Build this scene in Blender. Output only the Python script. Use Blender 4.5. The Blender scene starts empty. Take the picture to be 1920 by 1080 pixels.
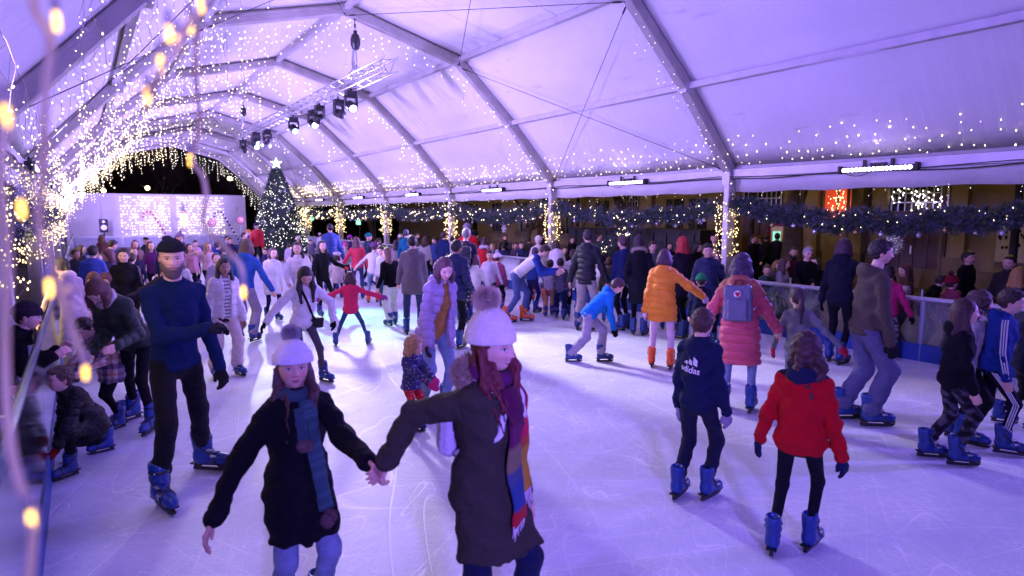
import bpy, math, random
import numpy as np
from mathutils import Vector, Matrix
from mathutils.bvhtree import BVHTree
R_ = math.radians
rnd = random.Random(7)
SC = bpy.context.scene
COL = SC.collection

# ------------------------------------------------------------------ camera, world, exposure
CAMH = 2.05
YAW, PITCH, FPX = R_(34.6), R_(6.85), 1165.0
cam_d = bpy.data.cameras.new('camera'); cam = bpy.data.objects.new('camera', cam_d); COL.objects.link(cam)
cam.location = (0, 0, CAMH)
cam.rotation_euler = (math.pi/2-PITCH, 0, -YAW)
cam_d.sensor_width = 36; cam_d.lens = 36*FPX/1920
cam_d.clip_start = .05; cam_d.clip_end = 500
cam_d.dof.use_dof = True; cam_d.dof.focus_distance = 6.5; cam_d.dof.aperture_fstop = 2.0
SC.camera = cam
SC.view_settings.view_transform = 'Standard'; SC.view_settings.look = 'None'
SC.view_settings.exposure = 0.36; SC.view_settings.gamma = 1
SC.cycles.max_bounces = 6; SC.cycles.transparent_max_bounces = 12
SC.cycles.diffuse_bounces = 3; SC.cycles.glossy_bounces = 3
SC.cycles.sample_clamp_indirect = 4; SC.cycles.caustics_reflective = False; SC.cycles.caustics_refractive = False
w = bpy.data.worlds.new('World'); SC.world = w; w.use_nodes = True
wn = w.node_tree
sky = wn.nodes.new('ShaderNodeTexSky'); sky.sky_type = 'NISHITA'; sky.sun_disc = False
sky.sun_elevation = R_(-4); sky.sun_rotation = R_(200)
wn.links.new(sky.outputs[0], wn.nodes['Background'].inputs[0]); wn.nodes['Background'].inputs[1].default_value = .05

# camera rays, used only to look up where on the ground or at what distance a thing of the photograph stands
_c, _s = math.cos(YAW), math.sin(YAW)
FW = np.array([_s*math.cos(PITCH), _c*math.cos(PITCH), -math.sin(PITCH)]); RT = np.array([_c, -_s, 0.]); UP = np.cross(RT, FW)
def ray(px, py): return FW+RT*(px-960)/FPX-UP*(py-540)/FPX
def ground(px, py, z=0.):
    d = ray(px, py); k = (z-CAMH)/d[2]; return np.array([d[0]*k, d[1]*k, z])
def at_depth(px, py, Z): return ray(px, py)*Z+np.array([0, 0, CAMH])
def on_x(px, X, Z=0.):
    d = ray(px, 420); k = X/d[0]; return np.array([X, d[1]*k, Z])

# lighting: colours of the wash bars and of the moving heads; the fixtures themselves are built further down
WASH = (0.41, 0.285, 1.0); WASH_W = 330.0
def area_light(name, loc, target, sx, sy, color, power, spread=180):
    l = bpy.data.lights.new(name, 'AREA'); l.shape = 'RECTANGLE'; l.size = sx; l.size_y = sy
    l.color = color; l.energy = power; l.spread = R_(spread)
    o = bpy.data.objects.new(name, l); COL.objects.link(o); o.location = loc
    o.rotation_euler = (Vector(target)-Vector(loc)).to_track_quat('-Z', 'Y').to_euler()
    return o
def spot_light(name, loc, target, color, power, angle, r=.05, blend=.4):
    l = bpy.data.lights.new(name, 'SPOT'); l.color = color; l.energy = power; l.spot_size = R_(angle); l.spot_blend = blend
    l.shadow_soft_size = r
    o = bpy.data.objects.new(name, l); COL.objects.link(o); o.location = loc
    o.rotation_euler = (Vector(target)-Vector(loc)).to_track_quat('-Z', 'Y').to_euler()
    return o
def point_light(name, loc, color, power, r=.1):
    l = bpy.data.lights.new(name, 'POINT'); l.color = color; l.energy = power; l.shadow_soft_size = r
    o = bpy.data.objects.new(name, l); COL.objects.link(o); o.location = loc
    return o

# ------------------------------------------------------------------ materials
def new_mat(name):
    m = bpy.data.materials.new(name); m.use_nodes = True
    return m, m.node_tree, m.node_tree.nodes['Principled BSDF']
def noise_bump(nt, bsdf, scale, strength, dist=.01, detail=4, coord='Object', stretch=None, tex='NOISE'):
    tc = nt.nodes.new('ShaderNodeTexCoord'); src = tc.outputs[coord]
    if stretch:
        mp = nt.nodes.new('ShaderNodeMapping'); mp.inputs['Scale'].default_value = stretch
        nt.links.new(src, mp.inputs[0]); src = mp.outputs[0]
    n = nt.nodes.new('ShaderNodeTexNoise'); n.inputs['Scale'].default_value = scale; n.inputs['Detail'].default_value = detail
    nt.links.new(src, n.inputs['Vector'])
    b = nt.nodes.new('ShaderNodeBump'); b.inputs['Strength'].default_value = strength; b.inputs['Distance'].default_value = dist
    nt.links.new(n.outputs['Fac'], b.inputs['Height']); nt.links.new(b.outputs[0], bsdf.inputs['Normal'])
    return n, b, src
def mix_rgb(nt, a, b, fac, mode='MIX'):
    m = nt.nodes.new('ShaderNodeMix'); m.data_type = 'RGBA'; m.blend_type = mode
    for sock, v in ((6, a), (7, b), (0, fac)):
        if hasattr(v, 'links'): nt.links.new(v, m.inputs[sock])
        elif sock == 0: m.inputs[0].default_value = v
        else: m.inputs[sock].default_value = (*v[:3], 1)
    return m.outputs[2]
def plain(name, col, rough=.6, metal=0., var=.25, scale=8, bump=.15, bscale=60, spec=.5, stretch=None):
    m, nt, b = new_mat(name)
    n, bp, src = noise_bump(nt, b, bscale, bump, .004, stretch=stretch)
    n2 = nt.nodes.new('ShaderNodeTexNoise'); n2.inputs['Scale'].default_value = scale; n2.inputs['Detail'].default_value = 5
    nt.links.new(src, n2.inputs['Vector'])
    c = mix_rgb(nt, tuple(x*(1-var) for x in col), tuple(min(1, x*(1+var)) for x in col), n2.outputs['Fac'])
    nt.links.new(c, b.inputs['Base Color'])
    b.inputs['Roughness'].default_value = rough; b.inputs['Metallic'].default_value = metal
    b.inputs['Specular IOR Level'].default_value = spec
    return m
def emit(name, col, strength, sample=False):
    m, nt, b = new_mat(name)
    b.inputs['Base Color'].default_value = (*[min(1, c) for c in col], 1)
    b.inputs['Emission Color'].default_value = (*col, 1); b.inputs['Emission Strength'].default_value = strength
    m.cycles.emission_sampling = 'FRONT_BACK' if sample else 'NONE'
    return m
def attr_mat(name, rough, bump, bscale, sheen=0., stretch=None, spec=.5, var=.2, vscale=12, sss=0., bdist=.004, coarse=0, cs=.8):
    m, nt, b = new_mat(name)
    at = nt.nodes.new('ShaderNodeAttribute'); at.attribute_name = 'Col'
    n, bp, src = noise_bump(nt, b, bscale, bump, bdist, stretch=stretch)
    if coarse:
        mpc = nt.nodes.new('ShaderNodeMapping'); mpc.inputs['Scale'].default_value = (1, 1, 1.8); nt.links.new(src, mpc.inputs[0])
        nc = nt.nodes.new('ShaderNodeTexNoise'); nc.inputs['Scale'].default_value = coarse; nc.inputs['Detail'].default_value = 3; nc.inputs['Distortion'].default_value = 1.6; nt.links.new(mpc.outputs[0], nc.inputs[0])
        bc = nt.nodes.new('ShaderNodeBump'); bc.inputs['Strength'].default_value = cs; bc.inputs['Distance'].default_value = .016; nt.links.new(nc.outputs['Fac'], bc.inputs['Height']); nt.links.new(bc.outputs[0], bp.inputs['Normal'])
    n2 = nt.nodes.new('ShaderNodeTexNoise'); n2.inputs['Scale'].default_value = vscale; n2.inputs['Detail'].default_value = 4
    nt.links.new(src, n2.inputs['Vector'])
    mr = nt.nodes.new('ShaderNodeMapRange'); mr.inputs[3].default_value = 1-var; mr.inputs[4].default_value = 1+var
    nt.links.new(n2.outputs['Fac'], mr.inputs[0])
    c = mix_rgb(nt, at.outputs['Color'], mr.outputs[0], 1.0, 'MULTIPLY')
    nt.links.new(c, b.inputs['Base Color'])
    b.inputs['Roughness'].default_value = rough; b.inputs['Sheen Weight'].default_value = sheen
    b.inputs['Specular IOR Level'].default_value = spec
    if sss: b.inputs['Subsurface Weight'].default_value = sss; b.inputs['Subsurface Radius'].default_value = (.012, .005, .003)
    return m
M = {}
M['cloth'] = attr_mat('cloth', .85, .5, 160, .0, spec=.15, coarse=17)
M['wool'] = attr_mat('wool', .95, .7, 260, .02, spec=.1, coarse=14, cs=.35)
M['denim'] = attr_mat('denim', .9, .5, 220, .03, var=.4, vscale=9, spec=.2, coarse=20)
M['nylon'] = attr_mat('nylon', .48, .6, 60, .0, bdist=.008, spec=.28, coarse=16)
M['skin'] = attr_mat('skin', .55, .25, 260, 0, var=.14, vscale=30)
M['hair'] = attr_mat('hair', .62, 1.0, 110, 0, stretch=(1, 1, .12), var=.55, vscale=45)
M['fur'] = attr_mat('fur', .9, .6, 120, .1, var=.4, vscale=40)
M['plastic'] = attr_mat('boot_plastic', .3, .05, 30)
M['black'] = plain('black_plastic', (.012, .012, .016), .45)
M['steel'] = plain('steel', (.6, .6, .62), .3, 1.0, .1)
M['alu'] = plain('aluminium', (.52, .5, .5), .45, .35, .22, 5, .2, 30)
M['alu_dirty'] = plain('weathered_aluminium', (.44, .41, .38), .5, .3, .4, 3, .3, 25)
M['cable'] = plain('black_cable', (.01, .01, .012), .6)
M['wire'] = plain('clear_wire', (.30, .27, .19), .4)
M['bulb'] = emit('warm_bulb', (1.0, .80, .47), 9.0)
M['bulb_white'] = emit('cool_white_bulb', (1.0, .90, .78), 9.0)
M['bulb_far'] = emit('warm_bulb_bright', (1.0, .74, .34), 4.5)
M['wire_near'] = plain('bulb_lit_wire', (.55, .46, .20), .4)  # yellow of the bulbs' light put into the near wire colour
M['bulb_curtain'] = emit('curtain_bulb', (1.0, .80, .46), 9.0)
M['bulb_near'] = emit('amber_bulb', (1.0, .56, .07), 3.4)
M['led'] = emit('led_lens', (.72, .58, 1.0), 9.0)
M['led_blue'] = emit('head_lens', (.45, .75, 1.0), 4.0)
M['wood'] = plain('brown_wood', (.09, .045, .025), .6, stretch=(1, 1, .1))

# ------------------------------------------------------------------ meshes
def mesh_np(name, V, Fc, cols=None, smooth=True):
    """V (n,3); Fc (m,4) array of quads, or list of polygons"""
    me = bpy.data.meshes.new(name)
    V = np.asarray(V, np.float32)
    if isinstance(Fc, np.ndarray):
        m, k = Fc.shape
        me.vertices.add(len(V)); me.vertices.foreach_set('co', V.ravel())
        me.loops.add(m*k); me.loops.foreach_set('vertex_index', Fc.astype(np.int32).ravel())
        me.polygons.add(m); me.polygons.foreach_set('loop_start', np.arange(0, m*k, k, dtype=np.int32))
        me.update(calc_edges=True); me.validate()
    else:
        me.from_pydata([tuple(map(float, v)) for v in V], [], Fc)
    if smooth: me.polygons.foreach_set('use_smooth', [True]*len(me.polygons))
    if cols is not None:
        cols = np.asarray(cols, np.float32)
        if cols.ndim == 1: cols = np.tile(cols, (len(me.vertices), 1))
        c4 = np.ones((len(cols), 4), np.float32); c4[:, :3] = cols[:, :3]
        a = me.color_attributes.new('Col', 'FLOAT_COLOR', 'POINT'); a.data.foreach_set('color', c4.ravel())
    return me
def obj(name, me, mat, parent=None):
    o = bpy.data.objects.new(name, me); COL.objects.link(o)
    for m in (mat if isinstance(mat, (list, tuple)) else [mat]): 
        if len(me.materials) < (len(mat) if isinstance(mat, (list, tuple)) else 1): me.materials.append(m)
    if parent: o.parent = parent
    return o
def tag(o, label=None, cat=None, group=None, kind=None):
    if label: o['label'] = label
    if cat: o['category'] = cat
    if group: o['group'] = group
    if kind: o['kind'] = kind
    return o
def thing(name, label, cat, loc=(0, 0, 0), rz=0., group=None):
    o = bpy.data.objects.new(name, None); COL.objects.link(o); o.location = tuple(map(float, loc)); o.rotation_euler = (0, 0, rz)
    return tag(o, label, cat, group)
class MB:
    """collects solid pieces into one mesh"""
    def __init__(s): s.v = []; s.f = []; s.c = []; s.n = 0
    def add(s, V, Fc, col=None):
        V = np.asarray(V, float); s.v.append(V); s.f += [tuple(int(i)+s.n for i in f) for f in Fc]; s.n += len(V)
        s.c.append(np.tile(np.array(col if col is not None else (1, 1, 1), float), (len(V), 1)))
        return s
    def box(s, c, d, rot=None, col=None):
        hx, hy, hz = d[0]/2, d[1]/2, d[2]/2
        V = np.array([(x, y, z) for x in (-hx, hx) for y in (-hy, hy) for z in (-hz, hz)], float)
        if rot is not None: V = V@np.array(rot).T
        V += np.array(c, float)
        return s.add(V, [(0, 1, 3, 2), (4, 6, 7, 5), (0, 4, 5, 1), (2, 3, 7, 6), (0, 2, 6, 4), (1, 5, 7, 3)], col)
    def beam(s, a, b, w, h, up=(0, 0, 1), col=None, bev=0.):
        a = np.array(a, float); b = np.array(b, float); d = b-a; L = np.linalg.norm(d); d /= L
        up = np.array(up, float)
        if abs(d@up) > .98: up = np.array([1., 0, 0])
        x = np.cross(d, up); x /= np.linalg.norm(x); z = np.cross(x, d)
        e = bev or min(w, h)*.12
        pr = [(-w/2+e, -h/2), (w/2-e, -h/2), (w/2, -h/2+e), (w/2, h/2-e), (w/2-e, h/2), (-w/2+e, h/2), (-w/2, h/2-e), (-w/2, -h/2+e)]
        V = [p+x*q[0]+z*q[1] for p in (a, b) for q in pr]
        Fc = [(i, (i+1) % 8, 8+(i+1) % 8, 8+i) for i in range(8)]+[tuple(range(7, -1, -1)), tuple(range(8, 16))]
        return s.add(V, Fc, col)
    def tube(s, pts, r, n=8, col=None, cap=True):
        pts = np.array(pts, float); m = len(pts); rr = np.full(m, r) if np.isscalar(r) else np.array(r, float)
        T = np.gradient(pts, axis=0); T /= np.linalg.norm(T, axis=1)[:, None]+1e-9
        x = np.cross(T[0], (0, 0, 1.)); 
        if np.linalg.norm(x) < .1: x = np.cross(T[0], (0, 1., 0))
        V = []
        for i in range(m):
            x = x-T[i]*(x@T[i]); x /= np.linalg.norm(x)+1e-9; y = np.cross(T[i], x)
            for k in range(n):
                a = 2*math.pi*k/n; V.append(pts[i]+rr[i]*(x*math.cos(a)+y*math.sin(a)))
        Fc = [(i*n+k, i*n+(k+1) % n, (i+1)*n+(k+1) % n, (i+1)*n+k) for i in range(m-1) for k in range(n)]
        if cap: Fc += [tuple(range(n-1, -1, -1)), tuple((m-1)*n+k for k in range(n))]
        return s.add(V, Fc, col)
    def lathe(s, prof, c=(0, 0, 0), n=16, rot=None, col=None):
        V = [(r*math.cos(2*math.pi*k/n), r*math.sin(2*math.pi*k/n), z) for r, z in prof for k in range(n)]
        V = np.array(V)
        if rot is not None: V = V@np.array(rot).T
        V = V+np.array(c, float); m = len(prof)
        Fc = [(i*n+k, i*n+(k+1) % n, (i+1)*n+(k+1) % n, (i+1)*n+k) for i in range(m-1) for k in range(n)]
        Fc += [tuple(range(n-1, -1, -1)), tuple((m-1)*n+k for k in range(n))]
        return s.add(V, Fc, col)
    def ball(s, c, r, n=8, col=None):
        r = (r, r, r) if np.isscalar(r) else r
        prof = [(math.sin(math.pi*(i+.0)/n)+(1e-4), -math.cos(math.pi*i/n)) for i in range(n+1)]
        V = np.array([(q*math.cos(2*math.pi*k/n), q*math.sin(2*math.pi*k/n), z) for q, z in prof for k in range(n)])*np.array(r)+np.array(c, float)
        Fc = [(i*n+k, i*n+(k+1) % n, (i+1)*n+(k+1) % n, (i+1)*n+k) for i in range(n) for k in range(n)]
        return s.add(V, Fc, col)
    def octa(s, c, r, ax=None):
        c = np.array(c); q = np.array([(1, 0, 0), (-1, 0, 0), (0, 1, 0), (0, -1, 0), (0, 0, 1.5), (0, 0, -1.5)])*r
        return s.add(c+q, [(0, 2, 4), (2, 1, 4), (1, 3, 4), (3, 0, 4), (2, 0, 5), (1, 2, 5), (3, 1, 5), (0, 3, 5)])
    def extrude(s, poly, z0, z1, fr, col=None):
        """polygon in the (x, y) of frame fr=(origin, ex, ey, ez), thickened along ez"""
        o, ex, ey, ez = [np.array(q, float) for q in fr]; n = len(poly)
        V = [o+ex*p[0]+ey*p[1]+ez*z for z in (z0, z1) for p in poly]
        return s.add(V, [tuple(range(n-1, -1, -1)), tuple(range(n, 2*n))]+[(i, (i+1) % n, n+(i+1) % n, n+i) for i in range(n)], col)
    def build(s, name, mat, parent=None, smooth=False, colored=False):
        V = np.concatenate(s.v)
        me = mesh_np(name, V, s.f, np.concatenate(s.c) if colored else None, smooth)
        return obj(name, me, mat, parent)

# ------------------------------------------------------------------ signed distance shapes for bodies and clothes
def A(*x): return np.array(x, np.float32)
def nrm(v): v = np.asarray(v, float); return v/(np.linalg.norm(v)+1e-9)
def rc(P, a, b, ra, rb, sc=None):
    a = np.asarray(a, np.float32); b = np.asarray(b, np.float32)
    q = P-a; ba = b-a; h = np.clip((q@ba)/(ba@ba+1e-9), 0, 1)
    return np.sqrt(((q-h[:, None]*ba)**2).sum(1))-(ra+(rb-ra)*h), h
def RC(P, a, b, ra, rb): return rc(P, a, b, ra, rb)[0]
def ell(P, c, r, Rm=None):
    q = P-np.asarray(c, np.float32)
    if Rm is not None: q = q@np.asarray(Rm, np.float32)
    r = np.asarray(r, np.float32); k0 = np.sqrt(((q/r)**2).sum(1)); k1 = np.sqrt(((q/r**2)**2).sum(1))+1e-6
    return k0*(k0-1)/k1
def sm(a, b, k): 
    h = np.maximum(k-np.abs(a-b), 0)/k; return np.minimum(a, b)-h*h*k*.25
def smx(a, b, k): return -sm(-a, -b, k)
def wav(P, s, seed=0.):
    x, y, z = P[:, 0]*s+seed, P[:, 1]*s-seed, P[:, 2]*s
    return np.sin(x+2.1*np.sin(.7*z+seed))*np.sin(.9*y+1.3+1.7*np.sin(.8*x))*.6+np.sin(1.9*z+1.5*np.sin(1.1*x+seed)+1.2*np.sin(1.3*y))*.5
def nets(f, lo, hi, h, pad=2):
    lo = np.array(lo, float)-pad*h; hi = np.array(hi, float)+pad*h
    B = 4
    nb = np.maximum(1, np.ceil((hi-lo)/(h*B))).astype(int)
    cs = [lo[i]+(np.arange(nb[i])+.5)*h*B for i in range(3)]
    G = np.stack(np.meshgrid(*cs, indexing='ij'), -1).reshape(-1, 3).astype(np.float32)
    fc = f(G).reshape(nb)
    n = nb*B
    V = np.repeat(np.repeat(np.repeat(np.where(fc > 0, 1., -1.).astype(np.float32), B, 0), B, 1), B, 2)
    near = np.abs(fc) < h*B*1.35+.02
    bi = np.argwhere(near)
    off = np.stack(np.meshgrid(*[np.arange(B)]*3, indexing='ij'), -1).reshape(-1, 3)
    idx = (bi[:, None, :]*B+off[None]).reshape(-1, 3)
    pts = (lo+(idx+.5)*h).astype(np.float32)
    V[idx[:, 0], idx[:, 1], idx[:, 2]] = f(pts)
    ins = V < 0
    cn = n-1
    c8 = [ins[i:i+cn[0], j:j+cn[1], k:k+cn[2]] for i in (0, 1) for j in (0, 1) for k in (0, 1)]
    sm_ = sum(c.astype(np.int8) for c in c8)
    act = (sm_ > 0) & (sm_ < 8)
    ai = np.argwhere(act); vid = -np.ones(cn, np.int64); vid[act] = np.arange(len(ai))
    acc = np.zeros((len(ai), 3)); cnt = np.zeros(len(ai))
    cor = [(i, j, k) for i in (0, 1) for j in (0, 1) for k in (0, 1)]
    vals = {c: V[ai[:, 0]+c[0], ai[:, 1]+c[1], ai[:, 2]+c[2]] for c in cor}
    for c in cor:
        for ax in range(3):
            if c[ax]: continue
            d = list(c); d[ax] = 1; d = tuple(d)
            a, b = vals[c], vals[d]; m = (a < 0) != (b < 0)
            t = np.where(m, a/(a-b+1e-12), 0)
            p = np.tile(np.array(c, float), (len(ai), 1)); p[:, ax] += t
            acc[m] += p[m]; cnt[m] += 1
    pos = lo+(ai+.5+acc/np.maximum(cnt, 1)[:, None])*h
    quads = []
    for ax in range(3):
        o1, o2 = [(1, 2), (2, 0), (0, 1)][ax]
        sl0 = [slice(1, -1)]*3; sl0[ax] = slice(0, -1); sl1 = list(sl0); sl1[ax] = slice(1, None)
        a, b = ins[tuple(sl0)], ins[tuple(sl1)]
        e = np.argwhere(a != b)
        if not len(e): continue
        s0 = a[e[:, 0], e[:, 1], e[:, 2]]
        base = e.copy(); base[:, o1] += 1; base[:, o2] += 1
        def g(d1, d2):
            q = base.copy(); q[:, o1] -= d1; q[:, o2] -= d2
            return vid[q[:, 0], q[:, 1], q[:, 2]]
        Q = np.stack([g(1, 1), g(0, 1), g(0, 0), g(1, 0)], 1)
        Q[~s0] = Q[~s0][:, ::-1]
        quads.append(Q)
    Q = np.concatenate(quads); Q = Q[(Q >= 0).all(1)]
    return pos, Q
def sdf_mesh(name, f, lo, hi, h, col, paint=None):
    V, Q = nets(f, lo, hi, h)
    cols = np.tile(np.array(col, np.float32), (len(V), 1))
    if paint is not None: cols = paint(V.astype(np.float32), cols)
    return mesh_np(name, V, Q, cols)
# ------------------------------------------------------------------ people
def ik(a, t, l1, l2, pole):
    a = np.array(a, float); t = np.array(t, float); d = t-a; L = np.linalg.norm(d); L2 = min(L, (l1+l2)*.995); L2 = max(L2, abs(l1-l2)*1.05+.01)
    u = d/(L+1e-9); t = a+u*L2
    x = (l1*l1-l2*l2+L2*L2)/(2*L2); y = math.sqrt(max(l1*l1-x*x, 0))
    p = np.array(pole, float); p = p-u*(p@u); p /= np.linalg.norm(p)+1e-9
    return a+u*x+p*y, t
def rotm(yaw=0, pitch=0, roll=0):
    """pitch > 0 tips forward (+y) , roll > 0 tips to the right (+x), yaw > 0 turns to the left"""
    cy, sy = math.cos(yaw), math.sin(yaw); cp, sp = math.cos(pitch), math.sin(pitch); cr, sr = math.cos(roll), math.sin(roll)
    Z = np.array([[cy, -sy, 0], [sy, cy, 0], [0, 0, 1]]); X = np.array([[1, 0, 0], [0, cp, sp], [0, -sp, cp]]); Y = np.array([[cr, 0, sr], [0, 1, 0], [-sr, 0, cr]])
    return Z@X@Y
SKINS = {'l': (.70, .44, .34), 'm': (.58, .35, .26), 'd': (.34, .19, .13)}
def smooth(x, a, b): t = np.clip((x-a)/(b-a), 0, 1); return t*t*(3-2*t)

def head_mesh(na, ne, skin, male=False, beard=None, smile=0., eyes=(.05, .03, .02), kid=0., lip=None, brow=(.05, .03, .02), glasses=False):
    u = np.linspace(-1, 1, na, endpoint=False); az = math.pi*np.sign(u)*np.abs(u)**1.5
    e = np.linspace(-1, 1, ne+2)[1:-1]*math.pi/2
    Az, E = np.meshgrid(az, e, indexing='ij'); Az = Az.ravel(); E = E.ravel()
    d = np.stack([np.sin(Az)*np.cos(E), np.cos(Az)*np.cos(E), np.sin(E)], 1)
    a = np.array([.075, .094, .114]); n = 2.25
    r = ((np.abs(d/a)**n).sum(1))**(-1/n); p = d*r[:, None]
    t = np.clip(-p[:, 2]/.114, 0, 1)
    jw = .30 if not male else .22
    jw -= .06*kid
    p[:, 0] *= 1-jw*t**1.6
    back = p[:, 1] < 0
    p[:, 1] = np.where(back, p[:, 1]*(1-.55*t**1.2), p[:, 1]*(1-.06*t))+.010*t**2
    p[:, 1] -= .006*np.clip(p[:, 2]/.1, 0, 1)
    x, z = p[:, 0].copy(), p[:, 2].copy(); fr = smooth(p[:, 1], .02, .055)
    g = lambda cx, cz, sx, sz: np.exp(-((x-cx)/sx)**2/2-((z-cz)/sz)**2/2)
    kk = 1-.45*kid
    nz = np.clip((.012-z)/.042, 0, 1)*(z > -.046)*smooth(z, -.043, -.034)
    dy = np.exp(-(x/(.0065+.004*nz))**2/2)*nz**1.2*.021*kk+.003*g(0, .012, .008, .012)
    dy += .007*kk*(g(.010, -.033, .006, .005)+g(-.010, -.033, .006, .005))
    dy += -.0095*(g(.031, .001, .015, .010)+g(-.031, .001, .015, .010))+.0050*(g(.031, 0, .009, .007)+g(-.031, 0, .009, .007))
    dy += (.005 if male else .002)*kk*(g(.028, .021, .018, .006)+g(-.028, .021, .018, .006))
    dy += .004*(g(.043, -.026, .015, .014)+g(-.043, -.026, .015, .014))*(1+smile)
    mw = .015+.006*smile; curve = .010*smile*(x/.02)**2
    zm = z-curve*(np.abs(x) < .03)
    gm = lambda cz, sx, sz: np.exp(-(x/sx)**4/2-((zm-cz)/sz)**2/2)
    dy += .005*gm(-.0555, mw, .0045)+.006*gm(-.0665, mw*.9, .005)-.005*gm(-.061, mw, .0022)-.003*gm(-.075, mw, .004)
    dy += (.010 if male else .007)*kk*g(0, -.094, .016, .013)
    p[:, 1] += dy*fr
    if beard is not None:
        bz = smooth(-z-.02*(1-smooth(np.abs(x), .030, .066)), .020, .055)*smooth(p[:, 1], -.03, .02)*(1-gm(-.061, .013, .006))
        nn = d*1.0; p += nn*(bz*.016)[:, None]*(1+.35*np.sin(x*900)*np.sin(z*700))[:, None]; p[:, 2] -= bz*.016*smooth(-z, .07, .1)*1.6
    cols = np.tile(np.array(skin, float), (len(p), 1))
    def put(c, m):
        m = np.clip(m, 0, 1)[:, None]; cols[:] = cols*(1-m)+np.array(c)*m
    put(np.array(skin)*[1.1, .62, .60], .45*fr*(g(.042, -.026, .016, .014)+g(-.042, -.026, .016, .014)+.8*g(0, -.032, .01, .008)))
    put(np.array(skin)*[.72, .6, .6], .35*fr*(g(.031, .004, .016, .009)+g(-.031, .004, .016, .009)))
    lc = lip if lip is not None else np.array(skin)*[.9, .45, .45]
    put(lc, fr*1.2*np.exp(-(x/(mw*1.05))**4)*np.exp(-((zm+.061)/.0085)**4))
    if smile > .6: put((.75, .72, .66), fr*1.3*np.exp(-(x/(mw*.8))**4)*np.exp(-((zm+.0605)/.0032)**4))
    else: put(np.array(lc)*.35, fr*np.exp(-(x/mw)**4)*np.exp(-((zm+.061)/.0013)**2))
    for sx in (1, -1):
        xx = (x-sx*.0310)/.0145; lid = .0062*(1-np.clip(xx*xx, 0, 1))
        ins = fr*(np.abs(xx) < 1)*smooth(lid-np.abs(z-.0005), -.0012, .0008)
        put((.62, .60, .58), ins)
        put(eyes, ins*smooth(.0062-np.hypot(x-sx*.031, z-.001), -.001, .001))
        put((.01, .01, .01), fr*(np.abs(xx) < 1.15)*np.exp(-((z-.0008-lid)/.0017)**2))
        put(brow, fr*.9*np.exp(-((x-sx*.031)/.0165)**4)*np.exp(-((z-.021+.09*(np.abs(x)-.03)*(np.abs(x) > .03))/.0034)**2))
        put(np.array(skin)*.25, fr*np.exp(-((x-sx*.007)/.0035)**2-((z+.039)/.002)**2))
    if beard is not None: put(beard, smooth(-z-.030*(1-smooth(np.abs(x), .030, .066)), .016, .030)*smooth(p[:, 1], -.035, .0)*(1-.9*fr*np.exp(-(x/.017)**4)*np.exp(-((z+.061)/.006)**4))*(1-.8*fr*np.exp(-(x/.02)**4)*(z > -.046)))
    if male and beard is None: put(np.array(skin)*[.62, .62, .66], .35*smooth(-z, .045, .07)*smooth(p[:, 1], -.02, .02)*(1-np.exp(-(x/mw)**4)*np.exp(-((z+.061)/.009)**4)))
    I = np.arange(na)[:, None]; J = np.arange(ne-1)[None]
    F = np.stack([(I*ne+J), ((I+1) % na*ne+J), ((I+1) % na*ne+J+1), (I*ne+J+1)], -1).reshape(-1, 4)[:, ::-1]
    V = [p]; C = [cols]; Fl = [F]; k = len(p)
    # poles
    for j, zc in ((0, p[0:na*ne:ne, 2].min()), (ne-1, p[ne-1:na*ne:ne, 2].max())):
        ring = np.arange(na)*ne+j; c = p[ring].mean(0); V.append(c[None]); C.append(cols[ring].mean(0)[None])
        R2 = np.roll(ring, -1)
        Fl.append(np.stack([ring, R2, np.full(na, k), np.full(na, k)], 1)[:, ::-1] if j else np.stack([R2, ring, np.full(na, k), np.full(na, k)], 1)[:, ::-1]); k += 1
    mb = MB()
    for sx in (1, -1):
        mb.ball((sx*.0755, -.008, -.012), (.008, .017, .030), 8, np.array(skin)*[1, .8, .8])
    if glasses:
        for sx in (1, -1):
            an = np.linspace(0, 2*math.pi, 13)
            mb.tube([(sx*.032+.020*math.cos(q), .093-abs(.008*math.cos(q)), .000+.015*math.sin(q)) for q in an], .0024, 5, (.02, .02, .02), cap=False)
            mb.tube([(sx*.052, .085, .004), (sx*.077, -.005, .002)], .002, 4, (.02, .02, .02))
        mb.tube([(-.012, .096, .004), (.012, .096, .004)], .002, 4, (.02, .02, .02))
    return V, C, Fl, mb, k

def fuse(parts):
    """parts: list of (V, F(list/array), C) -> one mesh"""
    Vs, Fs, Cs = [], [], []; n = 0
    for V, Fc, C in parts:
        Vs.append(V); Cs.append(np.tile(C, (len(V), 1)) if np.ndim(C) == 1 else C)
        for f in (Fc.tolist() if isinstance(Fc, np.ndarray) else Fc):
            f = [int(q)+n for q in f]
            if len(f) == 4 and f[2] == f[3]: f = f[:3]
            Fs.append(f)
        n += len(V)
    return np.concatenate(Vs), Fs, np.concatenate(Cs)

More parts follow.
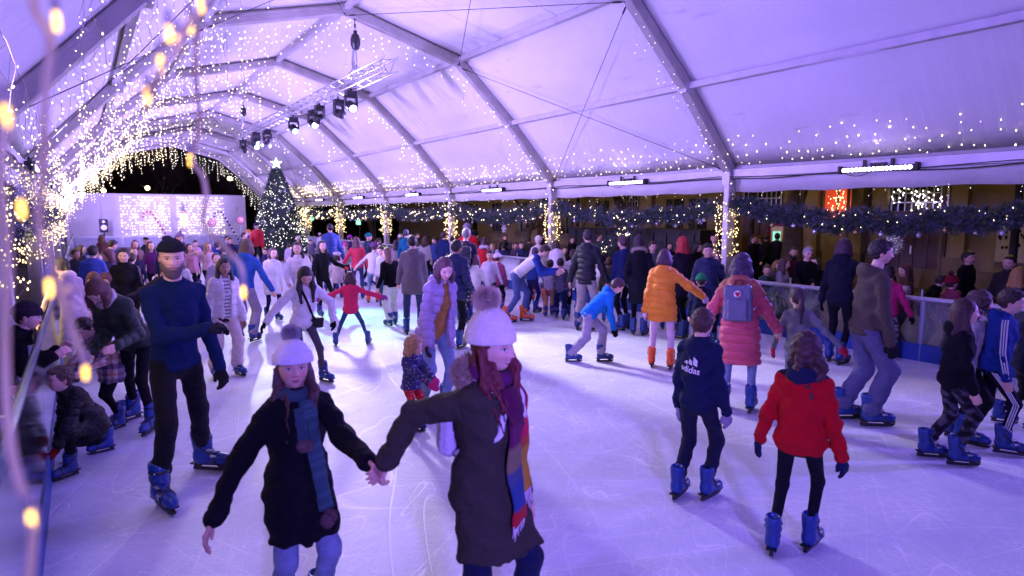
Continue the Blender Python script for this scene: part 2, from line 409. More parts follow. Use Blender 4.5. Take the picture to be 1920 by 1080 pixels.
def hand_prims(wr, dr, pn, s, curl, side, grow=0.):
    """wr wrist point, dr hand direction, pn palm normal; side +1 when the thumb lies along +cross"""
    dr = nrm(dr); pn = nrm(np.array(pn)-dr*(np.array(pn)@dr)); th = nrm(np.cross(dr, pn))*side
    W = np.array(wr)
    pr = []
    for k, (off, ln) in enumerate(((.030, .95), (.010, 1.06), (-.010, 1.0), (-.029, .80))):
        a = W+dr*.082*s+th*off*s; c = curl*(.8+.12*k)
        d1 = nrm(dr*math.cos(c*.6)+pn*math.sin(c*.6)); d2 = nrm(dr*math.cos(c*1.5)+pn*math.sin(c*1.5)); d3 = nrm(dr*math.cos(c*2.2)+pn*math.sin(c*2.2))
        b = a+d1*.040*ln*s; c_ = b+d2*.026*ln*s; e = c_+d3*.020*ln*s
        pr += [(W+dr*.03*s+th*off*.7*s, a, .0125*s+grow, .0105*s+grow), (a, b, .0102*s+grow, .0090*s+grow), (b, c_, .0090*s+grow, .0080*s+grow), (c_, e, .0080*s+grow, .0068*s+grow)]
    t0 = W+dr*.025*s+th*.022*s; t1 = t0+nrm(dr*.75+th*.7+pn*.25)*.042*s; t2 = t1+nrm(dr*.95+th*.25+pn*.3)*.032*s
    pr += [(W+dr*.01*s, t0, .017*s+grow, .015*s+grow), (t0, t1, .014*s+grow, .011*s+grow), (t1, t2, .0105*s+grow, .0085*s+grow)]
    pr.append((W-dr*.03*s, W+dr*.03*s, .026*s+grow, .024*s+grow))
    return pr
def hand_geo(pr, fine, s):
    P0 = np.array([q[0] for q in pr]+[q[1] for q in pr]); m = .03*s
    if fine >= 2:
        def f(P):
            v = RC(P, *pr[-1])
            for q in pr[:-1]: v = sm(v, RC(P, *q), .007*s)
            return v
        return nets(f, P0.min(0)-m, P0.max(0)+m, .0042*s)
    if fine == 1:
        def f(P):
            v = RC(P, *pr[-1])
            for q in pr[:-1]: v = sm(v, RC(P, *q), .010*s)
            return v
        return nets(f, P0.min(0)-m, P0.max(0)+m, .0085*s)
    def f(P):
        c = P0[:-2].mean(0); v = RC(P, pr[-1][0], c, .032*s, .034*s)
        return sm(v, RC(P, pr[-3][0], pr[-2][1], .014*s, .012*s), .02)
    return nets(f, P0.min(0)-m, P0.max(0)+m, .02*s)

PAINT = {}
def paint(name):
    def d(f): PAINT[name] = f; return f
    return d
@paint('stripes')
def _(P, C): m = (np.mod(P[:, 2], .045) < .011); C[m] = (.02, .02, .03); return C
@paint('dots')
def _(P, C):
    q = np.mod(P*[38, 38, 38]+np.floor(P[:, 2:3]*38)*[.5, .5, 0], 1)-.5; C[(q**2).sum(1) < .05] = (.55, .45, .6); return C
@paint('plaid')
def _(P, C):
    a = np.mod(P[:, 0]+P[:, 1]*.6, .15)/.15; b = np.mod(P[:, 2], .15)/.15
    C[a < .36] = C[a < .36]*[.35, .36, .5]; C[b < .36] = C[b < .36]*[.38, .38, .55]; m = (np.abs(a-.68) < .07) | (np.abs(b-.68) < .07); C[m] = C[m]*[.8, .45, .4]; return C
@paint('camo')
def _(P, C):
    n = wav(P, 42., 1.); C[n > .25] = C[n > .25]*2.6+.02; C[n < -.35] = C[n < -.35]*.35; return C
@paint('floral')
def _(P, C):
    q = np.mod(P*[14, 14, 13]+np.floor(P[:, 2:3]*13)*[.5, .5, 0], 1)-.5; r = np.sqrt((q**2).sum(1)); C[r < .33] = (.7, .66, .7); C[r < .1] = (.03, .03, .05); return C
PC = {}
@paint('dotsr')
def _(P, C):
    q = np.mod(P*[36, 36, 36]+np.floor(P[:, 2:3]*36)*[.5, .5, 0], 1)-.5; C[(q**2).sum(1) < .045] = (.75, .25, .30); return C
@paint('vest')
def _(P, C): Q = PC['tor'](P); C[(Q[:, 1] < .10) & (np.abs(Q[:, 0]) < .17) & (Q[:, 2] < PC['L']*.93)] = (.62, .58, .58); return C
@paint('furvest')
def _(P, C):
    Q = PC['tor'](P); d = np.min([RC(P, a[2], a[3], 0, 0) for a in PC['arms']], axis=0); d2 = np.min([RC(P, a[1]*.5+a[2]*.5, a[2], 0, 0) for a in PC['arms']], axis=0); C[(np.minimum(d, d2) < .085)] = (.55, .48, .42); return C
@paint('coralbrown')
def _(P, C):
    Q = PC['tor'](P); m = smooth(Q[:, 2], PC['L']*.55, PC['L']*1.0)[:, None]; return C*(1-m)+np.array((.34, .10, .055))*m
@paint('navyhood')
def _(P, C):
    Q = PC['tor'](P); m = (Q[:, 2] > PC['L']*.98+.30*np.abs(Q[:, 0])-.03) & (Q[:, 1] > -.13); C[m] = (.012, .016, .05); return C

# --- skates, one boot per level of detail and colour; copies share the mesh
def make_boot(h, color):
    c = np.array(color)
    def shell(P, g=0.):
        q = P*A(1.12, 1, 1)
        v = RC(q, (0, -.055, .105), (0, .115, .092), .045+g, .036+g)
        v = sm(v, RC(q, (0, .06, .095), (0, .135, .088), .045+g, .036+g), .03)
        v = sm(v, RC(q, (0, -.045, .11), (0, -.062, .275), .050+g, .056+g), .045)
        v = sm(v, RC(q, (0, -.02, .20), (0, -.03, .255), .052+g, .054+g), .04)
        return smx(v, .062-g-P[:, 2], .01)
    def f(P):
        v = shell(P)
        v = smx(v, P[:, 2]-.30+.15*(P[:, 1]+.05)*0, .01)
        v = np.maximum(v, -ell(P, (0, -.062, .31), (.040, .045, .05)))
        g = np.abs(P[:, 2]-.175-.35*(P[:, 1]+.05)); v = v+.004*np.exp(-(g/.006)**2)
        return v
    boot = sdf_mesh('boot', f, (-.08, -.13, .04), (.08, .19, .33), h, c)
    # toe and cuff darker plastic pieces are part of the blade holder
    b = MB()
    mb = MB()
    O = (0, 0, 0)
    prof = [(-.115, .02), (-.10, .012), (.10, .012), (.15, .020), (.172, .042), (.160, .045), (.135, .034), (-.085, .034), (-.098, .03)]
    fr = ((0, 0, 0), (0, 1, 0), (0, 0, 1), (1, 0, 0))
    mb.extrude(prof, -.010, .010, fr)
    mb.extrude([(-.110, .022), (-.098, .066), (-.045, .066), (-.062, .034)], -.013, .013, fr)
    mb.extrude([(.05, .066), (.125, .066), (.150, .024), (.085, .034)], -.013, .013, fr)
    mb.box((0, .012, .0635), (.070, .26, .010))
    mb.box((0, .13, .064), (.060, .06, .012))
    hold = mesh_np('blade', np.concatenate(mb.v), mb.f, None, False)
    st = MB(); st.extrude([(-.112, .0), (.13, .0), (.155, .010), (.160, .02), (.10, .016), (-.112, .016)], -.002, .002, fr)
    steel = mesh_np('blade_edge', np.concatenate(st.v), st.f, None, False)
    def bk(P):
        s = np.maximum(shell(P, .006), -shell(P, -.004))
        d1 = np.abs(P[:, 2]-.245)-.011; d2 = np.abs((P[:, 2]-.165)*.7-(P[:, 1]-.0)*-.7)-.010; d3 = np.abs(P[:, 1]-.070)-.010
        d = np.minimum(np.minimum(d1, np.maximum(d2, .12-P[:, 2])), np.maximum(d3, P[:, 2]-.15))
        return np.maximum(np.maximum(s, d), -(P[:, 1]+.05))
    buck = sdf_mesh('buckle', bk, (-.08, -.13, .06), (.08, .19, .30), max(h*.8, .005), (.015, .015, .03))
    k = MB()
    for (y, z) in ((.015, .247), (.060, .172), (.085, .128)):
        for sx in (1,): k.box((sx*.043, y-.03, z), (.014, .022, .014)); k.box((sx*.043, y-.012, z), (.010, .022, .008))
    clasp = mesh_np('clasp', np.concatenate(k.v), k.f, None, False)
    for m_, mt in ((boot, M['plastic']), (hold, M['black']), (steel, M['steel']), (buck, M['plastic']), (clasp, M['steel'])): m_.materials.append(mt)
    return boot, hold, steel, buck, clasp
BOOT = {}
BLUE = (.010, .040, .20); ORANGE = (.75, .10, .02)
def boot(lod, kind):
    if (lod, kind) not in BOOT: BOOT[(lod, kind)] = make_boot((.018, .010, .006)[lod], BLUE if kind == 1 else ORANGE)
    return BOOT[(lod, kind)]

def cloth_obj(name, f, lo, hi, h, col, parent, mat='cloth', pt=None):
    return obj(name, sdf_mesh(name, f, lo, hi, h, col, PAINT[pt] if isinstance(pt, str) else pt), M[mat], parent)

def person(pos, H, face, label, top=((.02, .02, .03), 'coat', .12), bot=((.03, .03, .05), 'jeans'), hair=((.03, .018, .012), 'short'), hat=None,
           gl=None, sk=1, hl=None, hr=None, fl=None, fr=None, lean=0, side=0, hy=0, hp=0, hroll=0, skin='l', male=False, beard=None, smile=0., glasses=False,
           pt=None, pb=None, scarf=None, hood=None, furhood=None, openf=None, drop=0., curl=(.5, .5), elb=None, elb2=None, group=None, eyes=(.06, .035, .02), stripes=None,
           wide=1., knee=None, build=None, lip=None, lod=None, tw=0, arm=1., palm=None, shoe=(.02, .02, .02)):
    pos = np.array(pos, float); dist = float(np.hypot(pos[0], pos[1])); Zd = max(1.5, dist)
    dr = pos[:2]/max(dist, 1e-6); rgt = np.array([dr[1], -dr[0]])
    fv = -dr*math.cos(R_(face))+rgt*math.sin(R_(face))
    yaw = math.atan2(fv[1], fv[0])-math.pi/2
    if lod is None: lod = 2 if Zd < 4.2 else (1 if Zd < 10.5 else 0)
    h = min(max(.0070, (.0023 if lod == 0 else .0017)*Zd), .034)*(.86 if H < 1.3 else 1)
    T = thing('person', label, 'person', pos, yaw, group)
    s = H/1.75; kid = max(0., min(1., (1.5-H)/.6)); zf = .065*s*1.05 if sk else 0.02
    hh = .130+.055*H; q = hh/.226; sb = s*(1+.10*kid)*wide
    # skeleton; people left without a given pose each get their own small shift of weight, arms and head
    rv = random.Random(int(abs(pos[0])*917+abs(pos[1])*3331)); st = rv.uniform(-.09, .09); wd = rv.uniform(.055, .085); ya = rv.uniform(4, 20)
    fd = ((-wd, st, -ya), (wd, -st, ya))
    if lod < 2: lean += rv.uniform(1, 7) if sk else rv.uniform(-1, 4); side += rv.uniform(-3, 3); hroll += rv.uniform(-7, 7); hy += rv.uniform(-14, 14); hp += rv.uniform(-3, 8); tw += rv.uniform(-8, 8); drop += rv.uniform(.0, .018)
    hipz = (.512-.035*kid)*H+zf-drop*H; pel = np.array([0, 0, hipz])
    RT_ = rotm(R_(tw), R_(lean), R_(side)); ux, uy, uz = RT_[:, 0], RT_[:, 1], RT_[:, 2]
    tl = (.310)*H; neckc = H-(.512-.035*kid)*H-tl-hh/2
    cl = pel+uz*tl; shw = (.094 if male else .085)*H*(1+.05*kid)
    HR = rotm(R_(hy+tw*.5), R_(hp+lean*.5), R_(hroll+side*.6))
    nb = cl+uz*.01*H; hc = cl+(uz*.5+HR[:, 2]*.5)*neckc+HR[:, 1]*.018*s
    fl = fl or fd[0]; fr = fr or fd[1]
    feet = []
    for sd, ft in ((-1, fl), (1, fr)):
        x, y, yw = ft[:3]; lz = ft[3] if len(ft) > 3 else 0.; ptc = ft[4] if len(ft) > 4 else 0.
        base = np.array([x*H, y*H, lz*H]); FR = rotm(-R_(yw), R_(ptc), 0)
        an = base+FR@np.array([0, -.05, .15 if sk else .09])*s*1.05
        hip = pel+np.array([sd*.052*H, 0, -.01*H])
        pole = np.array([sd*.12, 1., .0]) if knee is None else np.array(knee[0 if sd < 0 else 1], float)
        kn, an2 = ik(hip, an, .235*H, .245*H, pole)
        feet.append((sd, base, yw, ptc, hip, kn, an2))
    arms = []
    dl = (-.125, .05, .415); d_r = (.125, .05, .415)
    for sd, ht, cu, ep in ((-1, hl or dl, curl[0], elb), (1, hr or d_r, curl[1], elb2 if elb2 is not None else (None if elb is None else (-elb[0], elb[1], elb[2])))):
        sh = cl+ux*sd*shw-uz*.03*H
        t = np.array(ht, float)*H
        if not (hl if sd < 0 else hr): t = pel+(t-np.array([0, 0, .5*H]))+np.array([sd*rv.uniform(-.01, .07), rv.uniform(-.05, .12), rv.uniform(-.02, .09)])*H*(1 if lod < 2 else .3)
        pole = np.array([sd*.14, -1, -.25]) if ep is None else np.array(ep, float)
        el, wr = ik(sh, t, .176*H*arm, .156*H*arm, pole)
        arms.append((sd, sh, el, wr, nrm(wr-el), cu))
    fine = lod if (lod < 2) else 2; PC['L'] = tl
    B = (RT_, pel)
    def tor(P): return (P-pel.astype(np.float32))@RT_.astype(np.float32)
    PC['tor'] = tor; PC['arms'] = arms
    S = s; L = tl
    def torso(P, g, bust=.0):
        Q = tor(P); w_ = sb/S
        v = ell(Q, (0, 0, .01*S), A((.152+g)*sb, (.106+g)*sb, (.13+g)*S))
        v = sm(v, ell(Q, (0, .004*S, .38*L), A((.125+g)*sb, (.098+g)*sb, (.20+g)*S)), .07*S)
        v = sm(v, ell(Q, (0, .006*S, .70*L), A((.138+g)*sb, (.110+g)*sb, (.17+g)*S)), .07*S)
        v = sm(v, RC(Q*A(1, 1.1, 1), (-shw*.72, 0, L-.050*S), (shw*.72, 0, L-.050*S), (.046+g)*S, (.046+g)*S), .08*S)
        if not male and kid < .6: v = sm(v, ell(Q, (0, .075*S, .66*L), A(.105*S, (.055+g*.6)*S, .065*S)), .05*S)
        v = sm(v, RC(Q, (0, -.008*S, L-.02*S), (0, .0, L+.045*S), (.062+g*.6)*S, (.047+g*.3)*S), .07*S)
        return v
    def armv(P, g, ga, puff=0.):
        v = None
        for sd, sh, el, wr, hd, cu in arms:
            a, h1 = rc(P, sh, el, (.045+g*.9)*S, (.038+g)*S); b, h2 = rc(P, el, wr, (.038+g)*S, (.030+ga)*S)
            if puff:
                a = a+puff*np.exp(-((np.mod(h1*3.2, 1)-.5)/.14)**2); b = b+puff*np.exp(-((np.mod(h2*3.0, 1)-.5)/.14)**2)
            if lod == 2: a = a+.005*np.exp(-((h1-.13)/.014)**2); b = b+.005*np.exp(-((h2-.86)/.014)**2)
            a = sm(a, b, .03*S)
            v = a if v is None else np.minimum(v, a)
        return v
    allp = np.array([pel, cl, hc]+[x for a in arms for x in a[1:4]]+[x for f_ in feet for x in f_[4:7]])
    LO, HI = allp.min(0), allp.max(0)
    ulo = np.minimum(np.array([a[k] for a in arms for k in (1, 2, 3)]).min(0), np.minimum(pel, cl))-.22*S; uhi = np.maximum(np.array([a[k] for a in arms for k in (1, 2, 3)]).max(0), np.maximum(pel, cl))+.22*S
    sc_ = SKINS[skin]
    # ---- body: one mesh
    def bodyf(P):
        v = torso(P, -.012)
        v = sm(v, RC(P, cl-uz*.03, hc-HR[:, 2]*.05*q, .050*S, .052*q), .03*S)
        for sd, sh, el, wr, hd, cu in arms: v = sm(v, sm(RC(P, sh, el, .036*S, .030*S), RC(P, el, wr, .030*S, .024*S), .02), .03)
        for sd, base, yw, pc, hip, kn, an in feet: v = sm(v, sm(RC(P, hip, kn, .062*S, .044*S), RC(P, kn, an, .042*S, .028*S), .02), .04)
        return v
    bV, bQ = nets(bodyf, LO-.12*S, HI+.05, max(h*1.15, .014))
    parts = [(bV, bQ, np.array(sc_))]
    na, ne = ((36, 26), (76, 56), (200, 150))[lod] if Zd > 3.2 or lod < 2 else (230, 170)
    HV, HC_, HF, hmb, k = head_mesh(na, ne, sc_, male, beard, smile, eyes, kid, lip, glasses=glasses and lod > 0, brow=tuple(np.array(hair[0])*.8))
    to = lambda V: (V*q)@HR.T+hc
    V = np.concatenate(HV); parts.append((to(V), [f for F in HF for f in F.tolist()], np.concatenate(HC_)))
    parts.append((to(np.concatenate(hmb.v)), hmb.f, np.concatenate(hmb.c)))
    hands = []
    for sd, sh, el, wr, hd, cu in arms:
        pn = np.array([-sd*.9, .35, 0.]) if palm is None else np.array(palm[0 if sd < 0 else 1], float)
        pr = hand_prims(wr, hd, pn, q*(1. if H > 1.5 else .95)*(1.04 if male else .95), cu, -sd, .004 if gl else 0.)
        hv, hq = hand_geo(pr, lod if not gl or lod < 2 else 2, q)
        hands.append((hv, hq))
        if not gl: parts.append((hv, hq, np.array(sc_)*[1, .92, .9]))
    V, F, C = fuse(parts); obj('body', mesh_np('body', V, F, C), M['skin'], T)
    if gl:
        for hv, hq in hands: obj('glove', mesh_np('glove', hv, hq, np.array(gl)), M['wool'], T)
    # ---- trousers
    bc, fit = bot[:2]
    r0, r1, r2 = {'slim': (.078, .054, .044), 'jeans': (.084, .066, .060), 'wide': (.092, .082, .088), 'leg': (.072, .050, .040)}[fit]
    wa = {'slim': .004, 'jeans': .008, 'wide': .012, 'leg': .001}[fit]
    def trous(P):
        Q = tor(P)
        v = ell(Q, (0, -.003*S, .0*S), A(.150*sb, .108*sb, .13*S))
        for sd, base, yw, pc, hip, kn, an in feet:
            end = an+(kn-an)*(.28 if sk and fit != 'wide' else (.10 if sk else .02))
            a = RC(P, hip, kn, r0*S, r1*S); b, hb = rc(P, kn, end, r1*S, r2*S)
            if fit in ('jeans', 'wide', 'slim'): b = b+wa*.6*np.sin(hb*26+2*np.sin(P[:, 0]*30))*hb**3
            v = sm(v, sm(a, b, .03*S), .035*S)
        if lod: v = v+wav(P, 26./S, face)*wa*.55
        return v
    tl0 = np.array([x for f_ in feet for x in f_[4:7]]+[pel]); 
    mt = 'denim' if fit in ('jeans',) else ('nylon' if fit == 'nylon' else 'cloth')
    cloth_obj('trousers', trous, tl0.min(0)-.16*S, tl0.max(0)+.16*S, h, bc, T, mt, pb)
    # ---- top
    tc, tk, hem = top[:3]
    g = {'sweater': .016, 'hoodie': .026, 'coat': .030, 'puffer': .044, 'tee': .008, 'fleece': .03}[tk]
    pf = .017*S if tk == 'puffer' else 0.; gw = max(.013*S, h*.8)
    wr_a = {'sweater': .008, 'hoodie': .010, 'coat': .010, 'puffer': .008, 'tee': .004, 'fleece': .009}[tk]
    pit = .098*S
    def topf(P):
        Q = tor(P)
        v = torso(P, g)
        if hem > .06:   # skirt of a coat, follows the thighs
            hx = hem*H
            up = np.array([0, 0, 1.]); low = pel-up*hx*.9+ (feet[0][5]+feet[1][5]-2*pel)/2*np.array([1, 1, 0])*min(1, hx/(.23*H))*.8
            q2 = (P-pel.astype(np.float32))*A(1, 1.30, 1); lw = (low-pel)*np.array([1, 1.30, 1])
            v = sm(v, RC(q2, uz*.15*L, lw-up*.10, (.135+g)*sb, (.165+g)*sb), .08*S)
            for sd, base, yw, pc, hip, kn, an in feet: v = sm(v, RC(P, hip, kn, (.085+g*.7)*S, (.070+g*.7)*S), .05*S)
        if pf:
            v = v+pf*np.exp(-((np.mod(Q[:, 2], pit)-pit/2)/gw)**2)
        zc = pel[2]-hem*H
        if hem > .06: cut = (zc-P[:, 2])
        else: cut = -(Q[:, 2]+hem*H+.050*S)
        v = smx(v, cut, .02*S)
        if tk in ('sweater', 'hoodie', 'fleece', 'puffer') and hem <= .06: v = v+.008*S*np.exp(-((Q[:, 2]+hem*H-.01*S)/(.02*S))**2)
        v = sm(v, armv(P, g*.75, g*.55+.006, pf*.7), .028*S)
        # elbow folds and drape
        if lod: v = v+wav(P, (13. if tk == 'puffer' else 20.)/S, face*.1)*wr_a+(wav(P, 45./S, face)*wr_a*.3 if lod == 2 else 0)
        if lod == 2: v = v+.0045*S*np.exp(-((Q[:, 2]+hem*H-.035*S)/(.006*S))**2)+.004*S*np.exp(-((Q[:, 2]-L*.80)/(.006*S))**2)*(hem < .1)
        # front zip seam
        v = v+.006*S*np.exp(-(Q[:, 0]/(.006*S+h*.4))**2)*(Q[:, 1] > 0)*(tk in ('puffer', 'coat', 'fleece'))
        # neckline
        nz = ell(Q, (0, .012*S, L+.075*S), A(.060*S, .064*S, .060*S)); v = smx(v, -nz, .01*S)
        if tk in ('coat', 'puffer', 'fleece'):
            rr = np.hypot(Q[:, 0], (Q[:, 1]-.005*S)*.95)-.070*S; col_ = np.hypot(rr, np.maximum(np.abs(Q[:, 2]-L-.035*S)-.025*S, 0))-.014*S-g*.15*S; v = sm(v, col_, .012*S)
        if tk == 'hoodie' or hood is not None:
            hd_ = ell(Q, (0, -.085*S, L+.015*S), A(.115*S, .075*S, .085*S)); ho = ell(Q, (0, -.035*S, L+.075*S), A(.075*S, .075*S, .065*S)); v = sm(v, smx(hd_, -ho, .02), .03*S)
        if openf is not None:
            wd = .035*S+.10*S*np.clip((L*.95-Q[:, 2])/L, 0, .6) if openf[1] == 'v' else .045*S
            v = smx(v, -np.maximum(np.abs(Q[:, 0])-wd, .03*S-Q[:, 1]), .012*S)
        return v
    lo, hi = ulo.copy(), uhi.copy()
    lo[2] = min(lo[2], pel[2]-hem*H-.05)
    if hem > .06:
        kk = np.array([f_[5] for f_ in feet]); lo = np.minimum(lo, kk.min(0)-.14*S); hi = np.maximum(hi, kk.max(0)+.14*S); lo[2] = min(pel[2]-hem*H-.05, ulo[2])
    nm = {'sweater': 'sweater', 'hoodie': 'hoodie', 'coat': 'coat', 'puffer': 'padded_jacket', 'tee': 'shirt', 'fleece': 'fleece_jacket'}[tk]
    topo = cloth_obj(nm, topf, lo, hi, h, tc, T, {'puffer': 'nylon', 'sweater': 'wool', 'fleece': 'wool'}.get(tk, 'cloth'), pt)
    if openf is not None:
        cloth_obj('shirt', lambda P: smx(torso(P, .010), -ell(tor(P), (0, .012*S, L+.08*S), A(.058*S, .07*S, .06*S)), .01), pel-.25*S, cl+.22*S, h, openf[0], T, 'cloth', openf[2] if len(openf) > 2 else None)
    if furhood is not None:
        rn = random.Random(int(H*1000)); V = []; F = []; 
        nf = (260, 900, 2600)[lod]
        for i in range(nf):
            a = rn.uniform(-2.5, 2.5)+math.pi/2*0; b = rn.uniform(0, 6.28)
            c = np.array([.112*math.sin(a)*S, (-.075-.055*math.cos(a))*S, L+(.035+.03*math.cos(a))*S]); rr = .022*S
            dn = np.array([math.sin(a)*math.cos(b), -math.cos(a)*math.cos(b), math.sin(b)])
            c2 = c+dn*rr; t = nrm(dn+np.array([rn.uniform(-.6, .6) for _ in range(3)])); ln = (.028+.02*rn.random())*S; sd_ = nrm(np.cross(t, (.3, .5, .8)))*(.0022, .003, .006)[2-lod]
            n0 = len(V); V += [c2-sd_, c2+sd_, c2+t*ln]; F.append((n0, n0+1, n0+2))
        ring = MB(); ring.tube([(.112*math.sin(a)*S, (-.075-.055*math.cos(a))*S, L+(.035+.03*math.cos(a))*S) for a in np.linspace(-2.5, 2.5, 22)], .026*S, 8)
        V = np.concatenate([np.array(V), np.concatenate(ring.v)]); F += [tuple(i+nf*3 for i in f) for f in ring.f]
        V = V@RT_.T+pel
        obj('fur_trim', mesh_np('fur_trim', V, F, np.array(furhood)), M['fur'], T)
    # ---- hair, in head space scaled by q
    hcol, hs = hair[:2]
    if hs != 'bald':
        down = HR.T@np.array([0, 0, -1.]); back = HR.T@(-uy)
        def hl_(P): return ((P-hc.astype(np.float32))@HR.astype(np.float32))/q
        thin = .0 if hs != 'curly' else .012
        sh_l = HR.T@(cl-hc)/q
        def pth(x0, y0, z0, ln, out, bk):
            p0 = np.array([x0, y0, z0]); p1 = p0+down*ln*.45+np.array([x0*out, 0, 0])+back*bk*.4; p2 = p0+down*ln+np.array([x0*out*.5, 0, 0])+back*bk
            return p0, p1, p2
        strands = []
        if hs == 'long':
            for x0, y0, ln, bk, r in ((-.062, -.01, .34, -.03, .034), (.062, -.01, .34, -.03, .034), (-.045, -.055, .36, .03, .042), (.045, -.055, .36, .03, .042), (0, -.07, .36, .04, .044)): strands.append((*pth(x0, y0, -.0, ln, .35, bk), r))
        if hs == 'bob':
            for x0, y0, ln, bk, r in ((-.068, .005, .13, -.01, .027), (.068, .005, .13, -.01, .027), (-.05, -.05, .14, .0, .04), (.05, -.05, .14, .0, .04), (0, -.06, .14, 0, .042)): strands.append((*pth(x0, y0, -.0, ln, .15, bk), r))
        if hs in ('ponytail', 'braid'):
            ln = .30 if hs == 'ponytail' else .42
            p0 = np.array([0, -.10, .01]); strands.append((p0, p0+back*.06+down*ln*.4, p0+back*.05+down*ln, .030))
        if hs == 'bun': strands.append((np.array([0, -.07, .09]), np.array([0, -.075, .10]), np.array([0, -.08, .10]), .04))
        if hs == 'curly': 
            for x0, y0, ln, bk, r in ((-.06, -.03, .20, 0, .045), (.06, -.03, .20, 0, .045), (0, -.06, .30, .04, .06), (-.03, -.06, .26, .03, .05), (.03, -.06, .26, .03, .05)): strands.append((*pth(x0, y0, .01, ln, .3, bk), r))
        if hs == 'flow':
            for x0, y0, ln, bk, r in ((-.062, .02, .30, -.10, .034), (.062, .02, .30, -.10, .034), (-.05, -.03, .34, -.06, .04), (.05, -.03, .34, -.06, .04), (0, -.06, .25, .02, .05)): strands.append((*pth(x0, y0, .0, ln, .25, bk), r))
        if lod == 2 and strands:
            rs = np.random.RandomState(4); st2 = []
            for a, b, c, r in strands:
                for j in range(4): e1 = rs.normal(0, r*.62, 3); e2 = rs.normal(0, r*.75, 3); st2.append((a+e1*.7, b+e1, c+e2+down*rs.uniform(-.05, .03), r*.50))
            strands = st2
        male_s = hs == 'short'
        def hairf(P):
            Q = hl_(P)
            v = ell(Q, (0, -.012, .018), A(.084+thin, .102+thin, .108+thin))
            if hs == 'short': v = v+wav(Q, 75., 2.)*.0045; v = smx(v, -(Q[:, 2]+.078-1.15*np.maximum(Q[:, 1]+.035, 0)), .015)
            else: v = smx(v, -(Q[:, 2]+.09), .03)
            v = np.minimum(v, ell(Q, (0, .045, .075), A(.060, .050, .034))) if hs == 'short' else v
            for a, b, c, r in strands: v = sm(v, sm(RC(Q, a, b, r, r*.95), RC(Q, b, c, r*.95, r*(.45 if hs != 'bob' else .8)), .04), .025 if lod < 2 else .012)
            an = np.arctan2(Q[:, 0], -Q[:, 1])
            if hat: v = v+.004
            v = v+(.0028*np.sin(an*52+3*np.sin(Q[:, 2]*17))*.6+.0016*np.sin(an*97+Q[:, 2]*30+5*Q[:, 0]*10))*(1 if lod else .5)
            if hs == 'curly': v = v+wav(Q, 60.)*.006
            if hs == 'braid': v = v+.006*np.sin(Q[:, 2]*110)*(Q[:, 2] < -.1)
            if hat: v = smx(v, Q[:, 2]-.030, .01)
            # the face stays free
            fz = .030 if hs in ('short',) else .028
            v = smx(v, -ell(Q, (0, .105, -.022), A(.058 if hs != 'short' else .066, .070, .088)), .012)
            v = smx(v, -ell(Q, (0, .04, -.09), A(.050, .05, .06)), .01) if not male_s else v
            return v*q
        pts = [hc+HR@(np.array(p)*q) for p in [(-.1, -.13, -.1), (.1, .11, .14), (.1, -.13, .14), (-.1, .11, -.1), (.1, .11, -.1), (-.1, -.13, .14)]]+[hc+HR@(x*q) for st in strands for x in st[:3]]
        pts = np.array(pts)
        hhh = max(h*.72, .0055)
        obj('hair', sdf_mesh('hair', hairf, pts.min(0)-.05, pts.max(0)+.05, hhh, hcol), M['hair'], T)
    if hat:
        hk, hcl = hat[1], hat[0]
        def Hl(P): return ((P-hc.astype(np.float32))@HR.astype(np.float32))/q
        def hatf(P):
            Q = Hl(P); 
            if hk in ('beanie', 'pompom', 'pomtall'):
                tall = .150 if hk == 'pomtall' else .122
                v = ell(Q, (0, -.012, .022), A(.094, .112, tall))
                an = np.arctan2(Q[:, 0], Q[:, 1]+.012); v = v+.0028*np.sin(an*46)*(lod > 0)
                cut = .022+.10*np.minimum(Q[:, 1], .06); v = smx(v, (cut-.004)-Q[:, 2], .01)
                cf = np.maximum(ell(Q, (0, -.012, .022), A(.101, .119, .13)), np.abs(Q[:, 2]-cut-.024)-.026)+.002*np.sin(an*46)*(lod > 0); v = sm(v, cf, .012)
                return v*q
            if hk == 'cap':
                v = ell(Q, (0, -.010, .030), A(.092, .108, .100)); v = smx(v, .040-Q[:, 2], .01)
                br = np.maximum(ell(Q, (0, .10, .042), A(.072, .085, .5)), np.abs(Q[:, 2]-.046+.25*np.maximum(Q[:, 1]-.08, 0))-.006); return np.minimum(v, np.maximum(br, .02-Q[:, 1]))*q
            if hk == 'flatcap':
                v = ell(Q, (0, .004, .056), A(.104, .130, .062)); v = smx(v, .034-Q[:, 2], .01)
                v = sm(v, np.maximum(ell(Q, (0, .11, .036), A(.075, .055, .012)), .05-Q[:, 1]), .01); v = v+wav(Q, 40.)*.002
                return np.minimum(v, smx(ell(Q, (0, -.012, .04), A(.093, .112, .07)), .018-Q[:, 2], .01))*q
            if hk == 'skullcap':
                v = ell(Q, (0, -.012, .024), A(.092, .110, .106))+wav(Q, 90.)*.0016; v = smx(v, (.040+.12*np.minimum(Q[:, 1], .06))-Q[:, 2], .006)
                cf = np.maximum(ell(Q, (0, -.012, .024), A(.095, .114, .12)), np.abs(Q[:, 2]-.052-.12*np.minimum(Q[:, 1], .06))-.012); return sm(v, cf, .006)*q
            if hk == 'beret':
                v = ell(Q, (0, -.02, .085), A(.125, .125, .045)); return sm(v, smx(ell(Q, (0, -.012, .03), A(.090, .108, .09)), .03-Q[:, 2], .01), .02)*q
        c0 = hc; e_ = .22*q
        obj('hat', sdf_mesh('hat', hatf, c0-e_, c0+e_, max(h*.72, .005), hcl), M['wool' if hk != 'cap' else 'cloth'], T)
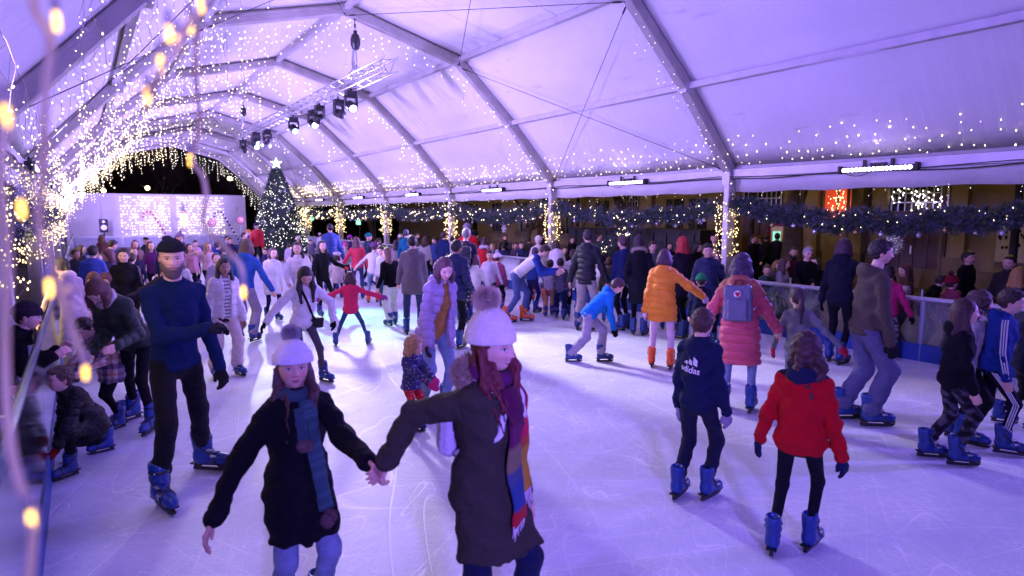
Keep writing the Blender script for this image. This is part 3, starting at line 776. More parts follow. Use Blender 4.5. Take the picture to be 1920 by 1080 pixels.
        if hk in ('pompom', 'pomtall'):
            pcx = hc+HR@(np.array([0, -.035, .165 if hk == 'pompom' else .195])*q); pr_ = (.036 if hk == 'pompom' else .046)*q; rn = random.Random(3)
            mb = MB(); mb.ball(pcx, pr_*.8, 10); V = []; F = []; k0 = mb.n
            for i in range((200, 900, 3500)[lod]):
                t = nrm([rn.gauss(0, 1) for _ in range(3)]); sd_ = nrm(np.cross(t, (.3, .5, .8)))*(.0016 if lod == 2 else .004); c2 = pcx+t*pr_*.7; t = nrm(t+np.array([rn.uniform(-.3, .3) for _ in range(3)]))
                V += [c2-sd_, c2+sd_, c2+t*pr_*rn.uniform(.5, 1.0)]; F.append((k0+3*i, k0+3*i+1, k0+3*i+2))
            obj('pompom', mesh_np('pompom', np.concatenate([np.concatenate(mb.v), np.array(V)]), mb.f+F, np.array(hat[2] if len(hat) > 2 else hcl)), M['fur'], T)
    if scarf is not None:
        def scf(P):
            Q = tor(P); rr = np.hypot(Q[:, 0], Q[:, 1]-.012*S)-.075*S
            v = np.hypot(rr, (Q[:, 2]-L-.052*S+.25*Q[:, 1])*.75)-.030*S
            return v+wav(P, 40.)*.005
        cloth_obj('scarf', scf, cl-.2*S, cl+.25*S, h*.85, scarf, T, 'wool')
    if stripes:
        for sd, sh, el, wr, hd, cu in arms:
            mb = MB()
            for o_ in (-.022, 0, .022):
                sid = nrm(np.cross(el-sh, uy))*1.0; sid = sid if sid@(ux*sd) > 0 else -sid
                fwd = nrm(np.cross(sid, nrm(el-sh)))
                pts = [sh+sid*(.050+g*.75)*S*.98+uz*.045*S+fwd*o_*S-sid*.035*S, sh+sid*(.050+g*.75)*S+fwd*o_*S, (sh+el)/2+sid*(.046+g*.75)*S+fwd*o_*S, el+sid*(.042+g*.75)*S+fwd*o_*S, (el+wr)/2+sid*(.037+g*.75)*S+fwd*o_*S, wr+sid*(.031+g*.65)*S+fwd*o_*S*.8]
                mb.tube(pts, .0075*S, 6)
            mb.build('sleeve_stripe', M['white'], T, True)
        for sd, base, yw, pc, hip, kn, an in feet:
            mb = MB(); end = an+(kn-an)*.3
            for o_ in (-.02, 0, .02):
                mb.tube([hip+ux*sd*(r0+.016)*S+uy*o_*S-uz*.02, (hip+kn)/2+ux*sd*(r0+r1)/2*S+uy*o_*S, kn+ux*sd*(r1+.002)*S+uy*o_*S, end+ux*sd*(r2+.003)*S+uy*o_*S], .0065*S, 6)
            if stripes > 1: mb.build('trouser_stripe', M['white'], T, True)
    # ---- feet
    for sd, base, yw, pc, hip, kn, an in feet:
        sc = s*1.05*(1+.08*kid)
        if sk:
            bm = boot(lod, sk)
            o = bpy.data.objects.new('skate', bm[0]); COL.objects.link(o); o.parent = T; o.location = base
            o.rotation_euler = Matrix(rotm(-R_(yw), R_(pc), 0).tolist()).to_euler(); o.scale = (sc*1.05,)*3
            for nm_, me in zip(('blade', 'blade_edge', 'buckle', 'clasp'), bm[1:]):
                if lod == 0 and nm_ in ('clasp', 'blade_edge'): continue
                c = bpy.data.objects.new(nm_, me); COL.objects.link(c); c.parent = o
        else:
            FR = rotm(-R_(yw), 0, 0)
            def sf(P):
                Q = (P-base.astype(np.float32))@FR.astype(np.float32)/S
                v = sm(RC(Q, (0, -.06, .045), (0, .13, .035), .042, .036), RC(Q, (0, -.05, .05), (0, -.05, .11), .042, .046), .03); return smx(v, -Q[:, 2], .006)*S
            obj('shoe', sdf_mesh('shoe', sf, base-.2*S, base+.22*S, max(h, .012), shoe), M['plastic'], T)
    T['_d'] = 0; del T['_d']
    return dict(T=T, S=S, H=H, pel=pel, cl=cl, hc=hc, HR=HR, R=RT_, q=q, L=L, top=topo, arms=arms, g=g, torso=torso, topf=topf, tor=tor, feet=feet, h=h, pos=pos, yaw=yaw)
M['white'] = plain('white_fabric', (.7, .7, .72), .8); M['ink'] = plain('dark_ink', (.02, .02, .03), .8)
def world_of(pr, p):
    c, s = math.cos(pr['yaw']), math.sin(pr['yaw']); p = np.array(p, float)
    return np.array([c*p[0]-s*p[1], s*p[0]+c*p[1], p[2]])+pr['pos']
def local_of(pr, p):
    c, s = math.cos(pr['yaw']), math.sin(pr['yaw']); d = np.array(p, float)-pr['pos']
    return np.array([c*d[0]+s*d[1], -s*d[0]+c*d[1], d[2]])
# ------------------------------------------------------------------ setting: ground, ice, tent
FRY = [-3.28, 2.03, 7.34, 12.65, 17.96, 23.27, 28.58, 33.89, 39.2, 42.6]
XL, XR = -.31, 9.5
PROF = [(-.68, 2.80), (.62, 4.18), (2.06, 5.45), (4.66, 6.12), (7.26, 5.45), (8.70, 4.18), (10.0, 2.80)]
ORD = ['nearest', 'first', 'second', 'third', 'fourth', 'fifth', 'sixth', 'seventh', 'eighth', 'ninth']

def ice_mat():
    m, nt, b = new_mat('ice')
    tc = nt.nodes.new('ShaderNodeTexCoord')
    n1 = nt.nodes.new('ShaderNodeTexNoise'); n1.inputs['Scale'].default_value = .9; n1.inputs['Detail'].default_value = 8; n1.inputs['Roughness'].default_value = .7
    n2 = nt.nodes.new('ShaderNodeTexNoise'); n2.inputs['Scale'].default_value = 38; n2.inputs['Detail'].default_value = 6
    nt.links.new(tc.outputs['Object'], n1.inputs[0]); nt.links.new(tc.outputs['Object'], n2.inputs[0])
    # scratches cut by blades: thin lines of warped waves at several angles
    tot = None
    for k, (ang, sc, ds) in enumerate(((.3, 2.6, 5.), (1.1, 3.4, 7.), (2.0, 2.1, 6.), (2.7, 4.2, 8.), (.8, 6.5, 9.), (1.6, 5.0, 10.), (2.35, 7.5, 11.))):
        mp = nt.nodes.new('ShaderNodeMapping'); mp.inputs['Rotation'].default_value = (0, 0, ang); mp.inputs['Location'].default_value = (k*3.3, k*1.7, 0)
        nt.links.new(tc.outputs['Object'], mp.inputs[0])
        nz = nt.nodes.new('ShaderNodeTexNoise'); nz.inputs['Scale'].default_value = sc*.22; nz.inputs['Detail'].default_value = 1.5
        mp2 = nt.nodes.new('ShaderNodeMapping'); mp2.inputs['Scale'].default_value = (1, .10, 1); nt.links.new(mp.outputs[0], mp2.inputs[0]); nt.links.new(mp2.outputs[0], nz.inputs[0])
        ml = nt.nodes.new('ShaderNodeMath'); ml.operation = 'MULTIPLY'; ml.inputs[1].default_value = ds*7
        nt.links.new(nz.outputs['Fac'], ml.inputs[0])
        fr = nt.nodes.new('ShaderNodeMath'); fr.operation = 'PINGPONG'; fr.inputs[1].default_value = .5; nt.links.new(ml.outputs[0], fr.inputs[0])
        rp = nt.nodes.new('ShaderNodeMapRange'); rp.inputs[1].default_value = .0; rp.inputs[2].default_value = .038; rp.inputs[3].default_value = 1; rp.inputs[4].default_value = 0
        nt.links.new(fr.outputs[0], rp.inputs[0])
        if tot is None: tot = rp.outputs[0]
        else:
            ad = nt.nodes.new('ShaderNodeMath'); ad.operation = 'MAXIMUM'; nt.links.new(tot, ad.inputs[0]); nt.links.new(rp.outputs[0], ad.inputs[1]); tot = ad.outputs[0]
    for k, (ang, sc) in enumerate(((.55, 9.), (1.45, 13.), (2.5, 11.))):
        mp = nt.nodes.new('ShaderNodeMapping'); mp.inputs['Rotation'].default_value = (0, 0, ang); nt.links.new(tc.outputs['Object'], mp.inputs[0])
        mp2 = nt.nodes.new('ShaderNodeMapping'); mp2.inputs['Scale'].default_value = (1, .06, 1); nt.links.new(mp.outputs[0], mp2.inputs[0])
        nz = nt.nodes.new('ShaderNodeTexNoise'); nz.inputs['Scale'].default_value = sc; nz.inputs['Detail'].default_value = 6; nz.inputs['Roughness'].default_value = .8; nt.links.new(mp2.outputs[0], nz.inputs[0])
        rp = nt.nodes.new('ShaderNodeMapRange'); rp.inputs[1].default_value = .57; rp.inputs[2].default_value = .68; rp.inputs[4].default_value = .6; nt.links.new(nz.outputs['Fac'], rp.inputs[0])
        ad = nt.nodes.new('ShaderNodeMath'); ad.operation = 'MAXIMUM'; nt.links.new(tot, ad.inputs[0]); nt.links.new(rp.outputs[0], ad.inputs[1]); tot = ad.outputs[0]
    mk = nt.nodes.new('ShaderNodeMath'); mk.operation = 'MULTIPLY'; nt.links.new(tot, mk.inputs[0])
    mr = nt.nodes.new('ShaderNodeMapRange'); mr.inputs[1].default_value = .34; mr.inputs[2].default_value = .58; nt.links.new(n1.outputs['Fac'], mr.inputs[0]); nt.links.new(mr.outputs[0], mk.inputs[1])
    c1 = mix_rgb(nt, (.40, .45, .57), (.84, .85, .88), n1.outputs['Fac'])
    c2 = mix_rgb(nt, c1, (.90, .90, .93), mk.outputs[0])
    nt.links.new(c2, b.inputs['Base Color'])
    rr = nt.nodes.new('ShaderNodeMapRange'); rr.inputs[3].default_value = .34; rr.inputs[4].default_value = .62; nt.links.new(n1.outputs['Fac'], rr.inputs[0]); nt.links.new(rr.outputs[0], b.inputs['Roughness'])
    b1 = nt.nodes.new('ShaderNodeBump'); b1.inputs['Strength'].default_value = .35; b1.inputs['Distance'].default_value = .006; nt.links.new(n2.outputs['Fac'], b1.inputs['Height'])
    b2 = nt.nodes.new('ShaderNodeBump'); b2.inputs['Strength'].default_value = .4; b2.inputs['Distance'].default_value = .006; b2.invert = True
    nt.links.new(mk.outputs[0], b2.inputs['Height']); nt.links.new(b1.outputs[0], b2.inputs['Normal']); nt.links.new(b2.outputs[0], b.inputs['Normal'])
    b.inputs['IOR'].default_value = 1.31; b.inputs['Specular IOR Level'].default_value = .4
    return m
def flat(name, x0, y0, x1, y1, z, mat, th=.0):
    mb = MB(); mb.add([(x0, y0, z), (x1, y0, z), (x1, y1, z), (x0, y1, z)], [(0, 1, 2, 3)])
    o = mb.build(name, mat); o['kind'] = 'structure'; return o
M['paving'] = plain('paving', (.10, .085, .07), .6, 0, .4, 3, .5, 18)
flat('plaza_paving', -200, -200, 300, 300, -.02, M['paving'])
flat('ice', XL-.05, -8, XR+.05, 37.0, 0, ice_mat())

def membrane_mat():
    m, nt, b = new_mat('tent_membrane')
    tc = nt.nodes.new('ShaderNodeTexCoord')
    mp = nt.nodes.new('ShaderNodeMapping'); mp.inputs['Scale'].default_value = (.6, .35, .6); nt.links.new(tc.outputs['Object'], mp.inputs[0])
    n = nt.nodes.new('ShaderNodeTexNoise'); n.inputs['Scale'].default_value = 1.6; n.inputs['Detail'].default_value = 7; nt.links.new(mp.outputs[0], n.inputs[0])
    mp2 = nt.nodes.new('ShaderNodeMapping'); mp2.inputs['Scale'].default_value = (.5, 4.5, .5); nt.links.new(tc.outputs['Object'], mp2.inputs[0])
    n2 = nt.nodes.new('ShaderNodeTexNoise'); n2.inputs['Scale'].default_value = 1.3; n2.inputs['Detail'].default_value = 5; nt.links.new(mp2.outputs[0], n2.inputs[0])
    c = mix_rgb(nt, (.60, .58, .57), (.82, .81, .80), n.outputs['Fac'])
    mp3 = nt.nodes.new('ShaderNodeMapping'); mp3.inputs['Scale'].default_value = (1.2, .3, 1.2); nt.links.new(tc.outputs['Object'], mp3.inputs[0])
    n3 = nt.nodes.new('ShaderNodeTexNoise'); n3.inputs['Scale'].default_value = 3.2; n3.inputs['Detail'].default_value = 9; n3.inputs['Roughness'].default_value = .75; nt.links.new(mp3.outputs[0], n3.inputs[0])
    mr = nt.nodes.new('ShaderNodeMapRange'); mr.inputs[1].default_value = .60; mr.inputs[2].default_value = .76; mr.inputs[4].default_value = .6; nt.links.new(n3.outputs['Fac'], mr.inputs[0])
    c = mix_rgb(nt, c, (.36, .34, .34), mr.outputs[0]); nt.links.new(c, b.inputs['Base Color'])
    b.inputs['Roughness'].default_value = .33; b.inputs['Specular IOR Level'].default_value = .5
    bp = nt.nodes.new('ShaderNodeBump'); bp.inputs['Strength'].default_value = .8; bp.inputs['Distance'].default_value = .035; nt.links.new(n2.outputs['Fac'], bp.inputs['Height']); nt.links.new(bp.outputs[0], b.inputs['Normal'])
    return m
M['membrane'] = membrane_mat(); M['seam'] = plain('welded_seam', (.50, .48, .48), .4, 0, .2, 3)
tent = thing('marquee_tent', 'white marquee tent with aluminium arches roofing the whole ice rink', 'tent', (4.66, 20, 0))
def local(V, t): return np.asarray(V, float)-np.array(t.location)
class TB(MB):
    def build(s, name, mat, parent=None, **k):
        s.v = [v-np.array(parent.location) for v in s.v] if parent is not None else s.v
        return MB.build(s, name, mat, parent, **k)
nseg = 5
for i in range(len(FRY)-1):
    y0, y1 = FRY[i]+.0, FRY[i+1]-.0
    V = []; F = []; prof = []
    for a, b in zip(PROF[:-1], PROF[1:]):
        for k in range(nseg): prof.append((a[0]+(b[0]-a[0])*k/nseg, a[1]+(b[1]-a[1])*k/nseg, math.sin(math.pi*k/nseg)))
    prof.append((*PROF[-1], 0)); ny = 12
    for j in range(ny+1):
        v = j/ny; y = y0+(y1-y0)*v
        for (x, z, sg) in prof:
            sag = (.035*math.sin(math.pi*v)*sg)+.02*math.sin(math.pi*v)
            V.append((x, y, z+.13-sag))
    n = len(prof)
    F = np.array([(j*n+k, (j+1)*n+k, (j+1)*n+k+1, j*n+k+1) for j in range(ny) for k in range(n-1)])
    o = obj('roof_membrane', mesh_np('roof_membrane', local(V, tent), F), M['membrane'], tent)
    so = o.modifiers.new('s', 'SOLIDIFY'); so.thickness = .006; so.offset = 1
for i in range(len(FRY)-1):
    for u in (.333, .667):
        y = FRY[i]+(FRY[i+1]-FRY[i])*u; b = TB(); w_ = .028; P = []
        for a, c in zip(PROF[:-1], PROF[1:]):
            for k in range(nseg): P.append((a[0]+(c[0]-a[0])*k/nseg, a[1]+(c[1]-a[1])*k/nseg, math.sin(math.pi*k/nseg)))
        V = []; 
        for x, z, sg in P+[(*PROF[-1], 0)]:
            zz = z+.13-(.035*math.sin(math.pi*u)*sg+.02*math.sin(math.pi*u))-.006; V += [(x, y-w_, zz), (x, y+w_, zz)]
        b.add(V, [(2*k, 2*k+1, 2*k+3, 2*k+2) for k in range(len(P))]); b.build('weld_seam', M['seam'], tent)
for i, y in enumerate(FRY):
    b = TB()
    inn = [(x, z) for x, z in PROF]
    for (a, c) in zip(inn[:-1], inn[1:]):
        A3 = np.array([a[0], y, a[1]]); C3 = np.array([c[0], y, c[1]]); u = nrm(C3-A3)
        b.beam(A3-u*.02, C3+u*.02, .17, .20, up=(0, 0, 1), bev=.012)
        # keder groove lips
        nv = np.cross(u, (0, 1, 0)); nv = nv if nv[2] > 0 else -nv
        for s in (-1, 1): b.beam(A3+np.array([0, s*.092, 0])+nv*.04, C3+np.array([0, s*.092, 0])+nv*.04, .016, .05, bev=.003)
    b.build('arch_rafter', M['alu_dirty'], tent)
    for s, x in ((-1, -.66), (1, 9.99)):
        b = TB(); b.beam((x, y, -.02), (x, y, 2.82), .12, .20, up=(1, 0, 0), bev=.012); b.box((x, y, .0), (.36, .30, .03)); b.box((x-s*.08, y, 2.72), (.10, .16, .30)); b.build('post', M['alu'], tent)
    for k, (x, z) in enumerate(inn[1:-1]):
        b = TB()
        for s in (-1, 1): b.lathe([(0.001, -.012), (.016, -.012), (.016, .012), (.001, .012)], (x, y+s*.03, z-.10), 8, rotm(0, math.pi/2))
        b.box((x, y, z-.005), (.24, .19, .17)); b.build('joint_plate', M['alu'], tent)
for i in range(len(FRY)-1):
    y0, y1 = FRY[i]+.07, FRY[i+1]-.07
    for k, (x, z) in enumerate(PROF):
        if k in (0, 6): b = TB(); b.beam((x, y0, z-.02), (x, y1, z-.02), .10, .16, bev=.01); b.build('eave_beam', M['alu'], tent)
        else:
            if i == 1 and k == 4: pass
            b = TB(); b.beam((x, y0, z+.03), (x, y1, z+.03), .10, .11, bev=.008); b.build('purlin', M['alu'], tent)
    for x in (-.76, 10.10):
        V = []; n = 24
        for j in range(n+1):
            y = FRY[i]+(FRY[i+1]-FRY[i])*j/n; wv = .012*math.sin(j*1.9+i)
            V += [(x+wv, y, 2.44+.012*math.sin(j*1.1)), (x+wv*.3-(.06 if x > 0 else -.06), y, 3.0)]
        o = obj('valance', mesh_np('valance', local(V, tent), np.array([(2*j, 2*j+2, 2*j+3, 2*j+1) for j in range(n)])), M['membrane'], tent)
        so = o.modifiers.new('s', 'SOLIDIFY'); so.thickness = .008
def cable(a, b, r=.006, sag=.0, n=2):
    a = np.array(a, float); b = np.array(b, float); m = TB()
    m.tube([a+(b-a)*t-np.array([0, 0, sag*4*t*(1-t)]) for t in np.linspace(0, 1, n)], r, 6)
    d = nrm(b-a)
    for q in (.03, .97): c = a+(b-a)*q; m.tube([c-d*.10, c-d*.05, c+d*.05, c+d*.10], [.006, .016, .016, .006], 6)
    m.build('bracing_cable', M['cable'], tent)
def pt(k, i, dz=-.12): return (PROF[k][0], FRY[i], PROF[k][1]+dz)
for i, j in ((2, 3), (6, 7)):
    cable(pt(6, i, 0.0), pt(4, j)); cable(pt(4, i), pt(6, j, 0.0)); cable(pt(0, i, 0.0), pt(2, j)); cable(pt(2, i), pt(0, j, 0.0))
    cable(pt(4, j), pt(3, i)); cable(pt(3, j), pt(4, i)); cable(pt(2, j), pt(3, i)); cable(pt(3, j), pt(2, i))
# electric cable drooping along the eave beam
for x, s in ((9.90, 1), (-.58, -1)):
    m = TB(); yy = np.arange(-3, 42, .25); m.tube([(x+.02*math.sin(y*3), y, 2.70-.035*abs(math.sin(y*1.1))-.02*math.sin(y*2.3)) for y in yy], .010, 5); m.tube([(x-.02, y, 2.73-.05*abs(math.sin(y*.7+1))) for y in yy], .007, 5)
    m.build('power_cable', M['cable'], tent)

# ---- rink barriers
def panel_mat():
    m, nt, b = new_mat('scratched_acrylic')
    n, bp, src = noise_bump(nt, b, 90, .15, .002)
    tr = nt.nodes.new('ShaderNodeBsdfTransparent'); tr.inputs[0].default_value = (.85, .87, .95, 1)
    df = nt.nodes.new('ShaderNodeBsdfDiffuse'); df.inputs[0].default_value = (.3, .3, .36, 1)
    gl = nt.nodes.new('ShaderNodeBsdfGlossy'); gl.inputs['Roughness'].default_value = .10; gl.inputs[0].default_value = (1, 1, 1, 1)
    m1 = nt.nodes.new('ShaderNodeMixShader'); m2 = nt.nodes.new('ShaderNodeMixShader')
    n2 = nt.nodes.new('ShaderNodeTexNoise'); n2.inputs['Scale'].default_value = 4; n2.inputs['Detail'].default_value = 9; nt.links.new(src, n2.inputs['Vector'])
    mr = nt.nodes.new('ShaderNodeMapRange'); mr.inputs[3].default_value = .03; mr.inputs[4].default_value = .20; nt.links.new(n2.outputs['Fac'], mr.inputs[0])
    nt.links.new(mr.outputs[0], m1.inputs[0]); nt.links.new(tr.outputs[0], m1.inputs[1]); nt.links.new(df.outputs[0], m1.inputs[2])
    fz = nt.nodes.new('ShaderNodeFresnel'); fz.inputs[0].default_value = 1.5; nt.links.new(bp.outputs[0], gl.inputs['Normal'])
    nt.links.new(fz.outputs[0], m2.inputs[0]); nt.links.new(m1.outputs[0], m2.inputs[1]); nt.links.new(gl.outputs[0], m2.inputs[2])
    nt.links.new(m2.outputs[0], nt.nodes['Material Output'].inputs[0])
    return m
M['acrylic'] = panel_mat()
M['kick'] = plain('blue_kick_plate', (.008, .05, .26), .4, 0, .2, 3, .15, 30)
M['rail_blue'] = plain('clear_rail', (.10, .13, .22), .25, .2)
M['rail'] = plain('rail_grey', (.42, .42, .46), .35, .3, .2, 6, .1, 60)
def barrier(a, b, label, loc, zr=.90, rw=.085, rm='rail'):
    a = np.array(a, float); b = np.array(b, float); d = nrm(b-a); L = np.linalg.norm(b-a); t = thing('rink_barrier', label, 'barrier', loc)
    n = max(1, int(round(L/2.0))); out = np.array([d[1], -d[0], 0])
    if (a+out)[0]-4.6 < a[0]-4.6 and a[0] > 4.6 or (a[0] < 4.6 and out[0] > 0): out = -out
    for i in range(n):
        p, q = a+d*L*i/n, a+d*L*(i+1)/n
        for nm, z0, z1, th, mt in (('kick_plate', -.01, .24, .05, 'kick'), ('panel', .245, zr-.06, .010, 'acrylic')):
            m = TB(); m.beam(p+d*.01+out*(.03 if nm == 'kick_plate' else .02)+(0, 0, (z0+z1)/2), q-d*.01+out*(.03 if nm == 'kick_plate' else .02)+(0, 0, (z0+z1)/2), th, z1-z0, bev=.002); m.build(nm, M[mt], t)
        m = TB(); m.beam(p+out*.05+(0, 0, -.01), p+out*.05+(0, 0, zr-.02), .05, .05, bev=.006)
        m.box(p+out*.035+d*.03+np.array([0, 0, .55]), (.02, .02, .9)); m.build('upright', M['rail'], t)
        m = TB(); m.beam(p+d*.003+out*.02+(0, 0, zr-.025), q-d*.003+out*.02+(0, 0, zr-.025), rw, .055, bev=.016); m.build('hand_rail', M[rm], t)
    return t
barrier((XR, -6, 0), (XR, 37, 0), 'long barrier of clear panels on a blue kick plate between skaters and right onlookers', (XR, 15, 0))
barrier((XL, -6, 0), (XL, 37, 0), 'clear barrier with blue foot running beside the dense warm light strings at left', (XL, 15, 0), 1.10, .045, 'rail_blue')
barrier((XL, 37, 0), (XR, 37, 0), 'far end barrier of the rink in front of the white stage wall', (4.6, 37, 0))

# ---- wash bars
def wash_bar(x, y, z, side, label, tgt, pw_=1.):
    deep = (.24, .15, 1.0) if y < 6 else WASH
    t = thing('wash_light_bar', label, 'stage light', (x, y, z), 0, 'purple wash bars along the eaves')
    m = MB(); m.beam((side*.01, -.52, 0), (side*.01, .52, 0), .06, .075, bev=.01)
    m.box((side*.02, -.55, 0), (.12, .03, .12)); m.box((side*.02, .55, 0), (.12, .03, .12)); m.build('housing', M['black'], t)
    m = MB(); m.box((side*.04, -.2, .08), (.03, .04, .12)); m.box((side*.04, .2, .08), (.03, .04, .12)); m.box((side*.05, 0, .06), (.07, .22, .05)); m.build('bracket', M['black'], t)
    m = MB()
    for k in range(16): m.lathe([(.001, -.01), (.030, -.01), (.031, .008), (.022, .018), (.001, .022)], (-side*.026, -.47+k*.0627, -.008), 10, rotm(side*math.pi/2, math.pi/2) if 1 else None)
    m.build('lens_row', M['led'], t, True)
    m = MB(); yy = np.linspace(.1, .5, 10); m.tube([(side*.03, q, -.05-.05*math.sin((q-.1)/.4*math.pi)) for q in yy], .006, 5); m.build('cable_loop', M['cable'], t)
    area_light('wash_light', (x-side*.10, y, z-.02), tgt, .06, .95, deep, WASH_W*pw_*(1.25 if y < 6 else 1), 84)
bars = [(-.6, 'unseen fill behind the photographer'), (4.68, 'nearest'), (9.9, 'second'), (15.3, 'third'), (20.6, 'fourth'), (25.9, 'fifth'), (31.2, 'sixth'), (36.5, 'seventh')]
for y, o_ in bars:
    wash_bar(9.86, y, 2.72, 1, f'purple LED wash bar on the right eave, {o_} on that side', (5.0, y+.3 if y < 30 else y+4, 3.6) if y > 0 else (3.4, 3.6, 1.4), .15 if y < 0 else .38 if y < 5 else (.8 if y < 10 else (1.1 if y < 30 else .6)))  # unseen bar behind the camera added as front fill, aimed low
for y, o_ in [(-3.0, 'unseen fill behind the photographer'), (4.9, 'one above the photographer'), (11.7, 'nearest'), (18.9, 'second'), (25.9, 'third'), (32, 'fourth')]:
    wash_bar(-.52, y, 2.72, -1, f'black wash light on the left eave among warm strings, {o_}', (4.2, y+.3 if y < 30 else y+8, 3.6) if y > 0 else (3.0, 3.6, 1.0), .24 if y < 0 else (.35 if y < 6 else .95))  # bar behind the camera is out of view, aimed to fill near faces

# ---- truss, hoists, moving heads, mirror ball
TX, TY0, TY1, TZ = 4.85, 10.9, 24.2, 4.75
tr = thing('lighting_truss', 'silver box truss hanging lengthwise under the tent ridge', 'truss', (TX, 17.5, TZ))
m = TB(); W = .12
for sx in (-1, 1):
    for sz in (-1, 1): m.tube([(TX+sx*W, TY0, TZ+sz*W), (TX+sx*W, TY1, TZ+sz*W)], .019, 8)
m.build('chord', M['steel'], tr, smooth=True)
m = TB(); k = 0; y = TY0+.1
while y < TY1-.3:
    for a, b in (((-1, -1), (1, -1)), ((-1, 1), (1, 1)), ((-1, -1), (-1, 1)), ((1, -1), (1, 1))):
        s0, s1 = (a, b) if k % 2 else (b, a); m.tube([(TX+s0[0]*W, y, TZ+s0[1]*W), (TX+s1[0]*W, y+.27, TZ+s1[1]*W)], .010, 5)
    y += .27; k += 1
m.build('lacing', M['steel'], tr)
for q, yy, nm in ((0, 12.65, 'near'), (1, 23.27, 'far')):
    t = thing('chain_hoist', f'black chain hoist holding up the {nm} end of the truss', 'chain hoist', (TX, yy, 5.6), 0, 'chain hoists')
    m = TB(); m.lathe([(.02, -.16), (.07, -.14), (.10, -.05), (.10, .05), (.07, .14), (.02, .16)], (TX, yy, 5.52), 12); m.box((TX, yy, 5.70), (.06, .06, .08)); m.build('motor', M['black'], t)
    m = TB()
    for z in np.arange(5.78, 6.0, .035): m.box((TX, yy, z), (.030 if int(z*100) % 2 else .012, .022, .032))
    m.build('hook_chain', M['black'], t)
    m = TB()
    for j in range(22):
        z = 5.36-j*.022; m.box((TX+.012, yy, z), (.022 if j % 2 else .01, .01 if j % 2 else .022, .026))
    for sx, sy in ((-1, -1), (1, -1), (-1, 1), (1, 1)): m.tube([(TX, yy, 5.06), (TX+sx*W, yy+sy*.25, TZ+W)], .012, 5)
    m.tube([(TX-.03, yy+.02, 5.4), (TX-.05, yy+.05, 5.1), (TX-.03, yy+.1, 4.95), (TX-.02, yy+.05, 5.15)], .03, 6)
    m.build('sling', M['steel'], t)
def moving_head(y, sx, tgt, lit, label, lens='led_blue'):
    t = thing('moving_head_lamp', label, 'stage light', (TX+sx, y, TZ-.18), 0, 'moving head lamps on the truss')
    d = nrm(np.array(tgt, float)-np.array([TX+sx, y, TZ-.55])); side = nrm(np.cross(d, (0, 0, 1))); c = np.array([0, 0, -.34])
    m = MB(); m.box((0, 0, -.03), (.26, .20, .12)); m.box((0, 0, .06), (.06, .05, .10)); m.build('base', M['black'], t)
    m = MB(); 
    for s in (-1, 1): m.beam(side*s*.15+np.array([0, 0, -.10]), side*s*.15+c, .04, .10, up=d)
    m.beam(side*-.17+np.array([0, 0, -.11]), side*.17+np.array([0, 0, -.11]), .08, .05); m.build('yoke', M['black'], t)
    Rm = np.stack([side, np.cross(d, side), d], 1)
    m = MB(); m.lathe([(.05, -.19), (.10, -.15), (.125, -.02), (.115, .12), (.125, .15), (.11, .155)], c, 14, Rm); m.build('head', M['black'], t, smooth=True)
    m = MB(); m.lathe([(.001, .15), (.098, .15), (.09, .172), (.05, .182), (.001, .185)], c, 14, Rm); m.build('lens', M[lens] if lit else M['black'], t, smooth=True)
    t.scale = (.82, .82, .82); return np.array([TX+sx, y, TZ-.18])+c*.82+d*.20
hds = [(13.0, .0, ground(1060, 700), 1, 'black moving head lamp glowing white nearest the near hoist', 'led'), (14.1, .12, (9, 5, 1), 0, 'dark moving head lamp just behind the nearest glowing one', 'led'),
 (15.1, .0, (0, 12, 1), 0, 'upper dark moving head lamp of the close middle pair', 'led'), (15.95, .1, (6, 9, 0), 1, 'white glowing moving head lamp of the close middle pair', 'led'),
 (17.3, .0, ground(735, 590), 1, 'moving head lamp with a cyan lens pointing down at the ice mid truss', 'led_blue'), (20.4, .05, (3, 30, 0), 0, 'dark moving head lamp right of the mirror ball', 'led'),
 (21.2, -.1, ground(940, 560), 1, 'moving head lamp with a blue lens beside the mirror ball', 'led_blue'), (22.2, .1, ground(640, 545), 1, 'small moving head lamp with blue lens toward the far hoist', 'led_blue'), (23.6, .0, (8, 20, 0), 0, 'farthest dark moving head lamp at the truss end', 'led')]
SPOTS = []
for y, sx, tg, lit, lb, ln in hds: SPOTS.append((moving_head(y, sx, tg, lit, lb, ln), tg, lit))
spot_light('head_beam', SPOTS[0][0], ground(1080, 660), (.93, .86, 1.0), 1900, 34, .35, .8)
spot_light('head_beam', SPOTS[3][0], ground(1230, 830), (.84, .76, 1.0), 3300, 44, .45, .9)
spot_light('head_beam', SPOTS[4][0], ground(690, 600), (.35, .92, 1.0), 2300, 24, .05, .8)
spot_light('head_beam', SPOTS[6][0], ground(915, 600), (.45, .90, 1.0), 1500, 16, .05, .8)
spot_light('head_beam', SPOTS[7][0], ground(460, 625), (.75, .85, 1.0), 1300, 18, .05, .8)
t = thing('mirror_ball', 'round mirror ball hanging from the truss above the christmas tree', 'mirror ball', (TX+.1, 20.9, 4.2))
m = MB(); m.ball((0, 0, 0), .19, 18); m.build('globe', M['steel'], t)
m = MB(); m.tube([(0, 0, .18), (0, 0, .45)], .008, 6); m.lathe([(.03, .17), (.03, .21), (.01, .23)], (0, 0, 0), 10); m.build('hanger', M['black'], t)

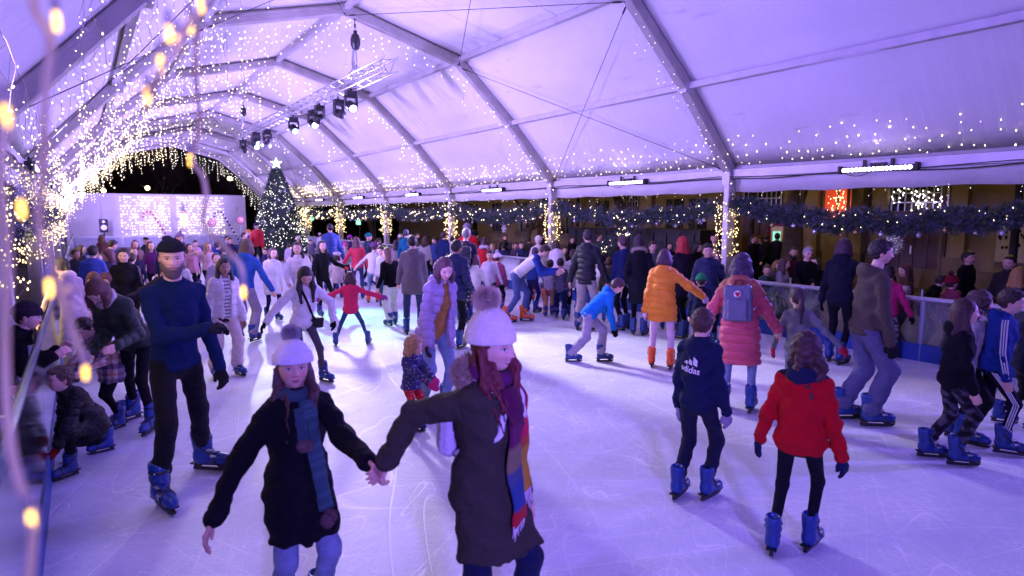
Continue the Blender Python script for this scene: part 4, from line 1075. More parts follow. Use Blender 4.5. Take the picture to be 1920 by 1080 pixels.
# ---- string lights
def bulb_mesh(name, C, r, mat, parent):
    C = np.asarray(C, float); n = len(C); rg = np.random.RandomState(5)
    if n <= 60:
        m_ = MB(); m_.octa((0, 0, 0), r); m1 = mesh_np('bulb', np.concatenate(m_.v), m_.f, None, False); m1.materials.append(M[mat])
        for c in C: o = bpy.data.objects.new('bulb', m1); COL.objects.link(o); o.parent = parent; o.location = c
        return
    q = np.array([(1, 0, 0), (-1, 0, 0), (0, 1, 0), (0, -1, 0), (0, 0, 1.5), (0, 0, -1.5)])
    sc = r*rg.uniform(.6, 1.25, (n, 1, 1)); jit = rg.normal(0, .35, (n, 6, 3))*r
    V = (C[:, None, :]+q[None]*sc+jit*.5).reshape(-1, 3)
    T = np.array([(0, 2, 4), (2, 1, 4), (1, 3, 4), (3, 0, 4), (2, 0, 5), (1, 2, 5), (3, 1, 5), (0, 3, 5)])
    F = (T[None]+(np.arange(n)*6)[:, None, None]).reshape(-1, 3)
    o = obj(name, mesh_np(name, V, F, None, False), M[mat], parent); 
    o['kind'] = 'stuff'
    return o
def wires(lines, r, parent, mat='wire'):
    Vs = []; Fs = []; n = 0
    for L in lines:
        L = np.asarray(L, float); m = len(L); off = np.array([(r, 0, 0), (-r*.5, r*.87, 0), (-r*.5, -r*.87, 0)])
        Vs.append((L[:, None]+off[None]).reshape(-1, 3)); i = np.arange(m-1)[:, None]*3; k = np.arange(3)[None]
        Fs.append((np.stack([i+k, i+(k+1) % 3, i+3+(k+1) % 3, i+3+k], -1).reshape(-1, 4)+n)); n += 3*m
    return obj('wire', mesh_np('wire', np.concatenate(Vs), np.concatenate(Fs), None, False), M[mat], parent)
def icicles(p0, p1, ds, dmin, dmax, label, r=.011, step=.11, mat='bulb', keep=1., seed=0, wr=.0022, wob=.02, sag=.05, swing=0.):
    rg = np.random.RandomState(seed+11); p0 = np.array(p0, float); p1 = np.array(p1, float); L = np.linalg.norm(p1-p0); n = int(L/ds)
    t = thing('icicle_light_string', label, 'string lights', (p0+p1)/2, 0, 'icicle light strings')
    o = np.array(t.location); Ls = []; C = []
    run = [p0+(p1-p0)*u-np.array([0, 0, sag*abs(math.sin(u*L*2.2))]) for u in np.linspace(0, 1, max(8, int(L/.25)))]; Ls.append(np.array(run)-o)
    for i in range(n):
        u = (i+rg.uniform(.2, .8))/n; a = p0+(p1-p0)*u-np.array([0, 0, sag*abs(math.sin(u*L*2.2))])
        d = rg.uniform(dmin, dmax)*(1 if rg.rand() > .35 else .55); k = max(2, int(d/step)); 
        P = [a]; 
        for j in range(1, k+1): P.append(a+np.array([rg.normal(0, wob)+swing*j/k, rg.normal(0, wob), -d*j/k]))
        Ls.append(np.array(P)-o)
        for j in range(1, k+1):
            if rg.rand() < keep: C.append(P[j]+rg.normal(0, .008, 3)-o)
    wires(Ls, wr, t); bulb_mesh('bulbs', C, r, mat, t); return t
def seg(k0, k1, y, t0=0., t1=1., dz=-.12):
    a = np.array([PROF[k0][0], y, PROF[k0][1]+dz]); b = np.array([PROF[k1][0], y, PROF[k1][1]+dz]); return a+(b-a)*t0, a+(b-a)*t1
sd = 0
for i in range(2, len(FRY)):
    y = FRY[i]-.10; R0 = .0050+.0021*min(3, max(0, i-2))+.001*(i > 5)
    far = i >= 5
    for k0, nm, ds, dm, dM, kp in ((0, 'left eave slope', .13, .35, 1.0, .95), (1, 'upper left slope', .15, .45, 1.35, .85), (2, 'left ridge slope', .16, .35, 1.3, .75), (3, 'right ridge slope', .20, .2, .9, .55), (4, 'upper right slope', .19, .15, .85, .55), (5, 'lower right slope', .15, .15, .6, .7)):
        if i == 2 and k0 in (2, 3): continue
        if i == 3 and k0 in (2,): dM = 1.0
        if far: ds *= 1.4
        if k0 < 3: ds *= .72; dM *= 1.1
        if i == len(FRY)-1: ds = .16; dm, dM, kp = .5, 1.3, 1.
        sd += 1
        icicles(*seg(k0, k0+1, y), ds, dm, dM, f'icicle lights dangling from the {nm} of the {ORD[i-2]} lit arch', R0, .10 if not far else .14, 'bulb' if k0 < 3 else 'bulb_white', kp, sd)
for i in range(1, len(FRY)-1):
    y0, y1 = FRY[i]+.1, FRY[i+1]-.1; sd += 1
    R0 = .0036+.0013*min(4, max(0, i-1))
    icicles((-.55, y0, 2.68), (-.55, y1, 2.68), .15 if i < 4 else .24, .3, 1.25 if i > 1 else .8, f'dense warm icicle lights falling from the left eave in the {ORD[i-1]} bay', R0, .09, 'bulb_far', 1., sd, wob=.05)
    for jj, (xq, zq, wh) in enumerate(((-.30, 3.1, 'lowest'), (.12, 3.55, 'lower'), (.60, 4.05, 'middle'), (1.25, 4.65, 'upper'), (1.98, 5.3, 'highest'))):
        if i < 2 and jj > 2: continue
        icicles((xq, y0, zq), (xq, y1, zq), (.26 if jj < 2 else .38) if i > 1 else .42, .15, .75, f'warm icicle lights of the {wh} row on the left slope in the {ORD[i-1]} bay', R0, .11, 'bulb', .9, sd+50+jj*13, wob=.04)
    icicles((10.02, y0, 2.50), (10.02, y1, 2.50), .36, .06, .24, f'short icicle lights dangling below the right valance of the {ORD[i-1]} bay', R0*.8, .08, 'bulb_white', .8, sd+130)
# tiny added bulbs stand in for lamp glints reflected on the right membrane
for i in range(1, 8):
    rg = np.random.RandomState(i); y0, y1 = FRY[i]+.15, FRY[i+1]-.15
    t = thing('membrane_glint_bulbs', f'tiny bulbs for reflected glints on the membrane above the right eave in the {ORD[i-1]} bay', 'string lights', (9.6, (y0+y1)/2, 3.1), 0, 'bulbs for reflected glints above the right eave'); o = np.array(t.location); C = []; Ls = []
    for rI in range(4):
        u = .10+.10*rI; X = 10.0-1.3*u; Z = 2.8+1.38*u+.03; yy = np.arange(y0, y1, .16 if rI < 2 else .22)
        P = np.stack([np.full(len(yy), X)+rg.normal(0, .02, len(yy)), yy+rg.normal(0, .03, len(yy)), Z+rg.normal(0, .025, len(yy))], 1)-o
        Ls.append(P); C += list(P[rg.rand(len(P)) < .75]-np.array([.02, 0, .02]))
    wires(Ls, .0016, t); bulb_mesh('bulbs', C, .006+.0012*i, 'bulb', t)
# warm chains wound round the posts
for i, y in enumerate(FRY[2:9]):
    for s, x, nm in ((1, 9.99, 'right'), (-1, -.66, 'left')):
        if s < 0 and i > 4: continue
        rg = np.random.RandomState(i*2+s+5); t = thing('post_light_chain', f'warm light chain wound round the {ORD[i]} post of the {nm} side', 'string lights', (x, y, 1.2), 0, 'light chains wound round the posts'); o = np.array(t.location)
        a = np.arange(0, 2*math.pi*9, .36); z = 1.15+(a/a[-1])**.8*1.1+.05*np.sin(a*.37); q_ = .15+.05*np.abs(np.sin(a*.21+i)); P = np.stack([x-.02+q_*np.cos(a)+rg.normal(0, .035, len(a)), y+q_*np.sin(a)+rg.normal(0, .035, len(a)), z+rg.normal(0, .05, len(a))], 1)-o
        wires([P], .003, t); bulb_mesh('bulbs', P[::1 if s > 0 else 1], .010+.0014*i, 'bulb_far', t)
# ---- near strings beside the lens
def near_string(pts, bulbs, label, seed):
    P = [at_depth(*p) for p in pts]; t = thing('icicle_light_string', label, 'string lights', P[0], 0, 'icicle light strings'); o = np.array(t.location)
    # smooth curve through the points
    Q = []; 
    for i in range(len(P)-1):
        p0 = P[max(0, i-1)]; p1 = P[i]; p2 = P[i+1]; p3 = P[min(len(P)-1, i+2)]
        for u in np.linspace(0, 1, 8, endpoint=False): Q.append(.5*((2*p1)+(-p0+p2)*u+(2*p0-5*p1+4*p2-p3)*u*u+(-p0+3*p1-3*p2+p3)*u**3))
    Q.append(P[-1]); m = TB(); Q = np.array(Q); m.tube(Q, .0021, 6); m.tube(Q+np.array([.003, .002, 0]), .0017, 6); m.build('wire', M['wire_near'], t, smooth=True)
    for (x, y, Z) in bulbs:
        c = at_depth(x, y, Z); m = TB(); m.lathe([(.0004, -.010), (.0020, -.009), (.0026, -.003), (.0022, .003), (.0016, .007)], c, 8); m.build('bulb', M['bulb_near'], t, smooth=True)
        m = TB(); m.lathe([(.0026, .006), (.003, .008), (.003, .018), (.0012, .022)], c, 8); m.build('bulb_socket', M['wire'], t, smooth=True)
    return t
near_string([(55, -60, .52), (62, 20, .52), (90, 70, .52), (80, 190, .52), (78, 300, .53), (70, 420, .55), (95, 500, .57), (130, 610, .6), (160, 690, .62)], [(106, 36, .52), (40, 388, .56), (92, 536, .56), (160, 694, .62)], 'blurred light string hanging nearest the lens at upper left', 1)
near_string([(410, -40, .62), (372, 20, .62), (345, 55, .62), (330, 90, .62), (300, 130, .62), (275, 180, .64)], [(377, 5, .62), (317, 60, .60), (334, 78, .63), (301, 116, .62), (276, 176, .64), (357, 45, .66)], 'blurred slanting light string with several big amber bulbs below the roof', 2)
near_string([(375, -30, 1.0), (365, 120, .92), (372, 230, .9), (358, 296, .85), (378, 330, .85), (385, 370, .85), (380, 420, .85), (425, 470, .8), (450, 500, .8), (455, 545, .8)], [(357, 298, .85), (345, 410, .9), (456, 545, .8)], 'blurred light string drooping in front of the far opening', 3)
near_string([(-20, 180, .45), (8, 215, .45), (-5, 330, .45), (10, 480, .48), (5, 640, .5), (12, 800, .5), (30, 900, .5), (58, 965, .5), (50, 1100, .5)], [(10, 214, .45), (58, 970, .5)], 'blurred light string drooping down the left picture edge by the barrier', 4)

# the warm glow of the packed icicle strings along the left eave
for y, e_ in ((4.0, 14), (9.5, 22), (15.5, 26), (22, 26)):
    area_light('icicle_glow', (-.42, y, 2.25), (3.2, y+.2, 1.0), .5, 3.6, (1.0, .70, .38), e_*1.6, 150)
# ------------------------------------------------------------------ greenery
M['fir'] = plain('fir_needles', (.030, .060, .042), .55, 0, .5, 9, .1, 60)
M['fir_frost'] = plain('frosted_fir_needles', (.085, .09, .14), .5, 0, .5, 9, .1, 60)
M['bark'] = plain('bark', (.07, .055, .045), .9, 0, .4, 6, .6, 25)
M['bauble_w'] = plain('silver_bauble', (.75, .75, .8), .15, .6, .05); M['bauble_g'] = plain('gold_bauble', (.75, .5, .2), .2, .8, .05)
M['red'] = plain('red_gloss', (.55, .02, .02), .35); M['gold'] = plain('gold_foil', (.7, .5, .2), .4, .6)
def sprigs(C, D, ln, wd, rg, per=6):
    """needle tufts: C centres, D directions; per narrow triangles along each twig"""
    n = len(C); C = np.asarray(C, float); D = np.asarray(D, float)
    u = rg.rand(n, per, 1)*.8; a = C[:, None]+D[:, None]*u*ln
    t = D[:, None]*.7+rg.normal(0, .75, (n, per, 3)); t /= np.linalg.norm(t, axis=2, keepdims=True)
    s = np.cross(t, rg.normal(0, 1, (n, per, 3))); s /= np.linalg.norm(s, axis=2, keepdims=True)+1e-6
    l2 = ln*rg.uniform(.35, .75, (n, per, 1))
    V = np.stack([a-s*wd, a+s*wd, a+t*l2], 2).reshape(-1, 3); return V, np.arange(len(V)).reshape(-1, 3)
def garland(a, b, sagd, rad, n, label, seed, loc=None, frost=.4, nb=8, bz=.035, grp='fir garlands along the tent sides'):
    rg = np.random.RandomState(seed); a = np.array(a, float); b = np.array(b, float); o = (a+b)/2
    t = thing('fir_garland', label, 'garland', o, 0, grp)
    def path(u): u = np.atleast_1d(u); return a+(b-a)*u[:, None]-np.stack([0*u, 0*u, sagd*4*u*(1-u)+.03*np.sin(u*31+seed)], 1)
    d = nrm(b-a)
    for nm, mt, k in (('branches', 'fir', int(n*(1-frost))), ('frosted_branches', 'fir_frost', int(n*frost))):
        u = rg.rand(k); an = rg.rand(k)*6.283; prof = .55+.45*np.sin(u*37+seed)*np.sin(u*13+2*seed)
        rr = rad*(.1+.55*rg.rand(k)**.6)*(.75+.35*prof)
        s = np.cross(d, (0, 0, 1)); ra = s*np.cos(an)[:, None]+np.array([0, 0, 1.])*np.sin(an)[:, None]
        C = path(u)+ra*rr[:, None]-o; D = ra+d*rg.normal(0, .7, (k, 1))+rg.normal(0, .3, (k, 3))-np.array([0, 0, .25]); D /= np.linalg.norm(D, axis=1)[:, None]
        V, F = sprigs(C, D, rad*.75, .0042+rad*.012, rg, 10); obj(nm, mesh_np(nm, V, F, None, False), M[mt], t)
    m = TB(); m.tube(path(np.linspace(0, 1, 24)), rad*.16, 6); m.build('core', M['fir'], t)
    ul = rg.rand(70); al = rg.rand(70)*6.283; bulb_mesh('bulbs', path(ul)+np.stack([np.cos(al), 0*al, np.sin(al)], 1)*rad*.75-o, .005+.0006*abs(a[1]), 'bulb', t)
    for i in range(nb):
        u = (i+.5+rg.uniform(-.3, .3))/nb; p = path(u)[0]-np.array([rg.uniform(0, .12), 0, rad*(.85+.4*rg.rand())]); m = TB(); m.ball(p, bz*rg.uniform(.8, 1.2), 8)
        m.lathe([(bz*.3, 0), (bz*.3, bz*.35), (.002, bz*.4), (.002, bz*2.5)], p+(0, 0, bz*.95), 6); m.build('bauble', M['bauble_w' if rg.rand() > .3 else 'bauble_g'], t, smooth=True)
    return t
for i in range(1, 8):
    y0, y1 = FRY[i]+.12, FRY[i+1]-.12; nr = max(250, int(2600/(1+.55*(i-1))))
    garland((9.93, y0, 2.16), (9.93, y1, 2.22), .27 if i == 1 else .22, .175 if i < 3 else .21, nr, f'frosted fir garland with hanging baubles strung between right posts in the {ORD[i-1]} bay', i, nb=14 if i == 1 else 8)
garland((10.0, 9.6, 2.0), (10.3, 11.6, 1.05), .12, .17, 500, 'drooping fir bough sagging lower under the garland of the second bay', 33, nb=2)
for i in (2, 3, 4, 5):
    garland((-.72, FRY[i]+.1, 2.1), (-.72, FRY[i+1]-.1, 2.1), .15, .24, 700, f'purple lit fir garland on the left side in the {ORD[i-1]} bay', 50+i, frost=.8, nb=4)
# christmas tree
def fir_tree(loc, H, R, label, n=9000, nb=46, lights=900):
    rg = np.random.RandomState(4); t = thing('christmas_tree', label, 'christmas tree', loc)
    h = rg.rand(n)**1.35; an = rg.rand(n)*6.283; lay = .75+.25*np.abs(np.sin(h*26+an*1.0)); rr = R*(1-h)**.85*lay*(.45+.55*rg.rand(n)**.4)+.03
    C = np.stack([rr*np.cos(an), rr*np.sin(an), .35+h*(H-.45)], 1); D = np.stack([np.cos(an), np.sin(an), -.15+rg.normal(0, .3, n)], 1); D /= np.linalg.norm(D, axis=1)[:, None]
    V, F = sprigs(C, D, .17, .008, rg, 8); obj('crown', mesh_np('crown', V, F, None, False), M['fir'], t)
    m = MB(); m.tube([(0, 0, 0), (0, 0, H*.5), (0, 0, H-.15)], [.10, .06, .02], 8); m.lathe([(.40, 0), (.48, .38), (.44, .38), (.1, .36)], (0, 0, 0), 14); m.build('trunk', M['bark'], t)
    m = MB(); m.lathe([(R*.62, .35), (R*.30, H*.5), (.03, H*.95)], (0, 0, 0), 12); m.build('inner_branches', M['fir'], t)
    for i in range(nb):
        hh = rg.rand()**1.2; a = rg.rand()*6.283; r = R*(1-hh)**.85*.98+.05; m = MB(); p = (r*math.cos(a), r*math.sin(a), .4+hh*(H-.6)); m.ball(p, .05, 8); m.lathe([(.012, .04), (.012, .065), (.002, .09)], p, 6); m.build('bauble', M['bauble_w'], t, True)
    hh = rg.rand(lights)**1.25; a = rg.rand(lights)*6.283; r = R*(1-hh)**.85*rg.uniform(.85, 1.03, lights)+.05
    o = bulb_mesh('bulbs', np.stack([r*np.cos(a), r*np.sin(a), .4+hh*(H-.55)], 1), .013, 'bulb_tree', t)
    st = MB(); pts = [((.26 if k % 2 == 0 else .10)*math.sin(k*math.pi/5), (.26 if k % 2 == 0 else .10)*math.cos(k*math.pi/5)) for k in range(10)]
    dx = nrm([loc[0], loc[1], 0]); ex = np.array([dx[1], -dx[0], 0]); st.extrude(pts, -.03, .03, (np.array([0, 0, H+.14]), ex, (0, 0, 1), dx)); st.build('star', M['star'], t); return t
M['bulb_tree'] = emit('tree_bulb', (.9, .85, .75), 6.0); M['star'] = emit('star_lamp', (.62, 1.0, .9), 3.2)
fir_tree((7.1, 28.2, 0), 4.05, 1.28, 'tall christmas tree covered in tiny lights and silver balls with a glowing star')
# snowflakes and a glittering ring hung under the garlands
def snowflake(loc, r, label, mat, name='snowflake_ornament'):
    t = thing(name, label, 'ornament', loc); m = MB()
    for k in range(6):
        a = k*math.pi/3; d = np.array([0, math.cos(a), math.sin(a)]); m.tube([(0, 0, 0), d*r], r*.05, 5)
        for q in (.45, .7):
            for s in (-1, 1): b = a+s*.9; m.tube([d*r*q, d*r*q+np.array([0, math.cos(b), math.sin(b)])*r*.3], r*.035, 4)
    m.build('arms', M[mat], t); m = MB(); m.tube([(0, 0, r), (0, 0, r+.25)], .002, 4); m.build('thread', M['wire'], t); return t
M['glow_white'] = emit('cool_flake', (.75, .72, 1.0), 1.6)
snowflake((10.0, 8.0, 1.92), .09, 'small pale snowflake ornament left of the near white post', 'white'); snowflake((10.0, 14.9, 1.62), .13, 'pale snowflake ornament left of the second right post', 'white')
t = thing('glitter_wreath', 'round glittering silver wreath glowing violet behind the man in the hoodie', 'ornament', (10.2, 4.55, 1.58)); m = MB(); rg = np.random.RandomState(9)
C = []; 
for i in range(700): a = rg.rand()*6.283; q = .16*math.sqrt(rg.rand()); C.append((rg.normal(0, .03), q*math.cos(a), q*math.sin(a)))
V, F = sprigs(C, rg.normal(0, .6, (700, 3)), .05, .0018, rg, 5); obj('tinsel', mesh_np('tinsel', V, F, None, False), M['bauble_w'], t); bulb_mesh('bulbs', np.array(C)[:90], .0035, 'glow_white', t)
# violet tinsel tree outside at left
t = thing('tinsel_tree', 'violet tinsel tree glowing outside behind the left light strings', 'ornament tree', (-1.5, 10.6, 0)); rg = np.random.RandomState(12)
h = rg.rand(3000); a = rg.rand(3000)*6.283; r = .55*(1-h*.75); V, F = sprigs(np.stack([r*np.cos(a), r*np.sin(a), .4+h*1.9], 1), np.stack([np.cos(a), np.sin(a), 0*a], 1), .16, .004, rg, 6)
obj('crown', mesh_np('crown', V, F, None, False), M['fir_frost'], t); m = MB(); m.tube([(0, 0, 0), (0, 0, 2.2)], .05, 6); m.build('trunk', M['bark'], t); bulb_mesh('bulbs', np.stack([r*np.cos(a), r*np.sin(a), .4+h*1.9], 1)[:260], .010, 'glow_violet' if 'glow_violet' in M else 'glow_white', t)
# ------------------------------------------------------------------ far end: white stage wall, candy canes
M['wallwhite'] = plain('painted_steel_wall', (.62, .60, .60), .5, 0, .08, 2, .15, 4)
t = thing('stage_wall', 'long white panel wall with glowing light curtains behind the far end of rink', 'wall', (4.7, 44.2, 0)); X0, X1 = -.6, 9.0
for k in range(6):
    a = X0+(X1-X0)*k/6; m = TB(); m.box(((a+a+(X1-X0)/6)/2, 44.5, 1.59), ((X1-X0)/6-.012, 1.0, 3.14), None); m.build('wall_panel', M['wallwhite'], t)
m = TB(); m.box((4.2, 44.5, 3.19), (9.7, 1.1, .06)); 
for z in (1.05, 2.1): m.box((4.2, 43.992, z), (9.6, .010, .02))
m.build('top_rail', M['alu'], t)
for xa, xb, nm in ((2.0, 4.62, 'left'), (5.0, 7.68, 'right')):
    c = thing('light_curtain', f'bright warm light curtain covering the {nm} part of the white stage wall', 'string lights', ((xa+xb)/2, 43.9, 1.8), 0, 'light curtains on the stage wall'); o = np.array(c.location); rg = np.random.RandomState(int(xa)); C = []; L = []
    for z in np.arange(3.02, .6, -.17):
        xx = np.arange(xa, xb, .105); P = np.stack([xx, 43.90+rg.normal(0, .02, len(xx)), z+rg.normal(0, .012, len(xx))+.02*np.sin(xx*9)], 1)-o; L.append(P); C += list(P[rg.rand(len(P)) < .62])
    wires(L, .003, c); bulb_mesh('bulbs', C, .017, 'bulb_curtain', c)
snowflake((8.4, 43.93, 2.35), .16, 'grey snowflake drawn on the right end of the stage wall', 'alu')
for x, s, c1, lab in ((3.35, 1, 'red', 'red and white candy cane leaning before the stage wall'), (7.0, 1, 'black', 'black and white candy cane leaning before the stage wall')):
    t = thing('candy_cane', lab, 'decoration', (x, 40.5, 0)); pts = [(.9, 0, -.0), (.0, 0, 1.75)]; d = nrm(np.array(pts[1])-np.array(pts[0])); sidev = np.array([-.889, 0, -.457])
    path = [np.array(pts[0])+d*u for u in np.linspace(0, 1.97, 26)]; e = path[-1]; c0 = e+np.array([-d[2], 0, d[0]])*.25
    path += [c0+(e-c0)*math.cos(q)+d*.25*math.sin(q) for q in np.linspace(.2, 3.3, 14)]
    path = np.array(path); path = path+np.array([0, 0, .25])
    for k, (mt, nm) in enumerate(((c1, 'dark_stripe'), ('white', 'cane'))):
        m = MB(); m.tube(path, .052-.004*k if k else .05, 8)
        if k == 0:
            m = MB()
            for j in range(0, len(path)-2, 3): m.tube([path[j], path[j+1], (path[j+1]*.6+path[j+2]*.4)], .058, 8)
        m.build(nm, M[mt], t, True)
for x, y, z, lab in ((6.2, 39.5, 1.22, 'left red and white swirl lollipop'), (7.75, 39.5, 1.35, 'right red and white swirl lollipop near the red jacket')):
    t = thing('lollipop', lab+' standing before the stage wall', 'decoration', (x, y, 0)); m = MB(); m.tube([(0, 0, 0), (0, 0, z)], .02, 6); m.build('stick', M['white'], t)
    for k in range(4): m = MB(); m.lathe([(.001, -.03-k*.004), (.22-.05*k, -.03-k*.004), (.22-.05*k, .03+k*.004), (.001, .03+k*.004)], (0, 0, z+.28), 20, rotm(0, math.pi/2)); m.build('swirl', M['red' if k % 2 == 0 else 'white'], t, True)
t = thing('loudspeaker', 'black loudspeaker box standing left before the stage wall', 'loudspeaker', (1.05, 42.5, 0)); m = MB(); m.box((0, 0, 1.35), (.42, .4, .75)); m.build('cabinet', M['black'], t); m = MB(); m.lathe([(.001, 0), (.14, 0), (.15, .02)], (0, -.205, 1.25), 12, rotm(math.pi, math.pi/2)); m.lathe([(.001, 0), (.06, 0), (.07, .02)], (0, -.205, 1.58), 12, rotm(math.pi, math.pi/2)); m.build('cone', M['steel'], t); m = MB(); m.tube([(0, 0, 0), (0, 0, 1)], .03, 6); m.build('stand_pole', M['black'], t)
for k, (x, y, lab) in enumerate(((9.1, 26.6, 'weathered wooden post stub right of the woman in black with red gloves'), (5.9, 26.2, 'weathered wooden post stub left below the christmas tree'))):
    t = thing('planter_box', lab, 'planter', (x, y, 0)) if 0 else None
# ------------------------------------------------------------------ plaza on the right
M['stone'] = plain('ochre_stone', (.18, .14, .085), .85, 0, .35, 1.5, .5, 6)
M['stone2'] = plain('dark_stone', (.12, .09, .06), .85, 0, .35, 2.5, .5, 9)
M['door'] = plain('brown_door', (.05, .014, .010), .5, stretch=(1, 1, .1)); M['darkglass'] = plain('dark_glass', (.01, .012, .016), .1)
M['redwin'] = emit('lit_red_window', (1.0, .10, .03), .22); M['screen'] = emit('cash_machine_screen', (.25, .9, .62), .9); M['green'] = emit('green_sign_light', (.3, 1.0, .55), 1.3)
M['lampglow'] = emit('street_lamp_globe', (1.0, .72, .30), 14.0); M['poster'] = plain('worn_poster', (.36, .34, .27), .8, 0, .5, 3)
FX = 19.0
b = thing('stone_building', 'ochre stone building with brown doors facing the rink across the plaza', 'building', (FX+2, 14, 0))
def fbox(nm, y0, y1, z0, z1, mat, d=.12, par=b, x=FX): m = TB(); m.box((x-d/2+.0, (y0+y1)/2, (z0+z1)/2), (d, y1-y0, z1-z0)); return m.build(nm, M[mat], par)
m = TB(); m.box((FX+3.0, 12, 4.0), (6, 60, 8.1)); m.build('wall', M['stone'], b)
fbox('plinth', -6, 42, 0, .55, 'stone2', .20)
for y0, y1 in ((6.6, 7.0), (8.55, 8.95), (9.2, 9.5), (10.55, 10.95), (4.3, 4.7), (13.5, 14.1), (17.4, 17.8), (21.6, 22.0)): fbox('pilaster', y0, y1, .56, 5, 'stone', .26); fbox('pilaster_base', y0-.06, y1+.06, 0, .9, 'stone2', .34)
def door_(y0, y1, zt, glow=None, nm='door', mat='door'):
    d = fbox(nm, y0, y1, .02, zt, mat, .07)
    m = TB(); n = 4
    for k in range(n):
        for z0, z1 in ((.3, .95), (1.05, zt-.15)): m.box((FX-.085, y0+(k+.5)*(y1-y0)/n, (z0+z1)/2), (.03, (y1-y0)/n*.7, z1-z0))
    o = m.build('door_panels', M[mat], b)
    m = TB(); m.box((FX-.12, (y0+y1)/2+.1, 1.05), (.05, .04, .22)); m.build('handle', M['steel'], b); fbox('lintel', y0-.15, y1+.15, zt+.75, zt+.95, 'stone2', .3)
    fbox('transom', y0, y1, zt+.02, zt+.74, 'darkglass', .05)
    m = TB(); 
    for q in np.linspace(y0, y1, 9): m.box((FX-.08, q, zt+.38), (.03, .03, .74))
    for z in (zt+.25, zt+.5): m.box((FX-.08, (y0+y1)/2, z), (.03, y1-y0, .03))
    m.build('transom_grid', M['steel'], b)
    if glow: rg = np.random.RandomState(2); bulb_mesh('window_light_points', np.stack([np.full(60, FX-.11), rg.uniform(y0, y1, 60), rg.uniform(zt, zt+.7, 60)], 1)-np.array(b.location), .014, 'bulb_white', b)
door_(7.1, 8.5, 2.1, 1); door_(11.9, 13.3, 2.3); door_(18.3, 19.6, 2.3); door_(24, 25.2, 2.2)
fbox('window', 9.62, 10.45, 1.9, 3.4, 'redwin', .06); m = TB()
for q in (9.6, 10.03, 10.47): m.box((FX-.09, q, 2.65), (.05, .05, 1.5))
m.build('window_bar', M['stone2'], b)
rg = np.random.RandomState(3); bulb_mesh('window_light_points', np.stack([np.full(46, FX-.13), rg.uniform(9.65, 10.4, 46), rg.uniform(2.0, 2.75, 46)], 1)-np.array(b.location), .016, 'bulb_far', b)  # small glowing bulbs stand in for lights reflected in the red window
for y in (15.3, 16.4, 20.5, 22.9, 26.6, 29, 31.5, 34): fbox('window', y-.4, y+.4, 1.1, 2.6, 'darkglass', .06); fbox('sill', y-.5, y+.5, 1.0, 1.09, 'stone2', .2); m = TB(); m.box((FX-.09, y, 1.85), (.04, .05, 1.5)); m.box((FX-.09, y, 2.0), (.03, .8, .04)); m.build('window_bar', M['stone2'], b)
for y in (6.85, 9.35): m = TB(); m.tube([(FX-.32, y+.25, 0), (FX-.32, y+.25, 5)], .05, 8); m.build('drainpipe', M['stone2'], b)
t = thing('poster_board', 'pale worn poster board on the stone wall at far right', 'poster', (FX-.3, 5.55, 0)); m = TB(); m.box((FX-.22, 5.5, 1.45), (.05, .85, 1.2)); m.build('sheet', M['poster'], t); m = TB(); rg = np.random.RandomState(8)
for k in range(40): m.octa((FX-.25, 5.5+rg.uniform(-.38, .38), 1.6+rg.normal(0, .25)), .035)
m.build('dark_print', M['black'], t)
t = thing('cash_machine', 'cash machine with a lit teal screen beside the dark group of passersby', 'cash machine', (FX-.5, 11.62, 0)); m = TB(); m.box((FX-.4, 11.62, .95), (.5, .5, 1.9)); m.box((FX-.72, 11.62, .86), (.18, .4, .06)); m.build('cabinet', M['red'], t); m = TB(); m.box((FX-.665, 11.62, 1.33), (.02, .40, .62)); m.build('surround', M['wallwhite'], t); m = TB(); m.box((FX-.68, 11.62, 1.30), (.02, .26, .34)); m.build('screen', M['screen'], t)
t = thing('refuse_container', 'long dark container standing behind onlookers beyond the second right post', 'container', (14.5, 13.8, 0)); m = TB(); m.box((14.5, 13.9, .78), (1.2, 5.6, 1.5)); m.build('body', M['darkblue'] if 'darkblue' in M else M['black'], t); m = TB(); m.box((14.5, 13.9, 1.56), (1.3, 5.7, .06)); 
for q in np.arange(11.3, 16.6, .5): m.box((13.88, q, .78), (.04, .05, 1.4))
m.build('ribs', M['black'], t)
for k, (x, y) in enumerate(((13.5, 4.0), (15.5, 10.6), (15, 17.5), (15, 25.5), (13.5, 33))):
    t = thing('street_lamp', f'street lamp post on the plaza, {ORD[k]} along the stone building', 'street lamp', (x, y, 0), 0, 'street lamps on the plaza'); m = MB(); m.tube([(0, 0, 0), (0, 0, .8), (0, 0, 4.6)], [.10, .07, .05], 8); m.lathe([(.16, 0), (.16, .1), (.08, .5)], (0, 0, 0), 8); m.build('pole', M['cable'], t); m = MB(); m.ball((0, 0, 4.8), .17, 10); m.build('globe', M['lampglow'], t, True); m = MB(); m.lathe([(.2, 4.93), (.12, 5.02), (.02, 5.1)], (0, 0, 0), 10); m.build('cap', M['black'], t)
    point_light('street_lamp_light', (x, y, 4.55), (1.0, .66, .30), 200, .15)
def bare_tree(loc, H, r, label, seed):
    t = thing('bare_tree', label, 'tree', loc); rg = random.Random(seed); m = MB(); 
    def br(p, d, L, rad, k):
        pts = [p]; 
        for i in range(4): d = nrm(d+np.array([rg.gauss(0, .13), rg.gauss(0, .13), .03])); pts.append(pts[-1]+d*L/4)
        m.tube(pts, np.linspace(rad, rad*.55, 5), 7 if k < 2 else 4)
        if k < 4:
            for j in range(3 if k else 4): a = rg.uniform(0, 6.28); q = pts[rg.randint(2, 4)]; br(q, nrm(d*.5+np.array([math.cos(a)*.8, math.sin(a)*.8, .35])), L*.66, rad*.5, k+1)
    br(np.array([0, 0, 0.]), np.array([0, 0, 1.]), H*.45, r, 0); m.build('trunk', M['bark'], t, True)
